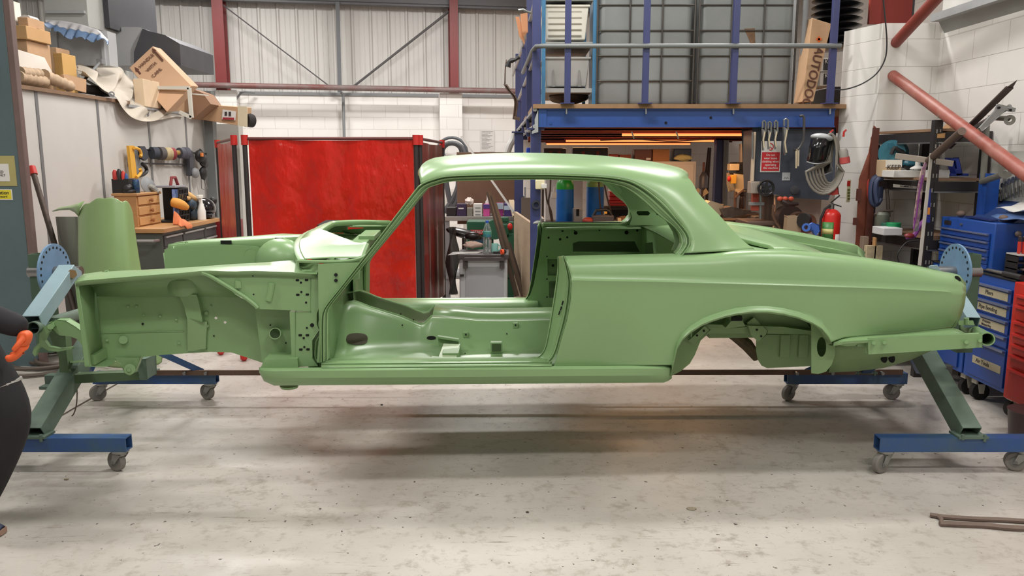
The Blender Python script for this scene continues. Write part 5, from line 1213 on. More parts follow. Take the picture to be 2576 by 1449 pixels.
# caged liquid containers
IBC = mat('tank_plastic', (138, 142, 142), .28, var=.18, vscale=1.2, bump=.06, bscale=4)
CAGE = mat('cage_tube', (92, 88, 84), .45, .6, var=.2)
def ibc(x0, x1, lab, stain=False):
    Y = 7.85; a, c = at(x0, 257, Y), at(x1, 257, Y); z0 = DZ+.01; z1 = z0+1.20; r = root('caged_tank', lab, 'liquid tank', ((a.x+c.x)/2, Y+.5, z0))
    w = c.x-a.x; obj('tank', B().mm((a.x+.025, Y+.02, z0), (c.x-.025, Y+1.0, z1)), IBC, r, bev=.06, seg=4)
    b = B()
    for i in range(4):
        x = a.x + .012 + (w-.024)*i/3; obj('cage_upright', B().cyl((x, Y, z0), (x, Y, z1), .010 if i in (0, 3) else .008, n=8), CAGE, r)
    for i in range(6):
        z = z0+.015+i*.235; obj('cage_bar', B().cyl((a.x+.01, Y+.012, z), (c.x-.01, Y+.012, z), .008, n=8), CAGE, r)
    obj('cage_side', B().cyl((a.x+.01, Y, z0+.02), (a.x+.01, Y+1.0, z0+.02), .01, n=6).mm((a.x, Y, z0-.006), (c.x, Y+1.0, z0+.004)), CAGE, r)
    if stain: obj('rust_stain', B().prism([at(x, y, Y+.017) for x, y in ((1872,72),(1899,71),(1900,110),(1888,110),(1880,90))], (0, .002, 0)), mat('rust_stain', (128, 98, 72), .7, var=.4, vscale=20), r)
    return r
ibc(1497, 1744, 'left grey liquid tank in a tubular cage on the mezzanine'); ibc(1749, 1996, 'right grey liquid tank in a tubular cage, with a rust stain', True)
obj('galvanised_post', B().mm(at(1988, 258, 7.7), Vector((at(2004, 0, 7.7).x, 7.76, 4.2))), GALV, label='pale galvanised post right of the right caged tank', cat='post')
obj('grey_tube', B().cyl((at(2014, 250, 7.65).x, 7.65, DZ), (at(2014, 250, 7.65).x, 7.65, 4.2), .025), GREY, label='grey tube standing beside the pale galvanised post', cat='post')
tb_ = root('tall_carton', 'tall leaning carton with big black letters and an orange cross', 'cardboard box', at(2035, 255, 7.5))
C4 = [at(x, y, Y) for x, y, Y in ((2018,256,7.35),(2046,256,7.35),(2092,60,7.55),(2043,45,7.55))]; dd = Vector((.0, .22, .0))
obj('carton', B().hexa([C4[0], C4[1], C4[1]+dd, C4[0]+dd, C4[3], C4[2], C4[2]+dd, C4[3]+dd]), CARD, tb_, bev=.004)
ax = (C4[2]-C4[1]).normalized(); ay = (C4[3]-C4[2]).normalized()
def cm(t, s_): p = C4[1].lerp(C4[2], t).lerp(C4[0].lerp(C4[3], t), s_); return frame(p+Vector((0, -.008, 0)), -ax, -ay)
text('lettering', 'AUTODOC', .115, cm(.31, .5), PR, tb_)
k_ = cm(.77, .5).translation; obj('printed_cross', B().box(k_, (.05, .002, .02)).box(k_, (.02, .002, .05)), mat('cross_orange', (222, 100, 40), .6), tb_)
# black stock at the right end
q = root('tyre_stack', 'stack of black ribbed mats at the right end of the mezzanine', 'stack of mats', at(2150, 110, 8.0))
for k in range(8):
    z = at(2150, 108-k*18, 8.0).z; obj('mat_layer', B().ell((at(2136, 100, 8.0).x, 8.35, z), (.24, .30, .028), 26, 7), mat('glossy_rubber', (24, 24, 26), .25), q)
obj('stock_shelf', B().mm(at(2096, 262, 7.8), Vector((at(2170, 262, 7.8).x, 8.6, at(2100, 218, 7.8).z))), BLACK, label='low black shelf carrying the black and white cartons', cat='shelf')
for k, (y0, y1, lb) in enumerate(((182, 216, 'lower black and white carton beside the tall leaning carton'), (146, 180, 'upper black and white carton beside the tall leaning carton'))):
    r = root('parts_carton', lb, 'carton', at(2082, y1, 7.7)); obj('carton', B().mm(at(2062, y1, 7.7), Vector((at(2100, y1, 7.7).x, 8.1, at(2080, y0, 7.7).z))), WHITE, r, bev=.002)
    obj('print_panel', B().mm(at(2071, y1-3, 7.697), at(2097, y0+3, 7.7)), mat('panel_dark', (42, 40, 44), .5), r); text('lettering', 'K', .05, facing(2079, y0+9, 7.694), WHITE, r)
obj('portal_column', B().mm(at(2186, 60, 8.2), Vector((at(2215, 58, 8.2).x, 8.24, 5.3))).mm(at(2212, 60, 8.25), Vector((at(2292, 60, 8.25).x, 8.3, 5.3))), mat('portal_bright_red', (148, 52, 42), .5, var=.08), label='broad red steel column rising behind the white block pier', cat='steel column')
obj('dark_strip', B().mm(at(2290, 70, 8.4), Vector((at(2302, 0, 8.4).x, 8.45, 5.3))), mat('dark_edge', (70, 70, 76), .5), label='dark grey strip beside the broad red column', cat='trim strip')
obj('hanging_cable', B().tube([at(x, y, 6.85) for x, y in sm([(2220,-20),(2228,60),(2231,110),(2226,150),(2205,185),(2170,210),(2130,224),(2100,226)], 4)], .006, 6), BLACK, label='thin dark cable looping across the white block pier', cat='cable')
# under the mezzanine: joists, warm strip lamp, columns
JR = mat('joist_red', (150, 60, 40), .45, var=.12)
for k, Y in enumerate((7.9, 8.7, 9.5, 10.3, 11.1, 11.9, 12.7, 13.5)):
    xl = mx0+.06; xr = at(1900, 330, 7.9).x if Y < 8 else mx1+.8
    obj('ceiling_joist', B().mm((xl, Y, DB-.17), (xr, Y+.012, DB-.002)).mm((xl, Y, DB-.17), (xr, Y+.07, DB-.155)), JR, label='oxide red joist under the mezzanine, %s from the front' % ('first','second','third','fourth','fifth','sixth','seventh','eighth')[k], cat='joist')
WARM = (1.0, .60, .32)
wt = mat('warm_tube', (255, 170, 100), .5, emit=(255, 140, 76), es=1.7)
for (xa_, xb_, Y_, e, lb) in ((1560, 1893, 8.15, 16, 'under the first mezzanine joists'), (1420, 1800, 10.9, 14, 'halfway back under the mezzanine'), (1372, 1740, 13.2, 8, 'deepest under the mezzanine')):
    X0, X1 = at(xa_, 340, Y_).x, at(xb_, 340, Y_).x; xc = (X0+X1)/2
    lamp('warm_strip_light', (xc, Y_, DB-.225), (X1-X0, .04), e, WARM); lamp('warm_strip_light', (xc, Y_, DB-.165), (X1-X0, .04), e*.8, WARM, (PI, 0, 0))
    r = root('strip_lamp', 'long glowing warm strip lamp ' + lb, 'strip lamp', (xc, Y_, DB-.17))
    obj('fitting', B().mm((X0, Y_-.02, DB-.19), (X1, Y_+.02, DB-.17)), JR, r); obj('tube', B().cyl((X0+.02, Y_, DB-.205), (X1-.02, Y_, DB-.205), .013, n=10), wt, r)
obj('loose_cable', B().tube([at(x, y, 8.0) for x, y in sm([(1510,353),(1560,351),(1600,349),(1640,353),(1700,355),(1780,350)], 3)], .006, 6), BLACK, label='loose black cable slung under the mezzanine joists', cat='cable')
for x in (1592, 1704): obj('cable_clip', B().bar(at(x-3, 331, 7.85), at(x+3, 349, 7.85), .012), WHITE, label='white cable clip %s under the joists' % ('at the left' if x < 1600 else 'at the right'), cat='clip')
for px, Y, w, lb in ((1347, 7.38, .095, 'blue column under the front left corner of the mezzanine'), (1305, 9.0, .10, 'blue column behind the front left one, left of it'), (1807, 12.5, .16, 'dark blue column deep under the mezzanine')):
    x = at(px, 500, Y).x; q = root('blue_column', lb, 'column', (x, Y, 0)); obj('shaft', B().mm((x-w/2, Y-w/2, 0), (x+w/2, Y+w/2, DB-.16 if Y > 8 else BBt-.02)), NAVY, q, bev=.004)
    obj('cap_plate', B().mm((x-w/2-.03, Y-w/2-.03, (DB-.16 if Y > 8 else BBt-.02)-.0), (x+w/2+.03, Y+w/2+.03, (DB-.16 if Y > 8 else BBt-.02)+.015)), NAVY, q)
obj('wall_ring', B().ring(at(1349, 515, 7.30), at(1349, 515, 7.33), .042, .024), mat('ring_dark', (52, 54, 66), .5, .3), label='black ring on the front blue column', cat='ring')
q = root('junction_box', 'cream switch box on the front blue column', 'switch box', at(1355, 475, 7.25)); obj('box', B().mm(at(1347, 476, 7.24), at(1369, 452, 7.32)), mat('cream_plastic', (222, 212, 176), .5), q, bev=.006); obj('socket', B().mm(at(1362, 474, 7.20), at(1375, 462, 7.26)), WHITE, q, bev=.004)
obj('steel_angle', B().bar(at(1321, 470, 9.2), (at(1322, 600, 9.2).x, 9.2, 0), .10, .02), GALV, label='pale galvanised angle between the two blue columns', cat='post')
obj('conduit_pipe', B().cyl((at(1826, 500, 12.4).x, 12.4, 0), (at(1826, 380, 12.4).x, 12.4, 2.0), .04), GREY, label='grey pipe beside the deep blue column', cat='pipe')
# tall cupboard with cases on top
cY = 11.6; cbz = at(1650, 406, cY).z
q = root('white_cupboard', 'white double-door cupboard deep under the mezzanine', 'cupboard', (at(1660, 500, cY).x, cY+.2, 0))
obj('carcass', B().mm((at(1540, 500, cY).x, cY, 0), (at(1748, 500, cY).x, cY+.5, cbz)), mat('cupboard_white', (214, 206, 196), .5), q, bev=.006)
for a_, c_ in ((1546, 1632), (1636, 1742)):
    d_ = obj('door', B().mm((at(a_, 500, cY).x, cY-.018, .08), (at(c_, 500, cY).x, cY-.002, cbz-.04)), mat('cupboard_white', (214, 206, 196)), q, bev=.004); hx = at(c_-8 if a_ < 1600 else 1691, 430, cY).x if a_ < 1600 else at(1691, 430, cY).x
    obj('handle', B().mm((hx-.02, cY-.035, cbz-.25), (hx+.02, cY-.018, cbz-.1)), mat('handle_brown', (110, 70, 56), .5), d_)
z = cbz
def onc(name, lab, cat, x0, x1, y0, m, d=.3, Y=11.65, base=None):
    zz = z if base is None else base; a = at(x0, 400, Y).x; c_ = at(x1, 400, Y).x; r = root(name, lab, cat, ((a+c_)/2, Y+d/2, zz)); obj('body', B().mm((a, Y, zz), (c_, Y+d, at(x0, y0, Y).z)), m, r, bev=.01); return r, a, c_
r, a_, c_ = onc('tool_case', 'brown moulded case on the white cupboard, left of the cardboard box', 'case', 1596, 1640, 376, mat('case_brown', (96, 50, 44), .4)); obj('label', B().mm((a_+.17, 11.64, z+.02), (c_-.02, 11.652, z+.05)), WHITE, r)
onc('cardboard_box', 'cardboard box on the white cupboard between the brown case and the blue bag', 'cardboard box', 1642, 1684, 375, mat('card_dim', (176, 124, 84), .8))
r, a_, c_ = onc('rag_bag', 'blue printed bag of yellow rags at the right end of the white cupboard', 'bag', 1695, 1739, 374, mat('bag_blue', (40, 62, 92), .4)); obj('rags', B().ell(((a_+c_)/2, 11.6, z+.05), (.14, .08, .05), nz=.2, seed=4), mat('rags_yellow', (196, 184, 130), .9), r, sub=1)
onc('drawer_box', 'small red drawer box with a pale label, left of the brown case', 'drawer box', 1532, 1556, 388, mat('drawer_red', (150, 54, 44), .5), base=z); onc('drawer_box', 'small brown drawer box right of the red one', 'drawer box', 1558, 1588, 389, mat('drawer_brown', (140, 72, 50), .6), base=z)
sY = 10.8; sz = at(1450, 404, sY).z
obj('tool_shelf', B().mm((at(1362, 404, sY).x, sY, sz-.04), (at(1585, 404, sY).x, sY+.5, sz)).mm((at(1366, 404, sY).x, sY+.4, 0), (at(1372, 404, sY).x, sY+.48, sz-.04)).mm((at(1578, 404, sY).x, sY+.4, 0), (at(1584, 404, sY).x, sY+.48, sz-.04)), mat('shelf_dark', (62, 50, 46), .7), label='dark shelf behind the car roof, under the mezzanine', cat='shelf', bev=.004)
for x0, x1, y0, m_, lb in ((1368, 1424, 373, mat('case_black_red', (58, 38, 36), .4), 'black and red tool case behind the roof, nearest the blue column'), (1440, 1530, 371, mat('case_black', (34, 30, 32), .4), 'wide black moulded tool case behind the middle of the roof')):
    r, a_, c_ = onc('tool_case', lb, 'case', x0, x1, y0, m_, Y=sY+.02, base=sz); obj('latch', B().box(((a_*.7+c_*.3), sY+.01, sz+.10), (.04, .02, .05)), mat('latch_red', (120, 44, 34), .5), r); obj('latch', B().box(((a_*.3+c_*.7), sY+.01, sz+.10), (.04, .02, .05)), mat('latch_red', (120, 44, 34), .5), r)
# ================================================================ MIDDLE: BENCH, MACHINES, CYLINDERS
q = root('brown_board', 'large brown hardboard sheet standing behind the car roof', 'board', at(1220, 510, 9.8)); a, c = at(1150, 510, 9.8), at(1294, 383, 9.8)
obj('sheet', B().mm((a.x, 9.8, .9), (c.x, 9.82, c.z)), BROWN, q, bev=.003)
bz = at(1210, 545, 9.2).z
bn2 = root('steel_bench', 'grey steel workbench loaded with paint tins, seen through the door opening', 'workbench', (at(1210, 600, 9.2).x, 9.5, 0))
xa, xb = at(1118, 545, 9.2).x, at(1296, 545, 9.2).x
obj('bench_top', B().mm((xa, 9.2, bz-.05), (xb, 9.8, bz)), mat('bench_grey', (150, 146, 140), .5, .2, var=.15), bn2, bev=.004)
for x in (xa+.03, xb-.03): obj('leg', B().bar((x, 9.24, 0), (x, 9.24, bz-.05), .05), GREY, bn2)
obj('under_shelf', B().mm((xa, 9.2, .3), (xb, 9.8, .34)), GREY, bn2)
def onb(x0, x1, y0, m, lab, name='paint_box', cat='box', d=.15, Y=9.25):
    a, c = at(x0, 545, Y).x, at(x1, 545, Y).x; r = root(name, lab, cat, ((a+c)/2, Y+d/2, bz)); obj('body', B().mm((a, Y, bz), (c, Y+d, at(x0, y0, Y).z)), m, r, bev=.004); return r, a, c, at(x0, y0, Y).z
onb(1123, 1147, 522, BLACK, 'open black box at the left end of the steel bench')
r, a, c, t = onb(1149, 1173, 513, mat('box_purple_dark', (58, 44, 72), .4), 'dark purple box right of the open black box'); obj('print', B().mm((a+.02, 9.246, t-.06), (c-.03, 9.25, t-.045)), WHITE, r)
onb(1175, 1189, 523, mat('tin_grey', (150, 146, 138), .4, .5), 'small grey tin between the purple and the white box', 'tin', 'tin')
r, a, c, t = onb(1191, 1213, 513, WHITE, 'white box with grey print on the steel bench')
for k in range(3): obj('print', B().mm((a+.02, 9.246, t-.05-k*.04), (c-.02, 9.25, t-.04-k*.04)), GREY, r)
r, a, c, t = onb(1216, 1232, 514, mat('tin_pink', (206, 80, 150), .4), 'pink and purple tin right of the white box', 'paint_tin', 'paint tin'); obj('band', B().mm((a-.001, 9.246, t-.05), (c+.001, 9.25, t)), mat('band_purple', (84, 60, 130), .4), r)
r, a, c, t = onb(1240, 1266, 511, mat('tin_magenta', (150, 50, 120), .4), 'magenta tin with a pale blue top half', 'paint_tin', 'paint tin'); obj('band', B().mm((a-.001, 9.246, t-.07), (c+.001, 9.25, t)), mat('band_pale', (190, 206, 224), .4), r)
r, a, c, t = onb(1268, 1290, 511, mat('tin_violet', (72, 54, 116), .4), 'violet tin at the right end of the steel bench', 'paint_tin', 'paint tin'); obj('band', B().mm((a-.001, 9.246, t-.08), (c+.001, 9.25, t-.03)), mat('band_pale', (190, 206, 224)), r)
q = root('white_bottle', 'small white dropper bottle standing behind the tins', 'bottle', at(1227, 508, 9.5)); p = Vector((at(1227, 500, 9.45).x, 9.45, bz)); obj('bottle', B().lathe([(.03,0),(.03,.16),(.012,.19),(.012,.24)], p, n=12), WHITE, q)
obj('crumpled_tissue', B().ell(at(1181, 506, 9.4), (.05, .05, .04), nz=.3, seed=7), mat('tissue', (230, 216, 208), .9), label='crumpled white tissue on the dark tins', cat='tissue')
# green machine with a red label
q = root('green_machine', 'green metal cabinet with a red and white label under the steel bench', 'machine', at(1230, 620, 8.9))
GM = mat('machine_green', (38, 92, 66), .45, var=.12)
obj('cabinet', B().mm((at(1174, 560, 8.85).x, 8.85, .25), (at(1240, 560, 8.85).x, 9.15, at(1200, 557, 8.85).z)), GM, q, bev=.01)
rlb = obj('red_label', B().mm(at(1184, 590, 8.84), at(1218, 578, 8.85)), mat('label_bright_red', (190, 44, 40), .5), q); text('lettering', 'VITREX', .045, facing(1201, 584, 8.835), WHITE, rlb)
obj('blue_panel', B().mm(at(1184, 615, 8.84), at(1220, 596, 8.85)), mat('panel_teal_blue', (40, 72, 92), .5), q)
q = root('green_bandsaw', 'dark green cast machine with round wheel covers behind the leaning steel lengths', 'machine', at(1260, 640, 8.8))
obj('wheel_cover', B().cyl(at(1245, 578, 8.8), at(1245, 578, 8.95), .11, n=24), GM, q); obj('frame', B().mm(at(1258, 560, 8.85), at(1280, 545, 8.95)).mm(at(1262, 600, 8.8), at(1282, 560, 9.0)).mm(at(1274, 700, 8.8), at(1296, 583, 9.0)), GM, q, bev=.012)
obj('red_knob', B().ell(at(1283, 570, 8.75), (.03, .03, .04)), RED, q); obj('support_column', B().mm((at(1276, 600, 8.85).x, 8.82, 0), (at(1292, 600, 8.85).x, 8.98, 1.0)), GM, q)
# grey plastic cabinet in front
gY = 7.6
q = root('grey_cabinet', 'grey plastic trolley cabinet with a dark top bar, seen through the door opening', 'cabinet', (at(1215, 700, gY).x, gY+.2, 0))
GP = mat('plastic_light_grey', (168, 168, 170), .5, var=.05)
xa, xb = at(1153, 700, gY).x, at(1279, 700, gY).x; zt = at(1215, 640, gY).z
obj('body', B().mm((xa+.01, gY, .05), (xb-.01, gY+.42, zt-.03)), GP, q, bev=.015)
obj('door_panel', B().mm((xa+.07, gY-.008, .1), (xb-.05, gY+.004, zt-.13)), mat('plastic_grey_inset', (148, 148, 152), .5), q, bev=.006)
obj('top', B().mm((xa-.005, gY-.02, zt-.045), (xb+.005, gY+.44, zt)), mat('top_dark', (66, 58, 56), .5), q, bev=.006)
obj('handle_bar', B().bar(at(1168, 652, gY-.06), at(1268, 652, gY-.06), .03), mat('top_dark', (66, 58, 56)), q)
for x in (1171, 1263): obj('handle_bracket', B().mm(at(x-6, 676, gY-.05), at(x+6, 650, gY-.002)), mat('top_dark', (66, 58, 56)), q, bev=.003)
obj('latch', B().box(at(1162, 693, gY-.01), (.04, .02, .02)), BLACK, q)
wb = Vector((at(1226, 635, gY+.1).x, gY+.1, zt+.001)); q = root('water_bottle', 'clear plastic water bottle with a blue cap standing on the grey cabinet', 'bottle', wb)
PET = mat('clear_plastic', (226, 236, 240), .08, trans=.9, alpha=.6); bh = at(1226, 555, gY+.1).z-zt
obj('bottle', B().lathe([(.035,0),(.042,.01),(.042,bh*.15),(.039,bh*.18),(.042,bh*.22),(.042,bh*.40),(.039,bh*.43),(.042,bh*.47),(.042,bh*.70),(.018,bh*.93),(.014,bh*.94)], wb, n=20), PET, q)
obj('label', B().lathe([(.0425,bh*.50),(.0435,bh*.51),(.0435,bh*.66),(.0425,bh*.67)], wb, n=20), mat('label_blue_green', (50, 110, 150), .4, var=.4, vscale=20, col2=(70, 140, 90)), q); obj('cap', B().cyl(wb+Vector((0, 0, bh*.93)), wb+Vector((0, 0, bh)), .017), mat('cap_blue', (40, 80, 170), .4), q)
mg = Vector((at(1244, 635, gY+.15).x, gY+.18, zt+.001)); q = root('mug', 'white and turquoise mug behind the water bottle', 'mug', mg); obj('cup', B().lathe([(.035,0),(.038,.01),(.038,.085),(.034,.085),(.034,.01)], mg, n=20), mat('mug_turquoise', (150, 206, 196), .3), q)
obj('handle', B().tube([mg+Vector((.035+.025*math.sin(t), 0, .045+.028*math.cos(t))) for t in [k*PI/6 for k in range(7)]], .006, 6), mat('mug_turquoise', (150, 206, 196)), q)
obj('paper_sheet', B().grid([[at(1126, 642, gY-.06), Vector((xa+.02, gY+.02, zt+.004)), Vector((xa+.18, gY+.05, zt+.003))], [at(1140, 634, gY+.1), Vector((xa+.08, gY+.2, zt+.004)), Vector((xa+.24, gY+.22, zt+.003))]]), WHITE, sol=.002, label='sheet of white paper hanging over the left edge of the grey cabinet', cat='paper')
obj('pliers', B().bar(Vector((wb.x+.06, gY+.06, zt+.012)), Vector((xb-.03, gY+.02, zt+.015)), .02).cyl(Vector((xb-.045, gY+.0, zt+.03)), Vector((xb-.03, gY+.01, zt+.03)), .02), mat('black_orange', (44, 40, 40), .5), label='black tool with an orange end on the right of the grey cabinet', cat='tool')
obj('orange_ring', B().ring(Vector((xb-.07, gY-.03, zt+.028)), Vector((xb-.05, gY-.02, zt+.028)), .026, .014), mat('orange_bright', (222, 84, 44), .5), label='orange plastic ring on the edge of the grey cabinet', cat='ring')
obj('cloth_bundle', B().ell(Vector((xa+.13, gY+.22, zt+.07)), (.10, .07, .035), nz=.3, seed=9), mat('cloth_pinkish', (176, 150, 138), .9), label='crumpled pinkish cloth on the grey cabinet beside the stool seat', cat='cloth', sub=1)
q = root('stool', 'black tilted stool seat with a chrome bar left of the water bottle', 'stool', (at(1165, 640, 8.3).x, 8.3, 0)); st_ = at(1168, 588, 8.3)
obj('seat', B().ell(st_, (.20, .12, .05), 24, 12, R=(0, .25, 0)), mat('vinyl_black', (34, 28, 28), .3), q); obj('backrest', B().ell(at(1188, 594, 8.1), (.08, .05, .045), 20, 12), mat('vinyl_black', (34, 28, 28)), q)
obj('chrome_bar', B().tube([at(x, y, 8.1) for x, y in ((1168,597),(1185,603),(1200,610),(1206,618))], .012, 8), STEEL, q); obj('stem', B().cyl(st_, (st_.x, 8.3, .05), .025), STEEL, q); obj('base', B().lathe([(.22,0),(.22,.02),(.05,.06)], (st_.x, 8.3, 0), n=20), BLACK, q)
rg = random.Random(5)
rows = [[at(lerp(1126, 1152, s_)+6*math.sin(t*9+s_*4), lerp(570, 742, t), 8.0+.1*math.sin(s_*7+t*3)) for s_ in [k/6 for k in range(7)]] for t in [k/12 for k in range(13)]]
obj('plastic_film', B().grid(rows), mat('film_smoky', (84, 78, 74), .25, alpha=.85, var=.4, vscale=14), sol=.003, sub=1, ang=90, label='smoky crumpled plastic film hanging left of the grey cabinet', cat='plastic film')
# leaning lengths
LM = mat('steel_length', (112, 96, 84), .5, .3, var=.25)
for pts, w, lb, m_ in ((((1229,483),(1300,745)), .05, 'long brown steel angle leaning in front of the bench', LM), (((1238,492),(1316,745)), .045, 'second steel angle leaning against the first', LM), (((1281,610),(1322,745)), .03, 'short dark rod at the foot of the leaning angles', mat('rod_brown', (60, 48, 44), .6)), (((1160,343),(1292,533)), .03, 'long white plastic strip leaning behind the car roof', WHITE), (((1286,505),(1296,545)), .06, 'short pale wooden batten behind the white strip', mat('batten', (196, 176, 146), .7))):
    Y0 = 8.1 if 'steel' in lb or 'rod' in lb else 9.1; a, c = at(*pts[0], Y0+.15), at(*pts[1], Y0-.1)
    if c.z > .4 and 'angle' in lb or 'rod' in lb: c = a + (c-a)*((a.z)/(a.z-c.z))
    obj('leaning_length', B().bar(a, c, w, w*.5), m_, label=lb, cat='steel length' if 'white' not in lb and 'wood' not in lb else 'strip')
A4 = [at(1293, 532, 8.4), at(1333, 560, 7.7)]
q = root('plywood_sheet', 'pale plywood sheet standing on edge beside the front blue column', 'plywood sheet', (A4[1].x, 8, 0))
obj('sheet', B().hexa([Vector((p.x+dx, p.y, z_)) for dx, zs in ((0, 0), (.03, 0)) for p, z_ in ((A4[0], 0), (A4[1], 0), (A4[1], A4[1].z), (A4[0], A4[0].z))]), mat('plywood', (184, 162, 136), .7, var=.12, vscale=5, stretch=(1, 1, 3)), q)
obj('navy_case', B().mm((at(1334, 700, 8.2).x, 8.2, .0), (at(1352, 560, 8.2).x, 8.6, at(1340, 563, 8.2).z)), mat('navy_dark', (34, 38, 66), .5), label='dark blue panel between the plywood sheet and the front blue column', cat='panel', bev=.004)
obj('grey_block', B().mm(at(1306, 532, 9.0), at(1321, 492, 9.1)), mat('grey_switch', (140, 144, 152), .5), label='grey switch unit fixed between the blue columns', cat='switch unit', bev=.006)
obj('metal_offcut', B().mm(at(1311, 560, 8.9), at(1336, 497, 8.95)), mat('panel_taupe', (98, 88, 80), .6), label='taupe metal offcut leaning by the front blue column', cat='panel')
obj('clamp_jaw', B().tube([at(x, y, 7.2) for x, y in ((1341,562),(1352,559),(1360,558),(1364,550),(1362,545))], [.006,.02,.018,.02,.01], 8), STEEL, label='steel clamp jaw poking out beside the front blue column', cat='clamp')
# hose coil and pipes on the back wall
HG = mat('hose_grey', (86, 88, 92), .5, var=.15)
q = root('hose_coil', 'coil of grey corrugated hose hung on the block wall behind the car', 'hose', at(1137, 398, 12.6))
for k, r_ in enumerate((.24, .20, .16, .27)):
    obj('hose_loop', B().tube([at(1137, 388, 14.6+.05*k)+Vector((r_*math.cos(t), 0, .9*r_*math.sin(t)+.02*k)) for t in [PI*j/12-.3 for j in range(16)]], .028, 8), HG, q)
obj('ducting_end', B().cyl(at(1136, 412, 14.5), at(1136, 398, 14.5), .12, n=18), mat('foil_duct', (160, 160, 158), .4, .4), q)
for pts, lb in ((((1122,455),(1128,490),(1137,520),(1150,500),(1153,455)), 'upper grey hose loop hanging left of the brown board'), (((1118,535),(1126,520),(1140,500),(1152,470),(1155,450)), 'grey hose crossing in front of the hose loop')):
    obj('hanging_hose', B().tube([at(x, y, 10.5) for x, y in sm(pts, 4)], .035, 8), HG, label=lb, cat='hose')
obj('folded_steps', B().tube([at(x, y, 14.9) for x, y in ((1160,372),(1172,368),(1178,385),(1163,390))], .02, 6), GREY, label='small grey clamp fitting beside the hose coil', cat='fitting')
obj('ribbed_hose', B().tube([at(x, y, 12.4) for x, y in sm([(1294,338),(1290,352),(1282,366),(1276,384)], 4)], .055, 10), mat('hose_silver', (190, 190, 188), .4, .3), label='silver ribbed hose dropping below the mezzanine side channel', cat='hose')
q = root('blue_funnel', 'small bright blue container hanging behind the front blue column', 'container', at(1330, 392, 9.5)); obj('body', B().mm(at(1324, 394, 9.5), at(1334, 372, 9.6)), mat('bright_blue', (40, 80, 200), .4), q, bev=.01)
# gas cylinders
for px, lb, c2, Y in ((1421, 'blue gas cylinder with a bright green shoulder, the left of the pair', (24, 140, 40), 9.6), (1497, 'blue gas cylinder with a pale green shoulder, the right of the pair', (120, 158, 90), 9.7)):
    p = Vector((at(px, 500, Y).x, Y, 0)); hb = at(px, 476 if px < 1450 else 470, Y).z; ht = at(px, 447, Y).z; R_ = 22.5/1980*Y
    q = root('gas_cylinder', lb, 'gas cylinder', p); obj('body', B().lathe([(R_*.95,0),(R_,.02),(R_,hb)], p, n=28), mat('cylinder_blue', (24, 98, 176), .35, var=.15, vscale=5), q)
    obj('shoulder', B().lathe([(R_,hb),(R_,hb+(ht-hb)*.35),(R_*.85,hb+(ht-hb)*.7),(R_*.55,ht),(R_*.2,ht+.05)], p, n=28), mat('shoulder_%d' % px, c2, .35), q); obj('valve', B().cyl(p+Vector((0, 0, ht+.04)), p+Vector((0, 0, ht+.14)), .025), mat('brass', (150, 120, 70), .4, .6), q)
obj('tall_locker', B().mm((at(1438, 500, 10.6).x, 10.6, 0), (at(1466, 500, 10.6).x, 10.9, at(1450, 440, 10.6).z)), mat('locker_grey', (196, 192, 188), .5), label='pale grey upright locker between the two gas cylinders', cat='locker', bev=.004)
obj('tall_locker', B().mm((at(1372, 500, 10.8).x, 10.8, 0), (at(1400, 500, 10.8).x, 11.1, at(1390, 440, 10.8).z)), mat('locker_grey', (196, 192, 188)), label='pale panel left of the left gas cylinder', cat='panel', bev=.004)
q = root('regulator_box', 'small grey welder unit with a dark window between the cylinders', 'welder unit', at(1452, 558, 9.2)); obj('body', B().mm(at(1443, 560, 9.2), at(1462, 524, 9.4)), GREY, q, bev=.006); obj('window', B().mm(at(1450, 543, 9.19), at(1457, 526, 9.2)), DARK, q)
for pts, lb in ((((1385,452),(1384,480),(1380,510),(1388,560)), 'dark cable hanging left of the blue cylinders'), (((1372,470),(1376,505),(1386,530),(1391,560)), 'brown hose hanging beside the dark cable'), (((1506,455),(1508,490),(1510,520),(1517,545)), 'black hose running down the right cylinder'), (((1520,462),(1528,500),(1538,540),(1530,555)), 'thin brown cable right of the right cylinder')):
    obj('hanging_cable', B().tube([at(x, y, 9.35) for x, y in sm(pts, 4)], .010, 6), mat('cable_brown', (72, 56, 48), .6), label=lb, cat='cable')
q = root('hand_torch', 'white hand lamp hanging left of the left cylinder', 'lamp', at(1393, 500, 9.2)); obj('body', B().mm(at(1388, 499, 9.2), at(1399, 483, 9.3)).cyl(at(1393, 484, 9.25), at(1395, 470, 9.25), .012), mat('lamp_grey', (190, 188, 186), .5), q, bev=.006)
q = root('drill_case', 'grey and orange power tool case with a black carry handle behind the window sill', 'case', at(1515, 562, 9.0)); CG = mat('case_dark_grey', (70, 66, 70), .5)
obj('case', B().mm(at(1491, 562, 9.0), at(1541, 540, 9.15)), CG, q, bev=.012); obj('handle', B().tube([at(x, y, 9.05) for x, y in ((1494,541),(1500,529),(1524,527),(1533,531),(1538,541))], .018, 8), BLACK, q); obj('orange_side', B().ell(at(1480, 555, 9.05), (.07, .06, .04)), mat('red_orange', (150, 52, 36), .5), q)
obj('yellow_tag', B().mm(at(1520, 538, 8.98), at(1527, 532, 8.99)), YELLOW, q)
shz = at(1550, 522, 10.4).z
obj('dark_shelf', B().mm((at(1515, 522, 10.4).x, 10.4, shz-.03), (at(1640, 522, 10.4).x, 10.8, shz)).mm((at(1530, 522, 10.4).x, 10.7, 0), (at(1640, 522, 10.4).x, 10.8, shz-.03)), mat('shelf_black', (34, 30, 30), .6), label='dark shelf with the red toolboxes, seen through the rear side window', cat='shelf')
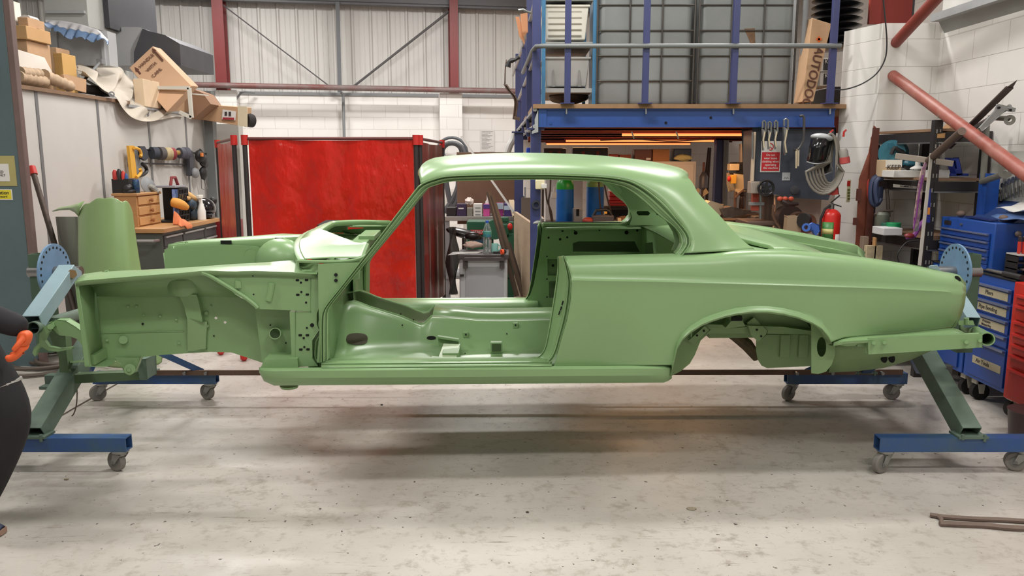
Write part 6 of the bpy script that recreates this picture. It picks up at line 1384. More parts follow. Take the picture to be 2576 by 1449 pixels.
for y0, y1, x0, x1, lb in ((482, 494, 1534, 1556, 'top'), (494, 504, 1534, 1566, 'middle'), (504, 518, 1532, 1580, 'bottom')):
    zz0 = at(x0, y1, 10.45).z; r = root('red_toolbox', 'red plastic organiser case, the %s of three stacked on the dark shelf' % lb, 'case', at((x0+x1)/2, y1, 10.45)); obj('case', B().mm((at(x0, y1, 10.45).x, 10.45, zz0), (at(x1, y1, 10.45).x, 10.7, at(x0, y0, 10.45).z-.004)), mat('toolbox_red', (204, 40, 40), .4), r, bev=.008); obj('front_rib', B().mm((at(x0+4, y1, 10.44).x, 10.44, zz0+.03), (at(x1-4, y1, 10.44).x, 10.452, zz0+.04)), mat('toolbox_dark', (150, 28, 30), .4), r)
obj('masking_roll', B().cyl(at(1553, 556, 9.3), at(1562, 556, 9.3), .035), mat('masking_cream', (222, 200, 160), .7), label='roll of cream masking tape behind the rear side window sill', cat='tape roll')
obj('brown_rag', B().ell(at(1570, 553, 9.5), (.10, .08, .045), nz=.25, seed=3), mat('rag_brown', (150, 108, 76), .9), label='brown rag beside the masking tape roll', cat='rag', sub=1)
obj('back_bench', B().mm((at(1380, 565, 9.1).x, 9.0, .6), (at(1640, 565, 9.1).x, 9.9, at(1500, 566, 9.0).z-.01)), mat('bench_dark', (70, 56, 50), .7), label='dark workbench behind the car window line, under the mezzanine', cat='workbench')
# grey gas bottle and brush standing behind the rear pillar
q = root('small_gas_bottle', 'small grey gas bottle with a rusty neck hanging behind the rear pillar', 'gas bottle', at(1768, 476, 9.5)); p = at(1768, 476, 9.5)
obj('bottle', B().lathe([(.03,0),(.055,.02),(.055,.15),(.03,.19),(.016,.21)], p, n=18), mat('bottle_grey', (104, 104, 112), .4, .3), q); obj('neck', B().cyl(p+Vector((0, 0, .20)), p+Vector((0, 0, .32)), .015), mat('neck_rust', (124, 74, 66), .5), q)
obj('tag', B().prism([at(x, y, 9.45) for x, y in ((1770,480),(1776,473),(1783,485),(1768,495))], (0, .004, 0)).prism([at(x, y, 9.45) for x, y in ((1750,477),(1757,473),(1761,480),(1758,487))], (0, .004, 0)), mat('card_tag', (206, 180, 140), .7), q); obj('lower_rod', B().cyl(p, (p.x, p.y, 0), .02), mat('neck_rust2', (90, 70, 56), .5), q)
obj('leaning_brush', B().bar(at(1783, 372, 9.7), at(1775, 440, 9.6), .02).bar(at(1786, 372, 9.8), (at(1768, 540, 9.7).x, 9.65, 0), .03), mat('handle_dark', (52, 38, 36), .6), label='dark brown handles leaning behind the small gas bottle', cat='handle')
# pillar drill
dY_ = 8.6; DC = mat('drill_cream', (206, 186, 150), .5, var=.08)
q = root('pillar_drill', 'cream pillar drill with a black motor cover behind the boot', 'pillar drill', (at(1862, 560, dY_).x, dY_, 0))
obj('head', B().prism([at(x, y, dY_) for x, y in ((1848,439),(1888,440),(1888,468),(1882,480),(1852,482),(1846,466))], (0, .28, 0)), DC, q, bev=.012)
obj('belt_cover', B().mm(at(1852, 439, dY_), Vector((at(1888, 408, dY_).x, dY_+.3, at(1870, 408, dY_).z))), BLACK, q, bev=.012); obj('motor_box', B().mm(at(1836, 429, dY_-.02), at(1853, 412, dY_+.1)), DC, q, bev=.006)
obj('switch', B().mm(at(1838, 462, dY_-.05), at(1850, 440, dY_)), YELLOW, q, bev=.004); obj('red_button', B().ell(at(1834, 450, dY_-.05), (.02, .02, .03)), RED, q)
obj('top_column', B().cyl(at(1866, 408, dY_+.1), at(1866, 362, dY_+.1), .03), mat('column_steel', (150, 138, 130), .4, .5), q)
obj('chuck', B().lathe([(.035,0),(.035,-.03),(.02,-.04),(.03,-.08),(.03,-.16),(.012,-.2)], at(1867, 484, dY_+.05), n=16), mat('chuck_dark', (84, 66, 60), .4, .5), q)
obj('feed_lever', B().tube([at(x, y, dY_-.03) for x, y in ((1890,460),(1874,475),(1856,490),(1850,498))], .012, 8).tube([at(1850, 482, dY_), at(1849, 530, dY_)], .016, 8), mat('lever_brown', (120, 92, 78), .4, .4), q)
obj('table', B().mm(at(1842, 548, dY_-.1), Vector((at(1920, 545, dY_).x, dY_+.3, at(1880, 538, dY_).z))), mat('cast_brown', (92, 74, 64), .5, .3, var=.3), q, bev=.006); obj('column', B().cyl((at(1868, 560, dY_+.25).x, dY_+.22, 0), (at(1868, 560, dY_+.25).x, dY_+.22, at(1868, 470, dY_).z), .04), mat('column_steel', (150, 138, 130)), q)
# bench top clutter behind the boot
obj('machine_bench', B().mm((at(1800, 600, 8.0).x, 7.9, .0), (at(1990, 600, 8.0).x, 8.4, at(1900, 556, 8.0).z)), mat('bench_brown', (98, 78, 66), .7, var=.2), label='brown machine bench behind the boot of the car', cat='workbench')
q = root('scrap_pile', 'pile of cardboard and sheet metal offcuts on the machine bench', 'scrap pile', at(1830, 550, 8.0), kind=None)
obj('carton_piece', B().prism([at(x, y, 7.95) for x, y in ((1781,512),(1788,506),(1820,515),(1818,535),(1808,545),(1790,530))], (0, .2, 0)), CARDL, q, bev=.004)
obj('sheet_offcuts', B().prism([at(x, y, 7.9) for x, y in ((1812,525),(1840,520),(1872,527),(1890,530),(1888,538),(1850,545),(1822,548))], (0, .2, 0)), mat('offcuts', (124, 108, 98), .5, .3, var=.5, vscale=15), q)
q = root('bench_vice', 'grey bench vice on the machine bench behind the boot', 'vice', at(1905, 560, 7.85)); obj('body', B().box(at(1903, 553, 7.85), (.10, .2, .08)).box(at(1915, 545, 7.85), (.03, .08, .12)), mat('vice_grey', (118, 108, 100), .5, .4), q, bev=.008)
# vertical bandsaw / large grey machine
gY2 = 7.32; MG = mat('machine_slate', (66, 72, 84), .45, var=.08, vscale=3)
q = root('vertical_bandsaw', 'large slate grey vertical bandsaw casing under the mezzanine with a red warning sign', 'bandsaw', (at(1985, 700, gY2).x, gY2+.2, 0))
obj('casing', B().prism([at(x, y, gY2) for x, y in ((1896,324),(2102,324),(2098,470),(2082,500),(1985,494),(1960,487),(1900,480),(1898,420))], (0, .35, 0)), MG, q, bev=.012)
obj('blade_guide', B().mm(at(1889, 456, gY2-.05), at(1900, 332, gY2-.02)), mat('guide_cream', (206, 184, 160), .5), q, bev=.003); obj('guide_rod', B().cyl(at(1893, 400, gY2-.07), at(1893, 332, gY2-.07), .010), STEEL, q)
obj('gearbox', B().mm(at(1888, 487, gY2-.12), at(1908, 456, gY2-.01)), mat('gearbox_beige', (164, 152, 142), .45, .2), q, bev=.006); obj('gearbox', B().mm(at(1908, 485, gY2-.10), at(1925, 458, gY2-.01)), MG, q, bev=.006)
hw = obj('hand_wheel', B().tube([at(1927, 473, gY2-.16)+Vector((.068*math.cos(t), 0, .068*math.sin(t))) for t in [2*PI*k/20 for k in range(20)]], .012, 8, closed=True), mat('wheel_black', (28, 28, 30), .3), q)
b = B(); 
for k in range(3): b.bar(at(1927, 473, gY2-.16)+Vector((-.068*math.cos(k*PI/3+.4), 0, -.068*math.sin(k*PI/3+.4))), at(1927, 473, gY2-.16)+Vector((.068*math.cos(k*PI/3+.4), 0, .068*math.sin(k*PI/3+.4))), .016)
b.cyl(at(1927, 473, gY2-.17), at(1927, 473, gY2-.04), .02); obj('spokes', b, mat('wheel_black', (28, 28, 30)), hw)
obj('small_knob', B().lathe([(.04,0),(.04,.015),(.012,.02)], at(1998, 478, gY2-.0), (0, -1, 0), 18), mat('knob_grey', (74, 74, 80), .4), q)
sg = obj('warning_sign', B().mm(at(1912, 433, gY2-.008), at(1965, 355, gY2-.002)), WHITE, q, label='red and white safety sign'); obj('red_panel', B().mm(at(1915, 430, gY2-.011), at(1962, 383, gY2-.008)), mat('sign_red', (190, 36, 44), .5), sg)
for k, l in enumerate(('Do not', 'wear loose', 'clothing when', 'operating', 'this machine')): text('lettering', l, .027, facing(1938.5, 390+k*8.2, gY2-.012), WHITE, sg)
obj('prohibition_ring', B().ring(at(1937, 369, gY2-.011), at(1937, 369, gY2-.008), .034, .027, 24).bar(at(1931, 363, gY2-.01), at(1943, 375, gY2-.01), .006), mat('sign_red', (190, 36, 44)), sg)
pn = obj('paper_note', B().mm(at(1967, 454, gY2-.004), at(1988, 434, gY2-.001)), mat('paper_note', (176, 180, 184), .6), q); obj('scribble', B().tube([at(x, y, gY2-.006) for x, y in ((1972,450),(1975,445),(1977,450),(1980,446),(1984,449))], .0016, 5), INK, pn)
obj('column', B().cyl(at(1931, 520, gY2+.15), (at(1931, 520, gY2+.15).x, gY2+.15, 0), .055), mat('cast_column', (104, 84, 74), .5, .3), q); obj('column_top', B().cyl(at(1931, 488, gY2+.15), at(1931, 530, gY2+.15), .055), mat('cast_column', (104, 84, 74)), q)
obj('blade_guard', B().mm(at(1892, 530, gY2-.05), at(1908, 487, gY2-.0)), mat('guard_red', (160, 66, 48), .5), q, bev=.003); obj('guide_post', B().cyl(at(1913, 550, gY2-.05), at(1913, 487, gY2-.05), .014), STEEL, q); obj('clamp_collar', B().mm(at(1887, 517, gY2-.07), at(1919, 508, gY2-.02)), GREY, q, bev=.003)
obj('work_table', B().mm(at(1880, 568, gY2-.1), Vector((at(1945, 560, gY2).x, gY2+.3, at(1900, 555, gY2).z))), mat('cast_column', (104, 84, 74)), q, bev=.008)
# grinders behind the boot
q = root('bench_grinder', 'brown bench grinder with a black wheel guard left of the fire extinguisher', 'grinder', at(1990, 600, 7.1)); BGm = mat('grinder_brown', (112, 82, 66), .5, .2, var=.3)
obj('wheel_guard', B().cyl(at(1975, 548, 7.25), at(1990, 550, 7.1), .115, n=24), mat('guard_dark', (66, 52, 48), .45, .3), q); obj('motor', B().cyl(at(2000, 556, 7.15), at(2030, 562, 6.9), .09, n=22), BGm, q, bev=.006)
obj('motor_face', B().prism([at(x, y, 6.85) for x, y in ((1984,545),(2010,545),(2016,560),(2012,585),(1980,585))], (0, .1, 0)), mat('grinder_tan', (160, 136, 110), .5), q, bev=.008); obj('grinding_disc', B().cyl(at(2020, 555, 6.8), at(2026, 555, 6.82), .065, n=22), mat('disc_black', (26, 24, 26), .5), q)
obj('pedestal', B().mm((at(1975, 600, 7.1).x, 7.0, 0), (at(2010, 600, 7.1).x, 7.3, at(2000, 575, 7.1).z)), BGm, q); obj('eye_shield', B().tube([at(x, y, 7.0) for x, y in ((1946,515),(1944,540),(1952,560),(1960,570),(1964,590))], .012, 8), BGm, q)
obj('cast_lever', B().tube([at(x, y, 6.95) for x, y in ((1966,505),(1978,512),(1995,514),(2008,512))], [.02,.03,.02,.015], 8), mat('lever_dark', (60, 46, 42), .4, .4), label='dark cast lever below the bandsaw casing', cat='lever')
for k, x in enumerate((1962, 1975, 1990)): obj('red_wing_nut', B().ell(at(x, 500, 6.95), (.025, .02, .02)), mat('knob_red_orange', (190, 74, 48), .5), label='orange-red knob below the bandsaw, %s of three' % ('left', 'middle', 'right')[k], cat='knob')
q = root('blue_clamp', 'blue pipe clamp standing on a grey stem beside the fire extinguisher', 'clamp', (at(2048, 590, 6.62).x, 6.62, 0)); CB = mat('clamp_blue', (62, 100, 180), .35)
obj('jaw', B().ring(at(2028, 572, 6.55), at(2031, 573, 6.6), .035, .018), CB, q); obj('jaw', B().prism([at(x, y, 6.6) for x, y in ((2038,566),(2046,562),(2060,566),(2062,580),(2052,592),(2044,580),(2036,578))], (0, .04, 0)), CB, q, bev=.006); obj('stem', B().cyl((at(2052, 590, 6.62).x, 6.62, 0), at(2052, 588, 6.62), .02), GREY, q)
obj('wall_board', B().mm(at(1945, 620, 7.6), at(2062, 492, 7.65)), mat('wall_pinkish', (206, 186, 174), .7), label='pale board behind the bench grinder', cat='board')
# clamps on the beam
def gclamp(x, y0, y1, lab, wdt=9):
    q = root('locking_clamp', lab, 'clamp', at(x, y1, MY-.06)); Y = MY-.06
    obj('jaw', B().tube([at(a_, b_, Y) for a_, b_ in ((x-wdt*.4, y0+18), (x-wdt*.4, y0+3), (x, y0), (x+wdt*.4, y0+3), (x+wdt*.4, y0+28))], .010, 8), STEEL, q)
    obj('handle', B().prism([at(a_, b_, Y) for a_, b_ in ((x-wdt*.45, y0+20), (x+wdt*.5, y0+26), (x+wdt*.1, lerp(y0, y1, .6)), (x, y1), (x-wdt*.35, y1), (x-wdt*.4, lerp(y0, y1, .6)))], (0, .02, 0)), STEEL, q, bev=.002); obj('handle', B().tube([at(x+wdt*.3, y0+26, Y), at(x-wdt*.2, lerp(y0, y1, .65), Y), at(x+wdt*.1, y1-6, Y)], .008, 6), mat('clamp_cream', (200, 186, 160), .4), q)
gclamp(1922, 304, 378, 'locking clamp hooked on the beam, leftmost of the three together')
gclamp(1936, 306, 375, 'locking clamp hooked on the beam, middle of the three together'); gclamp(1952, 304, 375, 'locking clamp hooked on the beam, right of the three together'); gclamp(1977, 299, 390, 'locking clamp hooked alone on the beam above the sign', 12)
q = root('long_reach_clamp', 'long locking clamp with a deep bow hanging right of the others', 'clamp', at(2010, 423, MY-.06)); Y = MY-.06
obj('bow', B().tube([at(x, y, Y) for x, y in sm([(2012,292),(2022,294),(2022,330),(2020,355),(2008,376),(1996,376)], 3)], .011, 8), mat('steel_dark', (90, 88, 88), .4, .6), q); obj('handle', B().tube([at(2004, 375, Y), at(2003, 423, Y)], [.012, .008], 8).tube([at(2009, 372, Y), at(2008, 418, Y)], .009, 8), mat('clamp_cream', (200, 186, 160)), q)
# face shields, cable coil, hooks
q = root('face_shield', 'black face shield with a grey crown hanging by the pier', 'face shield', at(2068, 410, 6.75)); 
obj('crown', B().ell(at(2068, 346, 6.75), (.095, .08, .035), 22, 12, R=(0, .12, 0)), mat('crown_grey', (168, 170, 172), .4), q); V = [at(x, y, 6.66) for x, y in ((2040,350),(2095,356),(2084,410),(2060,414),(2030,406))]
obj('visor', B().grid([[at(x, y, 6.75-.09*math.sin(PI*k/8)) for k, x in enumerate([lerp(xa_, xb_, i/8) for i in range(9)])] for y, xa_, xb_ in ((348, 2040, 2096), (375, 2035, 2090), (400, 2031, 2084), (410, 2030, 2080))]), mat('visor_black', (18, 18, 20), .15), q, sol=.003)
obj('visor_edge', B().tube([at(lerp(2030, 2080, i/8), 407+5*math.sin(PI*i/8), 6.75-.10*math.sin(PI*i/8)) for i in range(9)], .005, 6), GALV, q)
q = root('face_shield', 'second black face shield hanging behind the grey crowned one', 'face shield', at(2072, 440, 6.85)); obj('visor', B().grid([[at(x, y, 6.86-.05*math.sin(PI*k/8)) for k, x in enumerate([lerp(xa_, xb_, i/8) for i in range(9)])] for y, xa_, xb_ in ((385, 2045, 2095), (415, 2048, 2093), (436, 2052, 2088))]), mat('visor_black', (18, 18, 20)), q, sol=.003)
obj('wire_frame', B().tube([at(x, y, 6.82) for x, y in ((2052,438),(2070,441),(2093,432),(2094,425),(2083,392))], .005, 6), GALV, q)
CGm = mat('cable_grey', (140, 134, 124), .5, var=.1); q = root('cable_coil', 'big coil of grey cable with a red plug hanging on the block pier', 'cable', at(2095, 470, 6.75))
for k in range(6):
    rx, ry = (.05+.012*k), (.19+.012*k); o_ = at(2100-k*3, 405+k*1.5, 6.78-.015*k)
    obj('cable_loop', B().tube([o_+Vector((rx*math.cos(t)*(1.5 if math.sin(t) < 0 else .6)-.03*(math.sin(t) < 0), 0, ry*math.sin(t))) for t in [2*PI*j/24 for j in range(24)]], .011, 8, closed=True), CGm, q)
pz_ = at(2124, 375, 6.68); obj('plug_body', B().lathe([(.025,0),(.036,.02),(.036,.09)], at(2121, 374, 6.68), (.2, 0, -1), 16), mat('plug_grey', (150, 144, 138), .5), q); obj('plug_collar', B().lathe([(.040,0),(.042,.05),(.036,.055)], at(2124, 395, 6.68), (.2, 0, -1), 16), mat('plug_red', (186, 78, 76), .5), q)
obj('red_socket', B().prism([at(x, y, 6.75) for x, y in ((2084,470),(2108,470),(2110,488),(2094,490),(2080,480))], (0, .08, 0)), mat('socket_red', (192, 66, 60), .5), label='red wall socket under the cable coil', cat='socket', bev=.006)
for x, lb in ((2093, 'left'), (2126, 'right')): obj('wall_hook', B().tube([at(a_, b_, 6.85) for a_, b_ in ((x-4,344),(x-3,332),(x+2,328),(x+1,326))], .009, 6), RED, label='red hook on the block pier, the %s of the pair' % lb, cat='hook')
q = root('wall_label', 'narrow red and cream fire equipment label on the block pier', 'label', at(2134, 508, 6.88)); obj('strip', B().mm(at(2129, 509, 6.875), at(2140, 452, 6.885)), mat('label_cream', (224, 218, 184), .5), q); obj('red_square', B().mm(at(2131, 468, 6.87), at(2139, 455, 6.875)), RED, q)
for k in range(4): obj('pictogram', B().mm(at(2132, 480+k*7.5, 6.87), at(2138, 475+k*7.5, 6.875)), mat('picto_green', (120, 130, 70), .5), q)
# fire extinguisher
ep = at(2084, 640, 6.7); q = root('fire_extinguisher', 'red fire extinguisher with green and white labels on the block pier', 'fire extinguisher', (ep.x, 6.7, at(2084, 640, 6.7).z)); er = 23.5/1980*6.7; ez = at(2088, 640, 6.7).z; eh = at(2088, 534, 6.7).z-ez
obj('body', B().lathe([(er*.9,0),(er,.015),(er,eh*.93),(er*.9,eh*.99),(er*.6,eh*1.05),(.025,eh*1.08)], (ep.x, 6.7, ez), n=30), mat('extinguisher_red', (206, 40, 34), .3), q); ht = ez+eh*1.08
obj('valve', B().cyl((ep.x, 6.7, ht), (ep.x, 6.7, ht+.04), .022), STEEL, q); obj('lever', B().bar((ep.x-.01, 6.7, ht+.05), (ep.x+.055, 6.68, ht+.115), .02, .01).bar((ep.x-.0, 6.7, ht+.045), (ep.x+.075, 6.68, ht+.02), .018, .01), BLACK, q); obj('hose', B().tube([Vector((ep.x-.02, 6.68, ht+.03)), Vector((ep.x-.07, 6.66, ht+.0)), Vector((ep.x-.10, 6.66, ht-.08)), Vector((ep.x-.10, 6.66, ht-.4))], .011, 8), BLACK, q)
def curved(x0, x1, z0, z1, r, m, nm, par, off=.0012):
    rows = [[Vector((ep.x+(r+off)*math.sin(t), 6.7-(r+off)*math.cos(t), z)) for t in [lerp(x0, x1, k/8) for k in range(9)]] for z in (z0, z1)]; return obj(nm, B().grid(rows), m, par, sol=.0008)
curved(-1.3, -.05, ez+eh*.35, ez+eh*.78, er, mat('label_green', (66, 130, 62), .4), 'green_label', q); curved(-1.3, -.05, ez+eh*.50, ez+eh*.62, er, mat('label_yellowish', (200, 190, 120), .4), 'label_band', q, .002); curved(-1.3, -.05, ez+.01, ez+eh*.35, er, mat('label_dark_green', (22, 70, 44), .4), 'instruction_label', q); curved(.2, 1.0, ez+eh*.08, ez+eh*.5, er, WHITE, 'white_label', q)
# ================================================================ RIGHT SIDE: BRACES, RACK, CHESTS
BRm = mat('brace_red', (142, 62, 50), .5, var=.3, vscale=4, col2=(160, 104, 92), bump=.04)
p0, p1 = at(2246, 190, 6.9), at(2600, 452, 4.9)
obj('brace_pipe', B().cyl(p0, p1+(p1-p0)*1.2, .045, n=24), BRm, label='dusty red brace pipe sloping down to the right from the block pier', cat='brace pipe')
p0, p1 = at(2254, 107, 6.9), at(2372, -22, 6.0)
obj('brace_pipe', B().cyl(p0, p1+(p1-p0)*.5, .045, n=24), mat('brace_red2', (140, 56, 44), .5, var=.12), label='red brace pipe sloping up to the right from the block pier', cat='brace pipe')
# leaning rust-brown panel
q = root('folded_sheet_metal', 'tall rust brown folded metal sheet leaning on the block pier left of the black rack', 'metal panel', (at(2165, 640, 6.5).x, 6.5, 0)); RP = mat('rust_panel', (124, 62, 42), .6, var=.3, vscale=4, bump=.05)
P = [(2199,316),(2204,320),(2197,400),(2190,500),(2186,580),(2180,642)]; P2 = [(2199,316),(2186,385),(2162,450),(2158,520),(2154,600),(2150,642)]
e1 = at(2184, 642, 6.55); e2 = at(2148, 642, 6.62)
obj('face', B().prism([at(x, y, 6.6) for x, y in P2] + [Vector((e2.x, 6.6, 0)), Vector((e1.x, 6.6, 0))] + [at(x, y, 6.6) for x, y in reversed(P)], (0, .012, 0)), RP, q, bev=.003)
obj('fold', B().bar(at(2204, 322, 6.57), Vector((e1.x, 6.57, 0)), .02, .05), mat('rust_dark', (84, 42, 32), .6), q); obj('tab', B().box(at(2160, 490, 6.58), (.03, .03, .10)), mat('rust_dark', (84, 42, 32)), q); obj('tab', B().box(at(2152, 557, 6.58), (.03, .03, .06)), mat('rust_dark', (84, 42, 32)), q)
# black bolted shelving rack
RKm = mat('rack_black', (50, 46, 46), .5, .2, var=.25); bR = root('shelving_rack', 'black slotted steel shelving rack full of workshop gear against the right wall', 'shelving rack', (3.35, 6.5, 0))
xn, yn_, xf, yf_ = 3.20, 6.02, 3.08, 6.76; xr = 3.58
hn = at(2363, 302, yn_).z; hf = at(2200, 345, yf_).z
for x, y, z_ in ((xn, yn_, hn), (xf, yf_, hf), (xr, yn_, at(2470, 330, yn_).z), (3.5, yf_, hf)):
    obj('upright', B().mm((x-.03, y-.003, 0), (x+.03, y+.003, z_)).mm((x-.03, y-.003, 0), (x-.025, y+.05, z_)), RKm, bR)
sl = B()
for k in range(16):
    for dx in (-.012, .014): obj('slot', B().mm((xn+dx-.004, yn_-.0045, .35+k*.11), (xn+dx+.004, yn_-.003, .38+k*.11)), mat('slot_light', (150, 146, 140), .6), bR)
def shelf(pyn, th=.02, m=WOOD, lab=None):
    z = at(2350, pyn, yn_).z; P = [(xn, yn_), (xr, yn_), (xr, yf_), (xf, yf_)]
    s_ = obj('shelf_board', B().prism([(x, y, z) for x, y in P], (0, 0, th)), mat('shelf_wood', (140, 108, 84), .7, var=.2, vscale=5), bR)
    for a, c in (((xn, yn_-.005), (xr, yn_-.005)), ((xn-.005, yn_), (xf-.005, yf_))):
        obj('shelf_beam', B().bar((a[0], a[1], z-.045), (c[0], c[1], z-.045), .006, .075), RKm, bR); obj('beam_lip', B().bar((a[0], a[1]-.006, z-.085), (c[0], c[1]-.006, z-.085), .008, .01), STEEL, bR)
    return z+th
z3 = shelf(330); z2_ = shelf(455); z1_ = shelf(602); z0_ = .35
obj('shelf_board', B().prism([(xn, yn_, .3), (xr, yn_, .3), (xr, yf_, .3), (xf, yf_, .3)], (0, 0, .02)), RKm, bR)
def onr(name, lab, cat, x0, x1, y0, Y, z, m, d=.2, bev=.004):
    a, c = at(x0, 440, Y).x, at(x1, 440, Y).x; r = root(name, lab, cat, ((a+c)/2, Y+d/2, z)); obj('body', B().mm((a, Y, z), (c, Y+d, at(x0, y0, Y).z)), m, r, bev=bev); return r, a, c, at(x0, y0, Y).z
r, a, c, t = onr('storage_box', 'open tan box marked KEEP on the middle rack shelf', 'box', 2226, 2266, 402, 6.4, z2_, mat('box_tan', (196, 170, 138), .8, var=.1)); obj('cream_side', B().mm((a-.001, 6.395, z2_+.08), (c+.001, 6.40, t)), mat('cream_box', (222, 214, 202)), r)
text('lettering', 'KEEP', .05, frame(((a+c)/2, 6.392, t-.06), (1, 0, 0), (0, 0, 1)), INK, r); text('lettering', 'Pride', .03, frame(((a+c)/2, 6.392, z2_+.03), (1, 0, 0), (0, 0, 1)), INK, r)
onr('white_tray', 'long white cardboard tray on the middle rack shelf behind the level', 'tray', 2248, 2340, 429, 6.25, z2_, WHITE)
onr('white_box', 'small white box on the right part of the middle rack shelf', 'box', 2357, 2389, 428, 6.05, z2_, mat('white_box_m', (206, 204, 202), .6))
q = root('clamp_tool', 'blue wide jawed clamp standing at the right end of the middle rack shelf', 'clamp', (3.5, 6.1, z2_)); obj('jaw', B().prism([at(x, y, 6.1) for x, y in ((2391,398),(2412,397),(2422,440),(2408,441))], (0, .08, 0), [[at(x, y, 6.1) for x, y in ((2399,404),(2404,404),(2408,425),(2403,425))]]), mat('clamp_navy', (36, 56, 140), .4), q, bev=.003); obj('foot', B().mm(at(2391, 443, 6.1), at(2422, 436, 6.18)), mat('clamp_navy', (36, 56, 140)), q)
q = root('circular_saw', 'teal and grey circular saw with a large blade guard on the middle rack shelf', 'circular saw', at(2250, 410, 6.55)); TB = mat('saw_teal', (48, 104, 122), .4)
obj('guard', B().cyl(at(2243, 385, 6.5), at(2252, 385, 6.6), .105, n=26), TB, q); obj('handle', B().tube([at(x, y, 6.45) for x, y in sm([(2242,388),(2250,372),(2262,378),(2274,384),(2274,392),(2255,392)], 3)], .016, 8), BLACK, q); obj('blade', B().cyl(at(2292, 378, 6.6), at(2294, 378, 6.6), .11, n=26), mat('blade_grey', (160, 158, 154), .4, .5), q); obj('teeth', B().prism([at(x, y, 6.46) for x, y in ((2236,360),(2245,358),(2252,365),(2246,370),(2236,372))], (0, .02, 0)), TB, q)
obj('alloy_beam', B().bar(at(2252, 392, 6.15), at(2398, 412, 5.98), .03, .045), mat('alloy', (168, 156, 146), .4, .5), label='long grey alloy box section lying across the rack shelf', cat='metal section', bev=.003)
q = root('drain_fitting', 'white plastic funnel fitting on top of the white tray', 'fitting', at(2308, 424, 6.3)); obj('cone', B().lathe([(.055,0),(.055,.01),(.02,.03),(.02,.06)], at(2308, 426, 6.3), n=18), WHITE, q)
obj('blue_bag', B().ell(at(2300, 410, 6.5), (.14, .10, .05), nz=.2, seed=6), TB, label='teal tool bag behind the white funnel fitting', cat='bag', sub=1)
obj('black_grip', B().tube([at(x, y, 6.4) for x, y in ((2274,418),(2284,424),(2300,422),(2312,414))], .014, 8), BLACK, label='black grip lying beside the white funnel fitting', cat='grip')
# paper strip with writing on the shelf edge
sp_ = obj('shelf_label', B().prism([at(x, y, 6.15) for x, y in ((2247,463),(2308,469),(2306,475),(2247,471))], (0, .002, 0)), mat('label_grey', (150, 144, 136), .7), label='torn strip of tape lettered HAMMERS on the middle shelf edge', cat='label')
text('lettering', 'HAMMERS', .022, frame(at(2280, 469, 6.145), (1, 0, -.06), (0, 0, 1)), INK, sp_)
# lower shelf
p = at(2215, 590, 6.5); q = root('metal_canister', 'dented grey canister at the left end of the lower rack shelf', 'canister', (p.x, 6.45, z1_)); obj('body', B().lathe([(.05,0),(.055,.02),(.055,.14),(.04,.16)], (p.x-.02, 6.45, z1_), n=16), mat('canister', (112, 116, 104), .5, .4, var=.3), q); obj('legs', B().tube([at(x, y, 6.45) for x, y in ((2200,540),(2222,532),(2246,530))], .012, 6).tube([at(2231, 475, 6.5), at(2236, 545, 6.5)], .014, 6), mat('iron', (92, 82, 76), .5, .5), q)
for x, c_, lb, yy in ((2230, (46, 100, 84), 'tin with a printed label, left of the green tin', 6.4), (2246, (20, 130, 80), 'bright green tin beside the small white carton', 6.3)):
    p = at(x, 590, yy); r = root('paint_tin', lb + ' on the lower rack shelf', 'tin', (p.x, yy, z1_)); obj('tin', B().cyl((p.x, yy, z1_), (p.x, yy, at(x, 560, yy).z), .05 if x < 2240 else .055, n=22), mat('tin_%d' % x, c_, .4), r, bev=.003)
onr('white_carton', 'small grey-white carton on the lower rack shelf', 'carton', 2234, 2282, 574, 6.12, z1_, mat('carton_white', (190, 188, 190), .6))
q = root('nail_gun', 'purple and black cutter on the lower shelf edge', 'tool', at(2300, 590, 6.1)); PUR = mat('purple_plastic', (132, 62, 140), .4)
obj('grip', B().tube([at(x, y, 6.05) for x, y in sm([(2280,596),(2300,592),(2312,570),(2326,555),(2338,552),(2340,572),(2336,588)], 3)], .018, 8), PUR, q); obj('base', B().ell(at(2288, 593, 6.05), (.04, .03, .02)), mat('maroon', (128, 36, 40)), q)
sw = root('hand_saw', 'wood saw in a printed purple edged sleeve leaning on the rack', 'saw', at(2295, 570, 6.0)); obj('sleeve', B().prism([at(x, y, 5.98) for x, y in ((2328,408),(2332,412),(2322,470),(2312,560),(2300,582),(2298,560),(2310,470),(2318,430))], (0, .012, 0)), mat('sleeve_print', (196, 176, 160), .5, var=.6, vscale=22, col2=(120, 60, 110)), sw); obj('edge', B().tube([at(x, y, 5.975) for x, y in ((2322,440),(2312,490),(2306,540),(2298,576))], .005, 6), PUR, sw)
obj('blade', B().prism([at(x, y, 5.99) for x, y in ((2312,528),(2318,528),(2310,580),(2298,584),(2302,556))], (0, .003, 0)), GREY, sw)
q = root('steel_rule', 'long pale grey straight edge leaning in front of the rack', 'straight edge', at(2315, 690, 5.9)); obj('rule', B().bar(at(2343, 386, 5.95), at(2313, 668, 5.75), .022, .010, (0, 1, 0)), mat('rule_grey', (186, 180, 170), .5, .2, var=.08), q)
q = root('spirit_level', 'blue and orange lettered saw blade packet leaning on the near rack post', 'saw packet', at(2338, 540, 5.98)); obj('body', B().prism([at(x, y, 5.97) for x, y in ((2338,475),(2342,475),(2340,560),(2332,560),(2335,500))], (0, .01, 0)), mat('blue_deep', (36, 48, 130), .4), q); obj('band', B().prism([at(x, y, 5.965) for x, y in ((2335,522),(2340,522),(2339,540),(2333,540))], (0, .003, 0)), mat('orange_band', (222, 140, 50), .5), q)
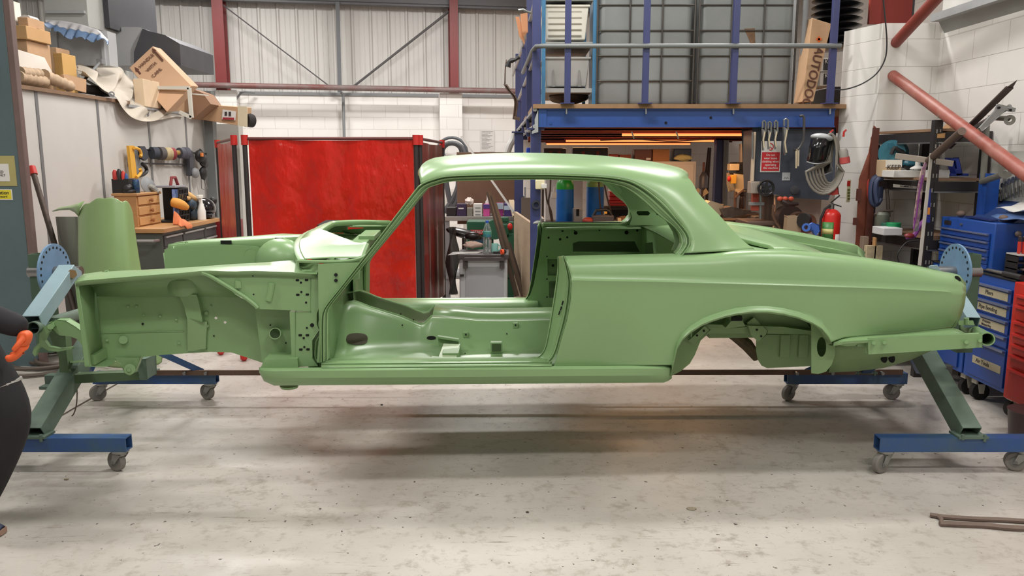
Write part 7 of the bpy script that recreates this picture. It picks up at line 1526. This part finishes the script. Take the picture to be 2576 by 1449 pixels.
obj('coiled_hoses', B().tube([at(x, y, 6.55) for x, y in sm([(2216,445),(2200,448),(2192,470),(2192,500),(2200,515),(2212,505),(2216,470)], 3)], .022, 8).tube([at(x, y, 6.5) for x, y in sm([(2220,448),(2206,455),(2203,480),(2208,508),(2216,500)], 3)], .02, 8), mat('hose_navy', (56, 66, 96), .5), label='dark blue rubber straps hung on the left end of the rack', cat='straps')
obj('red_strap', B().tube([at(x, y, 6.6) for x, y in sm([(2198,447),(2188,455),(2186,485),(2190,508)], 3)], .018, 8), mat('strap_red', (170, 60, 56), .5), label='red strap beside the dark blue rubber straps', cat='strap')
obj('wall_cable', B().tube([at(x, y, 6.0) for x, y in sm([(2308,606),(2280,610),(2258,640),(2262,664)], 4)], .005, 6), BLACK, label='thin black cable hanging below the lower rack shelf', cat='cable')
for x0, x1, y0, y1, m_, lb in ((2177, 2195, 597, 640, mat('timber_grey', (128, 110, 96), .7), 'grey timber stub below the rack, left'), (2178, 2222, 618, 655, mat('timber_split', (206, 186, 152), .7, var=.4, vscale=14), 'pale split timber block standing below the rack'), (2200, 2207, 598, 625, WOOD, 'thin wooden dowel behind the pale timber block')):
    p_ = at(x0, y1, 6.3); obj('timber_block', B().mm((p_.x, 6.3 if 'pale' in lb else 6.36, 0), (at(x1, y0, 6.3).x, 6.35 if 'pale' in lb else 6.42, at(x1, y0, 6.3).z)), m_, label=lb, cat='timber', bev=.003)
# long steel pieces on top of the rack
for i, (a_, c_, w, m_, lb) in enumerate((((2385,372),(2560,200),.05,mat('blade_dark', (78, 64, 60), .5, .4),'long dark steel strip with a pointed end on top of the rack'), ((2400,352),(2540,268),.035,STEEL,'grey steel tube lying across the top of the rack'), ((2330,410),(2420,330),.06,mat('tube_brown', (96, 78, 68), .5, .3),'brown round bar poking down through the rack top'))):
    a, c = at(*a_, 6.1), at(*c_, 5.4); 
    if i == 0: b = B().bar(a, a.lerp(c, .9), w, .012, (0, 1, 0)).add([a.lerp(c, .9)+Vector((dx, dy, 0)) for dx, dy in ((-.02, -.005), (.02, -.005), (.02, .005), (-.02, .005))] + [c], [(0, 1, 4), (1, 2, 4), (2, 3, 4), (3, 0, 4)])
    elif i == 2: b = B().cyl(a, c, .028, n=14)
    else: b = B().cyl(a, c, .016, n=12)
    obj('steel_bar', b, m_, label=lb, cat='steel bar')
q = root('steel_bracket', 'drilled steel bracket on the end of the bars above the rack', 'bracket', at(2540, 290, 5.4)); obj('plate', B().prism([at(x, y, 5.4) for x, y in ((2505,278),(2512,262),(2555,272),(2553,281),(2530,278),(2500,305),(2470,330),(2465,322))], (0, .02, 0)), STEEL, q, bev=.002)
for x in (2514, 2543): obj('bolt_hole', B().cyl(at(x, 271 if x < 2520 else 277, 5.39), at(x, 271 if x < 2520 else 277, 5.4), .008), DARK, q)
q = root('tube_bracket', 'bent grey tube arm with an eyed end high on the right wall', 'bracket', at(2540, 300, 5.6)); TG = mat('tube_zinc', (130, 128, 122), .5, .4, var=.2)
obj('arm', B().cyl(at(2490, 296, 5.7), at(2537, 298, 5.5), .018, n=12), TG, q); obj('eye', B().ring(at(2540, 302, 5.48), at(2540, 302, 5.5), .035, .012), TG, q)
q = root('wall_frame', 'grey tube frame fixed to the right wall above the blue chest', 'tube frame', at(2472, 400, 5.8)); obj('upright', B().cyl(at(2483, 300, 5.8), at(2473, 455, 5.8), .022, n=12), TG, q); obj('arm', B().cyl(at(2470, 457, 5.8), at(2528, 437, 5.5), .022, n=12), TG, q); obj('eye', B().ring(at(2529, 432, 5.45), at(2529, 432, 5.47), .045, .014), TG, q)
obj('wooden_batten', B().bar(at(2367, 342, 6.0), at(2392, 312, 6.4), .05, .03), WOOD, label='short yellow wooden batten on top of the near rack post', cat='batten')
obj('blue_post', B().mm(at(2473, 560, 5.75), at(2496, 436, 5.85)), BLUE, label='blue steel post between the rack and the spanner board', cat='post')
q = root('spanner_board', 'pale wall board with spanners sorted by size at the right edge', 'tool board', (3.60, 5.4, 1.4)); sB = atX(2500, 500, 3.605); sC = atX(2590, 380, 3.605)
obj('board', B().mm((3.60, sC.y-.25, sB.z-.06), (3.615, sB.y+.05, sC.z)), mat('board_pale', (200, 198, 190), .6, var=.1), q)
obj('spanner_rail', B().prism([atX(x, y, 3.575) for x, y in ((2508,497),(2590,455),(2590,466),(2510,507))], (.02, 0, 0)), mat('rail_pale', (176, 172, 162), .5), q)
for k, (x, y, l) in enumerate(((2514,482,24),(2523,466,34),(2532,462,36),(2540,456,40),(2550,452,46),(2560,446,50),(2570,440,56))):
    sp = root('spanner', 'spanner on the pale board, number %s by size from the smallest' % ('one','two','three','four','five','six','seven')[k], 'spanner', atX(x, y+l, 3.57)); a = atX(x, y, 3.565)
    obj('head', B().cyl(a-Vector((.006, 0, 0)), a+Vector((.006, 0, 0)), .018+.001*k, n=10), STEEL, sp); obj('shank', B().bar(a, atX(x+4, y+l, 3.565), .014, .006), STEEL, sp)
# blue top chest
CX_ = 3.27; cy0, cy1 = 5.32, 6.0; ct = at(2495, 562, cy0).z; cbm = .93
ch = root('blue_tool_chest', 'blue top tool chest with five drawers standing on the blue roller cabinets', 'tool chest', (3.45, 5.65, cbm))
obj('body', B().mm((CX_, cy0, cbm), (3.60, cy1, ct)), BLUE, ch, bev=.006); HB = mat('handle_blue_silver', (120, 130, 160), .3, .5)
drz = [(ct-.075, ct-.125), (ct-.13, ct-.18), (ct-.185, ct-.235), (ct-.24, ct-.285)]
for z1, z0 in drz:
    d_ = obj('drawer', B().mm((CX_-.014, cy0+.04, z0), (CX_-.001, cy1-.03, z1)), mat('drawer_blue', (26, 68, 146), .35), ch, bev=.002); obj('handle', B().mm((CX_-.028, cy0+.045, z1-.012), (CX_-.014, cy1-.04, z1-.002)), HB, d_)
d_ = obj('drawer', B().mm((CX_-.014, cy0+.04, cbm+.02), (CX_-.001, cy1-.03, ct-.29)), mat('drawer_blue', (26, 68, 146)), ch, bev=.002)
cc = Vector((CX_-.017, cy0+.16, cbm+.07)); obj('tape_cross', B().box(cc, (.002, .09, .018), (.8, 0, 0)).box(cc, (.002, .09, .018), (-.8, 0, 0)), mat('tape_pale', (206, 200, 184), .6), d_)
obj('lock', B().cyl((CX_-.01, 5.72, ct-.04), (CX_, 5.72, ct-.04), .009), STEEL, ch); obj('maker_plate', B().mm((CX_-.004, cy1-.14, ct-.055), (CX_, cy1-.05, ct-.025)), mat('plate_dark', (44, 40, 44), .4), ch)
obj('side_knob', B().ell((3.42, cy0-.015, ct-.07), (.022, .02, .022)), mat('knob_grey2', (110, 96, 92), .5), ch)
obj('open_lid', B().prism([(3.40, cy0+.02, ct+.0), (3.60, cy0+.02, ct+.13), (3.60, cy0+.02, ct+.0)], (0, .5, 0)), mat('lid_blue', (52, 76, 130), .4, var=.3), ch)
for k, (y, lb) in enumerate(((5.85, 'brown lump hammer head at the far side of the chest top'), (5.40, 'round wooden mallet head at the near side of the chest top'))):
    obj('mallet', B().ell((3.33+.04*k, y, ct+.028), (.028, .04, .024)), mat('mallet_brown', (104, 84, 74), .7), label=lb, cat='mallet')
obj('blue_strip', B().bar((3.32, 5.42, ct+.012), (3.36, 5.80, ct+.012), .05, .01), mat('strip_navy', (34, 48, 100), .4), label='flat blue strip lying on the chest top', cat='strip')
rows = [[Vector((lerp(3.40, 3.585, t), lerp(5.15, 5.55, s_), ct+.085+.05*t+.012*math.sin(s_*9+t*4))) for s_ in [k/8 for k in range(9)]] for t in [k/5 for k in range(6)]]
obj('papers', B().grid(rows), WHITE, sol=.004, ang=90, label='crumpled white papers on the open lid of the blue chest', cat='papers')
rows = [[Vector((lerp(3.34, 3.56, t), lerp(5.10, 5.50, s_), ct+.03+.05*t+.01*math.sin(s_*7+t*6))) for s_ in [k/8 for k in range(9)]] for t in [k/5 for k in range(6)]]
obj('plastic_folder', B().grid(rows), mat('folder_blue', (96, 122, 170), .25, var=.2), sol=.004, ang=90, label='glossy blue plastic folder under the white papers', cat='folder')
# roller cabinets
def cabinet(name, lab, y0, y1, bm, dmat, top, rowsz, labels, x0=3.25):
    r = root(name, lab, 'tool cabinet', (3.43, (y0+y1)/2, 0)); obj('body', B().mm((x0, y0, .17), (3.60, y1, top)), bm, r, bev=.006)
    for k, (za, zb) in enumerate(rowsz):
        d_ = obj('drawer', B().mm((x0-.012, y0+.05, zb), (x0-.001, y1-.05, za)), dmat, r, bev=.002); obj('handle', B().mm((x0-.03, y0+.055, za-.016), (x0-.012, y1-.055, za-.002)), HB if bm is BLUE else RED, d_)
        if labels.get(k):
            s_ = labels[k]; zc = (za+zb)/2-.01; t_ = obj('tape_label', B().mm((x0-.0145, y0+.08, zc-.026), (x0-.012, y1-.12, zc+.026)), mat('masking_tape', (184, 174, 146), .7, var=.12), d_)
            text('lettering', s_, .040 if '\n' not in s_ else .026, frame((x0-.0152, (y0+y1)/2+.02, zc), (0, -1, 0), (0, 0, 1)), INK, t_)
    for y in (y0+.06, y1-.06):
        c = obj('castor', B().mm((3.30, y-.03, .12), (3.38, y+.03, .17)).prism([(3.31, y-.03, .15), (3.37, y-.03, .15), (3.36, y-.03, .05), (3.33, y-.03, .05)], (0, .006, 0)), mat('castor_cream', (196, 190, 174), .5), r); obj('wheel', B().cyl((3.345, y-.02, .062), (3.345, y+.025, .062), .062, n=20), RUBBER, c)
    return r
TOPZ = .92
cabinet('blue_roller_cabinet', 'blue roller cabinet with taped and lettered drawers beside the red one', 4.98, 5.50, BLUE, mat('drawer_blue', (26, 68, 146)), TOPZ, [(.86,.77),(.755,.665),(.65,.56),(.545,.47),(.455,.20)], {0: 'Pliers', 1: 'Pipe Bending', 2: 'Pressure\nMeasuring', 4: 'Air Tools'})
cabinet('blue_roller_cabinet', 'plain blue roller cabinet under the blue chest, mostly behind the tail of the car', 5.52, 6.04, BLUE, mat('drawer_blue', (26, 68, 146)), TOPZ, [(.86,.77),(.755,.665),(.65,.56),(.545,.47),(.455,.20)], {})
rc_ = cabinet('red_roller_cabinet', 'red roller cabinet cut by the right edge of the view', 4.30, 4.95, mat('cabinet_red', (196, 42, 32), .35, var=.06), mat('drawer_red2', (176, 34, 28), .35), .93, [(.86,.80),(.79,.70),(.69,.62),(.61,.55),(.54,.48),(.47,.40),(.38,.20)], {}, x0=3.20)
obj('cabinet_top_mat', B().mm((3.24, 5.0, TOPZ), (3.61, 6.04, TOPZ+.008)), RUBBER, label='black rubber mat covering the blue roller cabinets', cat='mat')
q = root('torque_wrench', 'long steel torque wrench lying along the front edge of the black mat', 'wrench', (3.26, 5.3, TOPZ+.02)); obj('shaft', B().cyl((3.275, 5.62, TOPZ+.028), (3.265, 5.02, TOPZ+.03), .012, n=12), STEEL, q); obj('handle', B().cyl((3.262, 5.16, TOPZ+.03), (3.258, 4.97, TOPZ+.031), .02, n=12), BLACK, q)
obj('breaker_bar', B().cyl((3.33, 5.9, TOPZ+.022), (3.31, 5.25, TOPZ+.022), .013, n=10), mat('bar_dark', (96, 88, 84), .4, .5), label='dark steel breaker bar behind the torque wrench', cat='bar')
# screwdriver rack beside the chest
q = root('screwdriver_rack', 'black tiered tool rack of red screwdrivers on the near side of the blue chest', 'tool rack', (3.45, 5.15, TOPZ+.01))
for k in range(4): obj('tier', B().mm((3.32, 5.12, TOPZ+.012+k*.045), (3.60, 5.26-k*.01, TOPZ+.02+k*.045)), BLACK, q)
for x in (3.32, 3.44, 3.595): obj('rack_side', B().mm((x, 5.13, TOPZ+.01), (x+.006, 5.26, TOPZ+.16)), BLACK, q)
obj('white_tier', B().mm((3.31, 5.10, TOPZ+.155), (3.60, 5.24, TOPZ+.163)), mat('tier_white', (186, 184, 180), .5), q)
for k in range(9):
    x = 3.335+k*.029; big = k in (4, 6); h = .115 if not big else .13; s_ = root('screwdriver', 'red handled screwdriver standing in the black tiered rack, %s from the left' % ('first','second','third','fourth','fifth','sixth','seventh','eighth','ninth')[k], 'screwdriver', (x, 5.15, TOPZ+.165))
    obj('handle', B().lathe([(.009,0),(.011,.02),(.011,h*.7)], (x, 5.15, TOPZ+.165), n=10), mat('handle_red', (200, 56, 44), .4), s_); obj('cap', B().lathe([(.0112,0),(.0112,.03),(.006,.036)], (x, 5.15, TOPZ+.165+h*.7), n=10), mat('cap_dark', (52, 42, 44), .4), s_)
for k, (x, z_) in enumerate(((3.34, .06), (3.40, .105), (3.48, .06), (3.54, .10))): obj('socket_row', B().mm((x, 5.10, TOPZ+z_), (x+.055, 5.125, TOPZ+z_+.012)), STEEL, label='small steel sockets row %s in the black tiered rack' % ('at lower left', 'at upper left', 'at lower right', 'at upper right')[k], cat='socket row')
obj('red_tub', B().lathe([(.10,0),(.12,.20),(.125,.21)], (3.12, 4.55, 0), n=22), mat('tub_dark', (60, 44, 44), .4), label='dark tub on the floor under the red roller cabinet', cat='tub')
# ================================================================ FLOOR THINGS
cbm_ = mat('cable_dark', (88, 78, 70), .6)
q = root('air_hose', 'coiled brown air hose on the floor behind the left stand', 'hose', atZ(110, 910, 0)); o_ = atZ(140, 905, .02)
for k, (rx, ry, dx, dy) in enumerate(((.33, .30, .0, .0), (.28, .24, .05, .05), (.36, .34, -.06, -.05), (.24, .30, .12, .02))): obj('hose_loop', B().tube([o_+Vector((dx+rx*math.cos(t), dy+ry*math.sin(t), .012*k)) for t in [2*PI*j/26 for j in range(26)]], .014, 8, closed=True), cbm_, q)
obj('hose_tail', B().tube([atZ(x, y, .02) for x, y in sm([(-60,945),(0,943),(60,946),(120,940),(160,934)], 4)], .014, 8), cbm_, q); obj('hose_tail', B().tube([atZ(x, y, .02) for x, y in sm([(-60,918),(10,914),(50,902),(85,888),(120,880)], 4)], .014, 8), cbm_, q)
obj('thin_wire', B().tube([at(x, y, 4.6) for x, y in sm([(192,968),(194,990),(192,1020),(186,1040),(181,1046)], 3)], .004, 6), cbm_, label='short thin wire hanging below the left stand cradle', cat='wire')
obj('floor_string', B().tube([atZ(x, y, .006) for x, y in ((90,1083),(180,1030),(250,990),(330,945),(395,905),(430,890))], .004, 6), cbm_, label='thin dark cord stretched across the floor behind the left stand', cat='cord')
SM = mat('strip_brown', (118, 100, 90), .7, var=.2, vscale=9)
q = root('rubber_seal', 'pair of dirty brown rubber strips joined at one end on the floor, lower right', 'rubber strip', atZ(2450, 1310, 0))
for pts, w in ((((2340,1295),(2375,1300),(2450,1305),(2530,1308),(2620,1314)), .012), (((2364,1317),(2410,1319),(2480,1322),(2540,1328),(2620,1330)), .014)):
    P = [atZ(x, y, .012) for x, y in pts]; b = B()
    b.tube(cr(P, 4), w, 6); obj('strip', b, SM, q)
obj('joint', B().tube([atZ(x, y, .014) for x, y in ((2360,1299),(2369,1306),(2368,1316))], .009, 6), SM, q)
for k, (x, y, s_) in enumerate(((1740, 1279, .022), (1327, 1288, .008), (167, 1205, .012), (960, 1018, .009))):
    obj('floor_chip', B().ell(atZ(x, y, .004), (s_, s_*.7, .004), nz=.25, seed=k), mat('chip_%d' % (k % 2), ((150, 138, 118), (80, 72, 64))[k % 2], .8), label=('large pale flake of paint on the floor below the car tail', 'dark chip on the floor in front of the door opening', 'pale chip on the floor beside the left castor', 'small dark chip on the floor under the door opening')[k], cat='paint chip')
# ================================================================ PERSON at the left edge
pp = root('person', 'person in dark work clothes with an orange glove striding past at the left edge', 'person', (-2.62, 3.42, 0))
CL = mat('overall_black', (30, 27, 32), .85, var=.2, vscale=8, bump=.1, bscale=60)
SKN = mat('skin', (196, 150, 126), .5, var=.05)
def skin(name, V, E, R, m, parent, rootv=0, sub=2):
    me = bpy.data.meshes.new(name); Mi = INV[parent.name]; me.from_pydata([tuple(Mi @ Vector(v)) for v in V], E, []); o = bpy.data.objects.new(name, me); COL.objects.link(o); o.parent = parent; INV[o.name] = INV[parent.name]
    md = o.modifiers.new('skin', 'SKIN'); sk = me.skin_vertices[0].data if me.skin_vertices else None
    if sk is None: me.skin_vertices.new() if hasattr(me.skin_vertices, 'new') else None; sk = me.skin_vertices[0].data
    for i, r in enumerate(R): sk[i].radius = (r, r) if not isinstance(r, tuple) else r; sk[i].use_root = (i == rootv)
    md.use_smooth_shade = True; s2 = o.modifiers.new('sub', 'SUBSURF'); s2.levels = s2.render_levels = sub; me.materials.append(m); return o
px0, py0_ = -2.46, 3.40
hand = at(70, 829, 3.30)
J = {'pel': (px0, py0_, .98), 'wst': (px0-.05, py0_, 1.12), 'chs': (px0-.10, py0_, 1.33), 'nck': (px0-.08, py0_, 1.50), 'hd0': (px0-.06, py0_, 1.58),
     'hipL': (px0+.06, py0_-.09, .93), 'kneL': (-2.25, py0_-.06, .58), 'ankL': (-2.47, py0_-.02, .13),
     'hipR': (px0, py0_+.09, .93), 'kneR': (px0-.10, py0_+.10, .52), 'ankR': (px0-.30, py0_+.10, .16),
     'shL': (px0-.10, py0_-.19, 1.42), 'elL': tuple(at(-95, 772, 3.30)), 'wrL': tuple(hand), 'shR': (px0+.02, py0_+.19, 1.42), 'elR': (px0-.14, py0_+.25, 1.16), 'wrR': (px0-.05, py0_+.24, .94)}
K = list(J); E = [('pel','wst'),('wst','chs'),('chs','nck'),('nck','hd0'),('pel','hipL'),('hipL','kneL'),('kneL','ankL'),('pel','hipR'),('hipR','kneR'),('kneR','ankR'),('chs','shL'),('shL','elL'),('elL','wrL'),('chs','shR'),('shR','elR'),('elR','wrR')]
RD = dict(pel=(.15,.16), wst=(.14,.14), chs=(.16,.17), nck=.07, hd0=.06, hipL=.15, kneL=.15, ankL=.10, hipR=.12, kneR=.085, ankR=.062, shL=.085, elL=.068, wrL=.05, shR=.085, elR=.06, wrR=.045)
body = skin('body', [J[k] for k in K], [(K.index(a), K.index(c)) for a, c in E], [RD[k] for k in K], CL, pp)
hd = Vector((px0-.04, py0_, 1.70))
h_ = obj('head', B().ell(hd, (.095, .075, .12), 24, 18).ell(hd+Vector((.09, 0, -.01)), (.022, .014, .022), 10, 8).ell(hd+Vector((.05, 0, -.09)), (.05, .045, .035), 12, 8), SKN, pp, sub=1)
for s_ in (-1, 1): obj('ear', B().ell(hd+Vector((-.005, s_*.077, 0)), (.02, .01, .03), 10, 8), SKN, h_); obj('eye', B().ell(hd+Vector((.083, s_*.032, .015)), (.010, .012, .009), 10, 8), mat('eye_dark', (40, 34, 32), .3), h_)
obj('mouth', B().ell(hd+Vector((.088, 0, -.055)), (.008, .022, .005), 10, 6), mat('lip', (160, 96, 88), .5), h_)
obj('hair', B().ell(hd+Vector((-.02, 0, .03)), (.10, .085, .115), 22, 14, nz=.02), mat('hair_brown', (58, 42, 34), .8), h_)
GLV = mat('glove_bright_orange', (228, 96, 44), .6, var=.1)
def hand_(w, d, up, par, nm='glove'):
    w, d, up = Vector(w), Vector(d).normalized(), Vector(up).normalized(); sd = d.cross(up).normalized(); V = [w, w+d*.045, w+d*.085]; E_ = [(0, 1), (1, 2)]; R_ = [(.036, .030), (.046, .027), (.044, .024)]
    for k in range(4):
        off = (k-1.5)*.025; L = (.036, .042, .040, .030)[k]; b0 = w+d*.082+sd*off; i = len(V); q1 = b0+d*L*.9-up*.006; q2 = q1+d*L*.55-up*.014; q3 = q2+d*L*.15-up*.024
        V += [b0, q1, q2, q3]; E_ += [(2, i), (i, i+1), (i+1, i+2), (i+2, i+3)]; R_ += [.0165, .0160, .0150, .013]
    i = len(V); b0 = w+d*.03+sd*.034; V += [b0, b0+d*.03+sd*.018-up*.01, b0+d*.058+sd*.02-up*.02]; E_ += [(1, i), (i, i+1), (i+1, i+2)]; R_ += [.014, .012, .010]
    return skin(nm, V, E_, R_, GLV, par)
hand_(J['wrL'], (-.35, -.05, -.9), (.9, .3, -.3), pp); hand_(J['wrR'], (.3, 0, -1), (1, 0, .3), pp)
SH = mat('shoe_navy', (26, 40, 66), .6); SO = mat('shoe_sole', (150, 120, 104), .7)
def shoe(heel, toe, lift):
    a, c = Vector(heel), Vector(toe); d = (c-a).normalized(); u = Vector((0, 1, 0)); n_ = d.cross(u).normalized(); n_ = -n_ if n_.z < 0 else n_
    rows = []
    for t, w, h in ((0,.025,.06),(.08,.036,.10),(.25,.038,.115),(.45,.042,.085),(.7,.048,.06),(.88,.042,.05),(1,.018,.03)):
        p = a.lerp(c, t); rows.append([p+n_*.02+u*w*math.cos(k*PI/8)+n_*(h-.02)*math.sin(k*PI/8) for k in range(9)])
    s_ = obj('shoe', B().grid(rows), SH, pp, sol=.004, sub=1); rows = [[a.lerp(c, t)+u*w*j+n_*h for j, h in ((-1,0),(1,0),(1,.024),(-1,.024))] for t, w in ((-.01,.026),(.1,.04),(.3,.038),(.5,.043),(.72,.05),(.9,.043),(1.01,.02))]
    obj('sole', B().grid(rows, cv=True).merge(B().add(rows[0], [(0, 1, 2, 3)])).merge(B().add(rows[-1], [(3, 2, 1, 0)])), SO, s_)
shoe((-2.62, 3.36, .005), (-2.33, 3.38, .005), 0); shoe((-3.02, 3.52, .14), (-2.80, 3.50, .01), 0)
obj('reflective_stripe', B().tube([Vector((-2.31+.135*math.cos(t), 3.34+.135*math.sin(t), .70+.04*math.cos(t))) for t in [2*PI*k/16 for k in range(16)]], .008, 6, closed=True), mat('stripe_grey', (150, 146, 142), .4), pp)
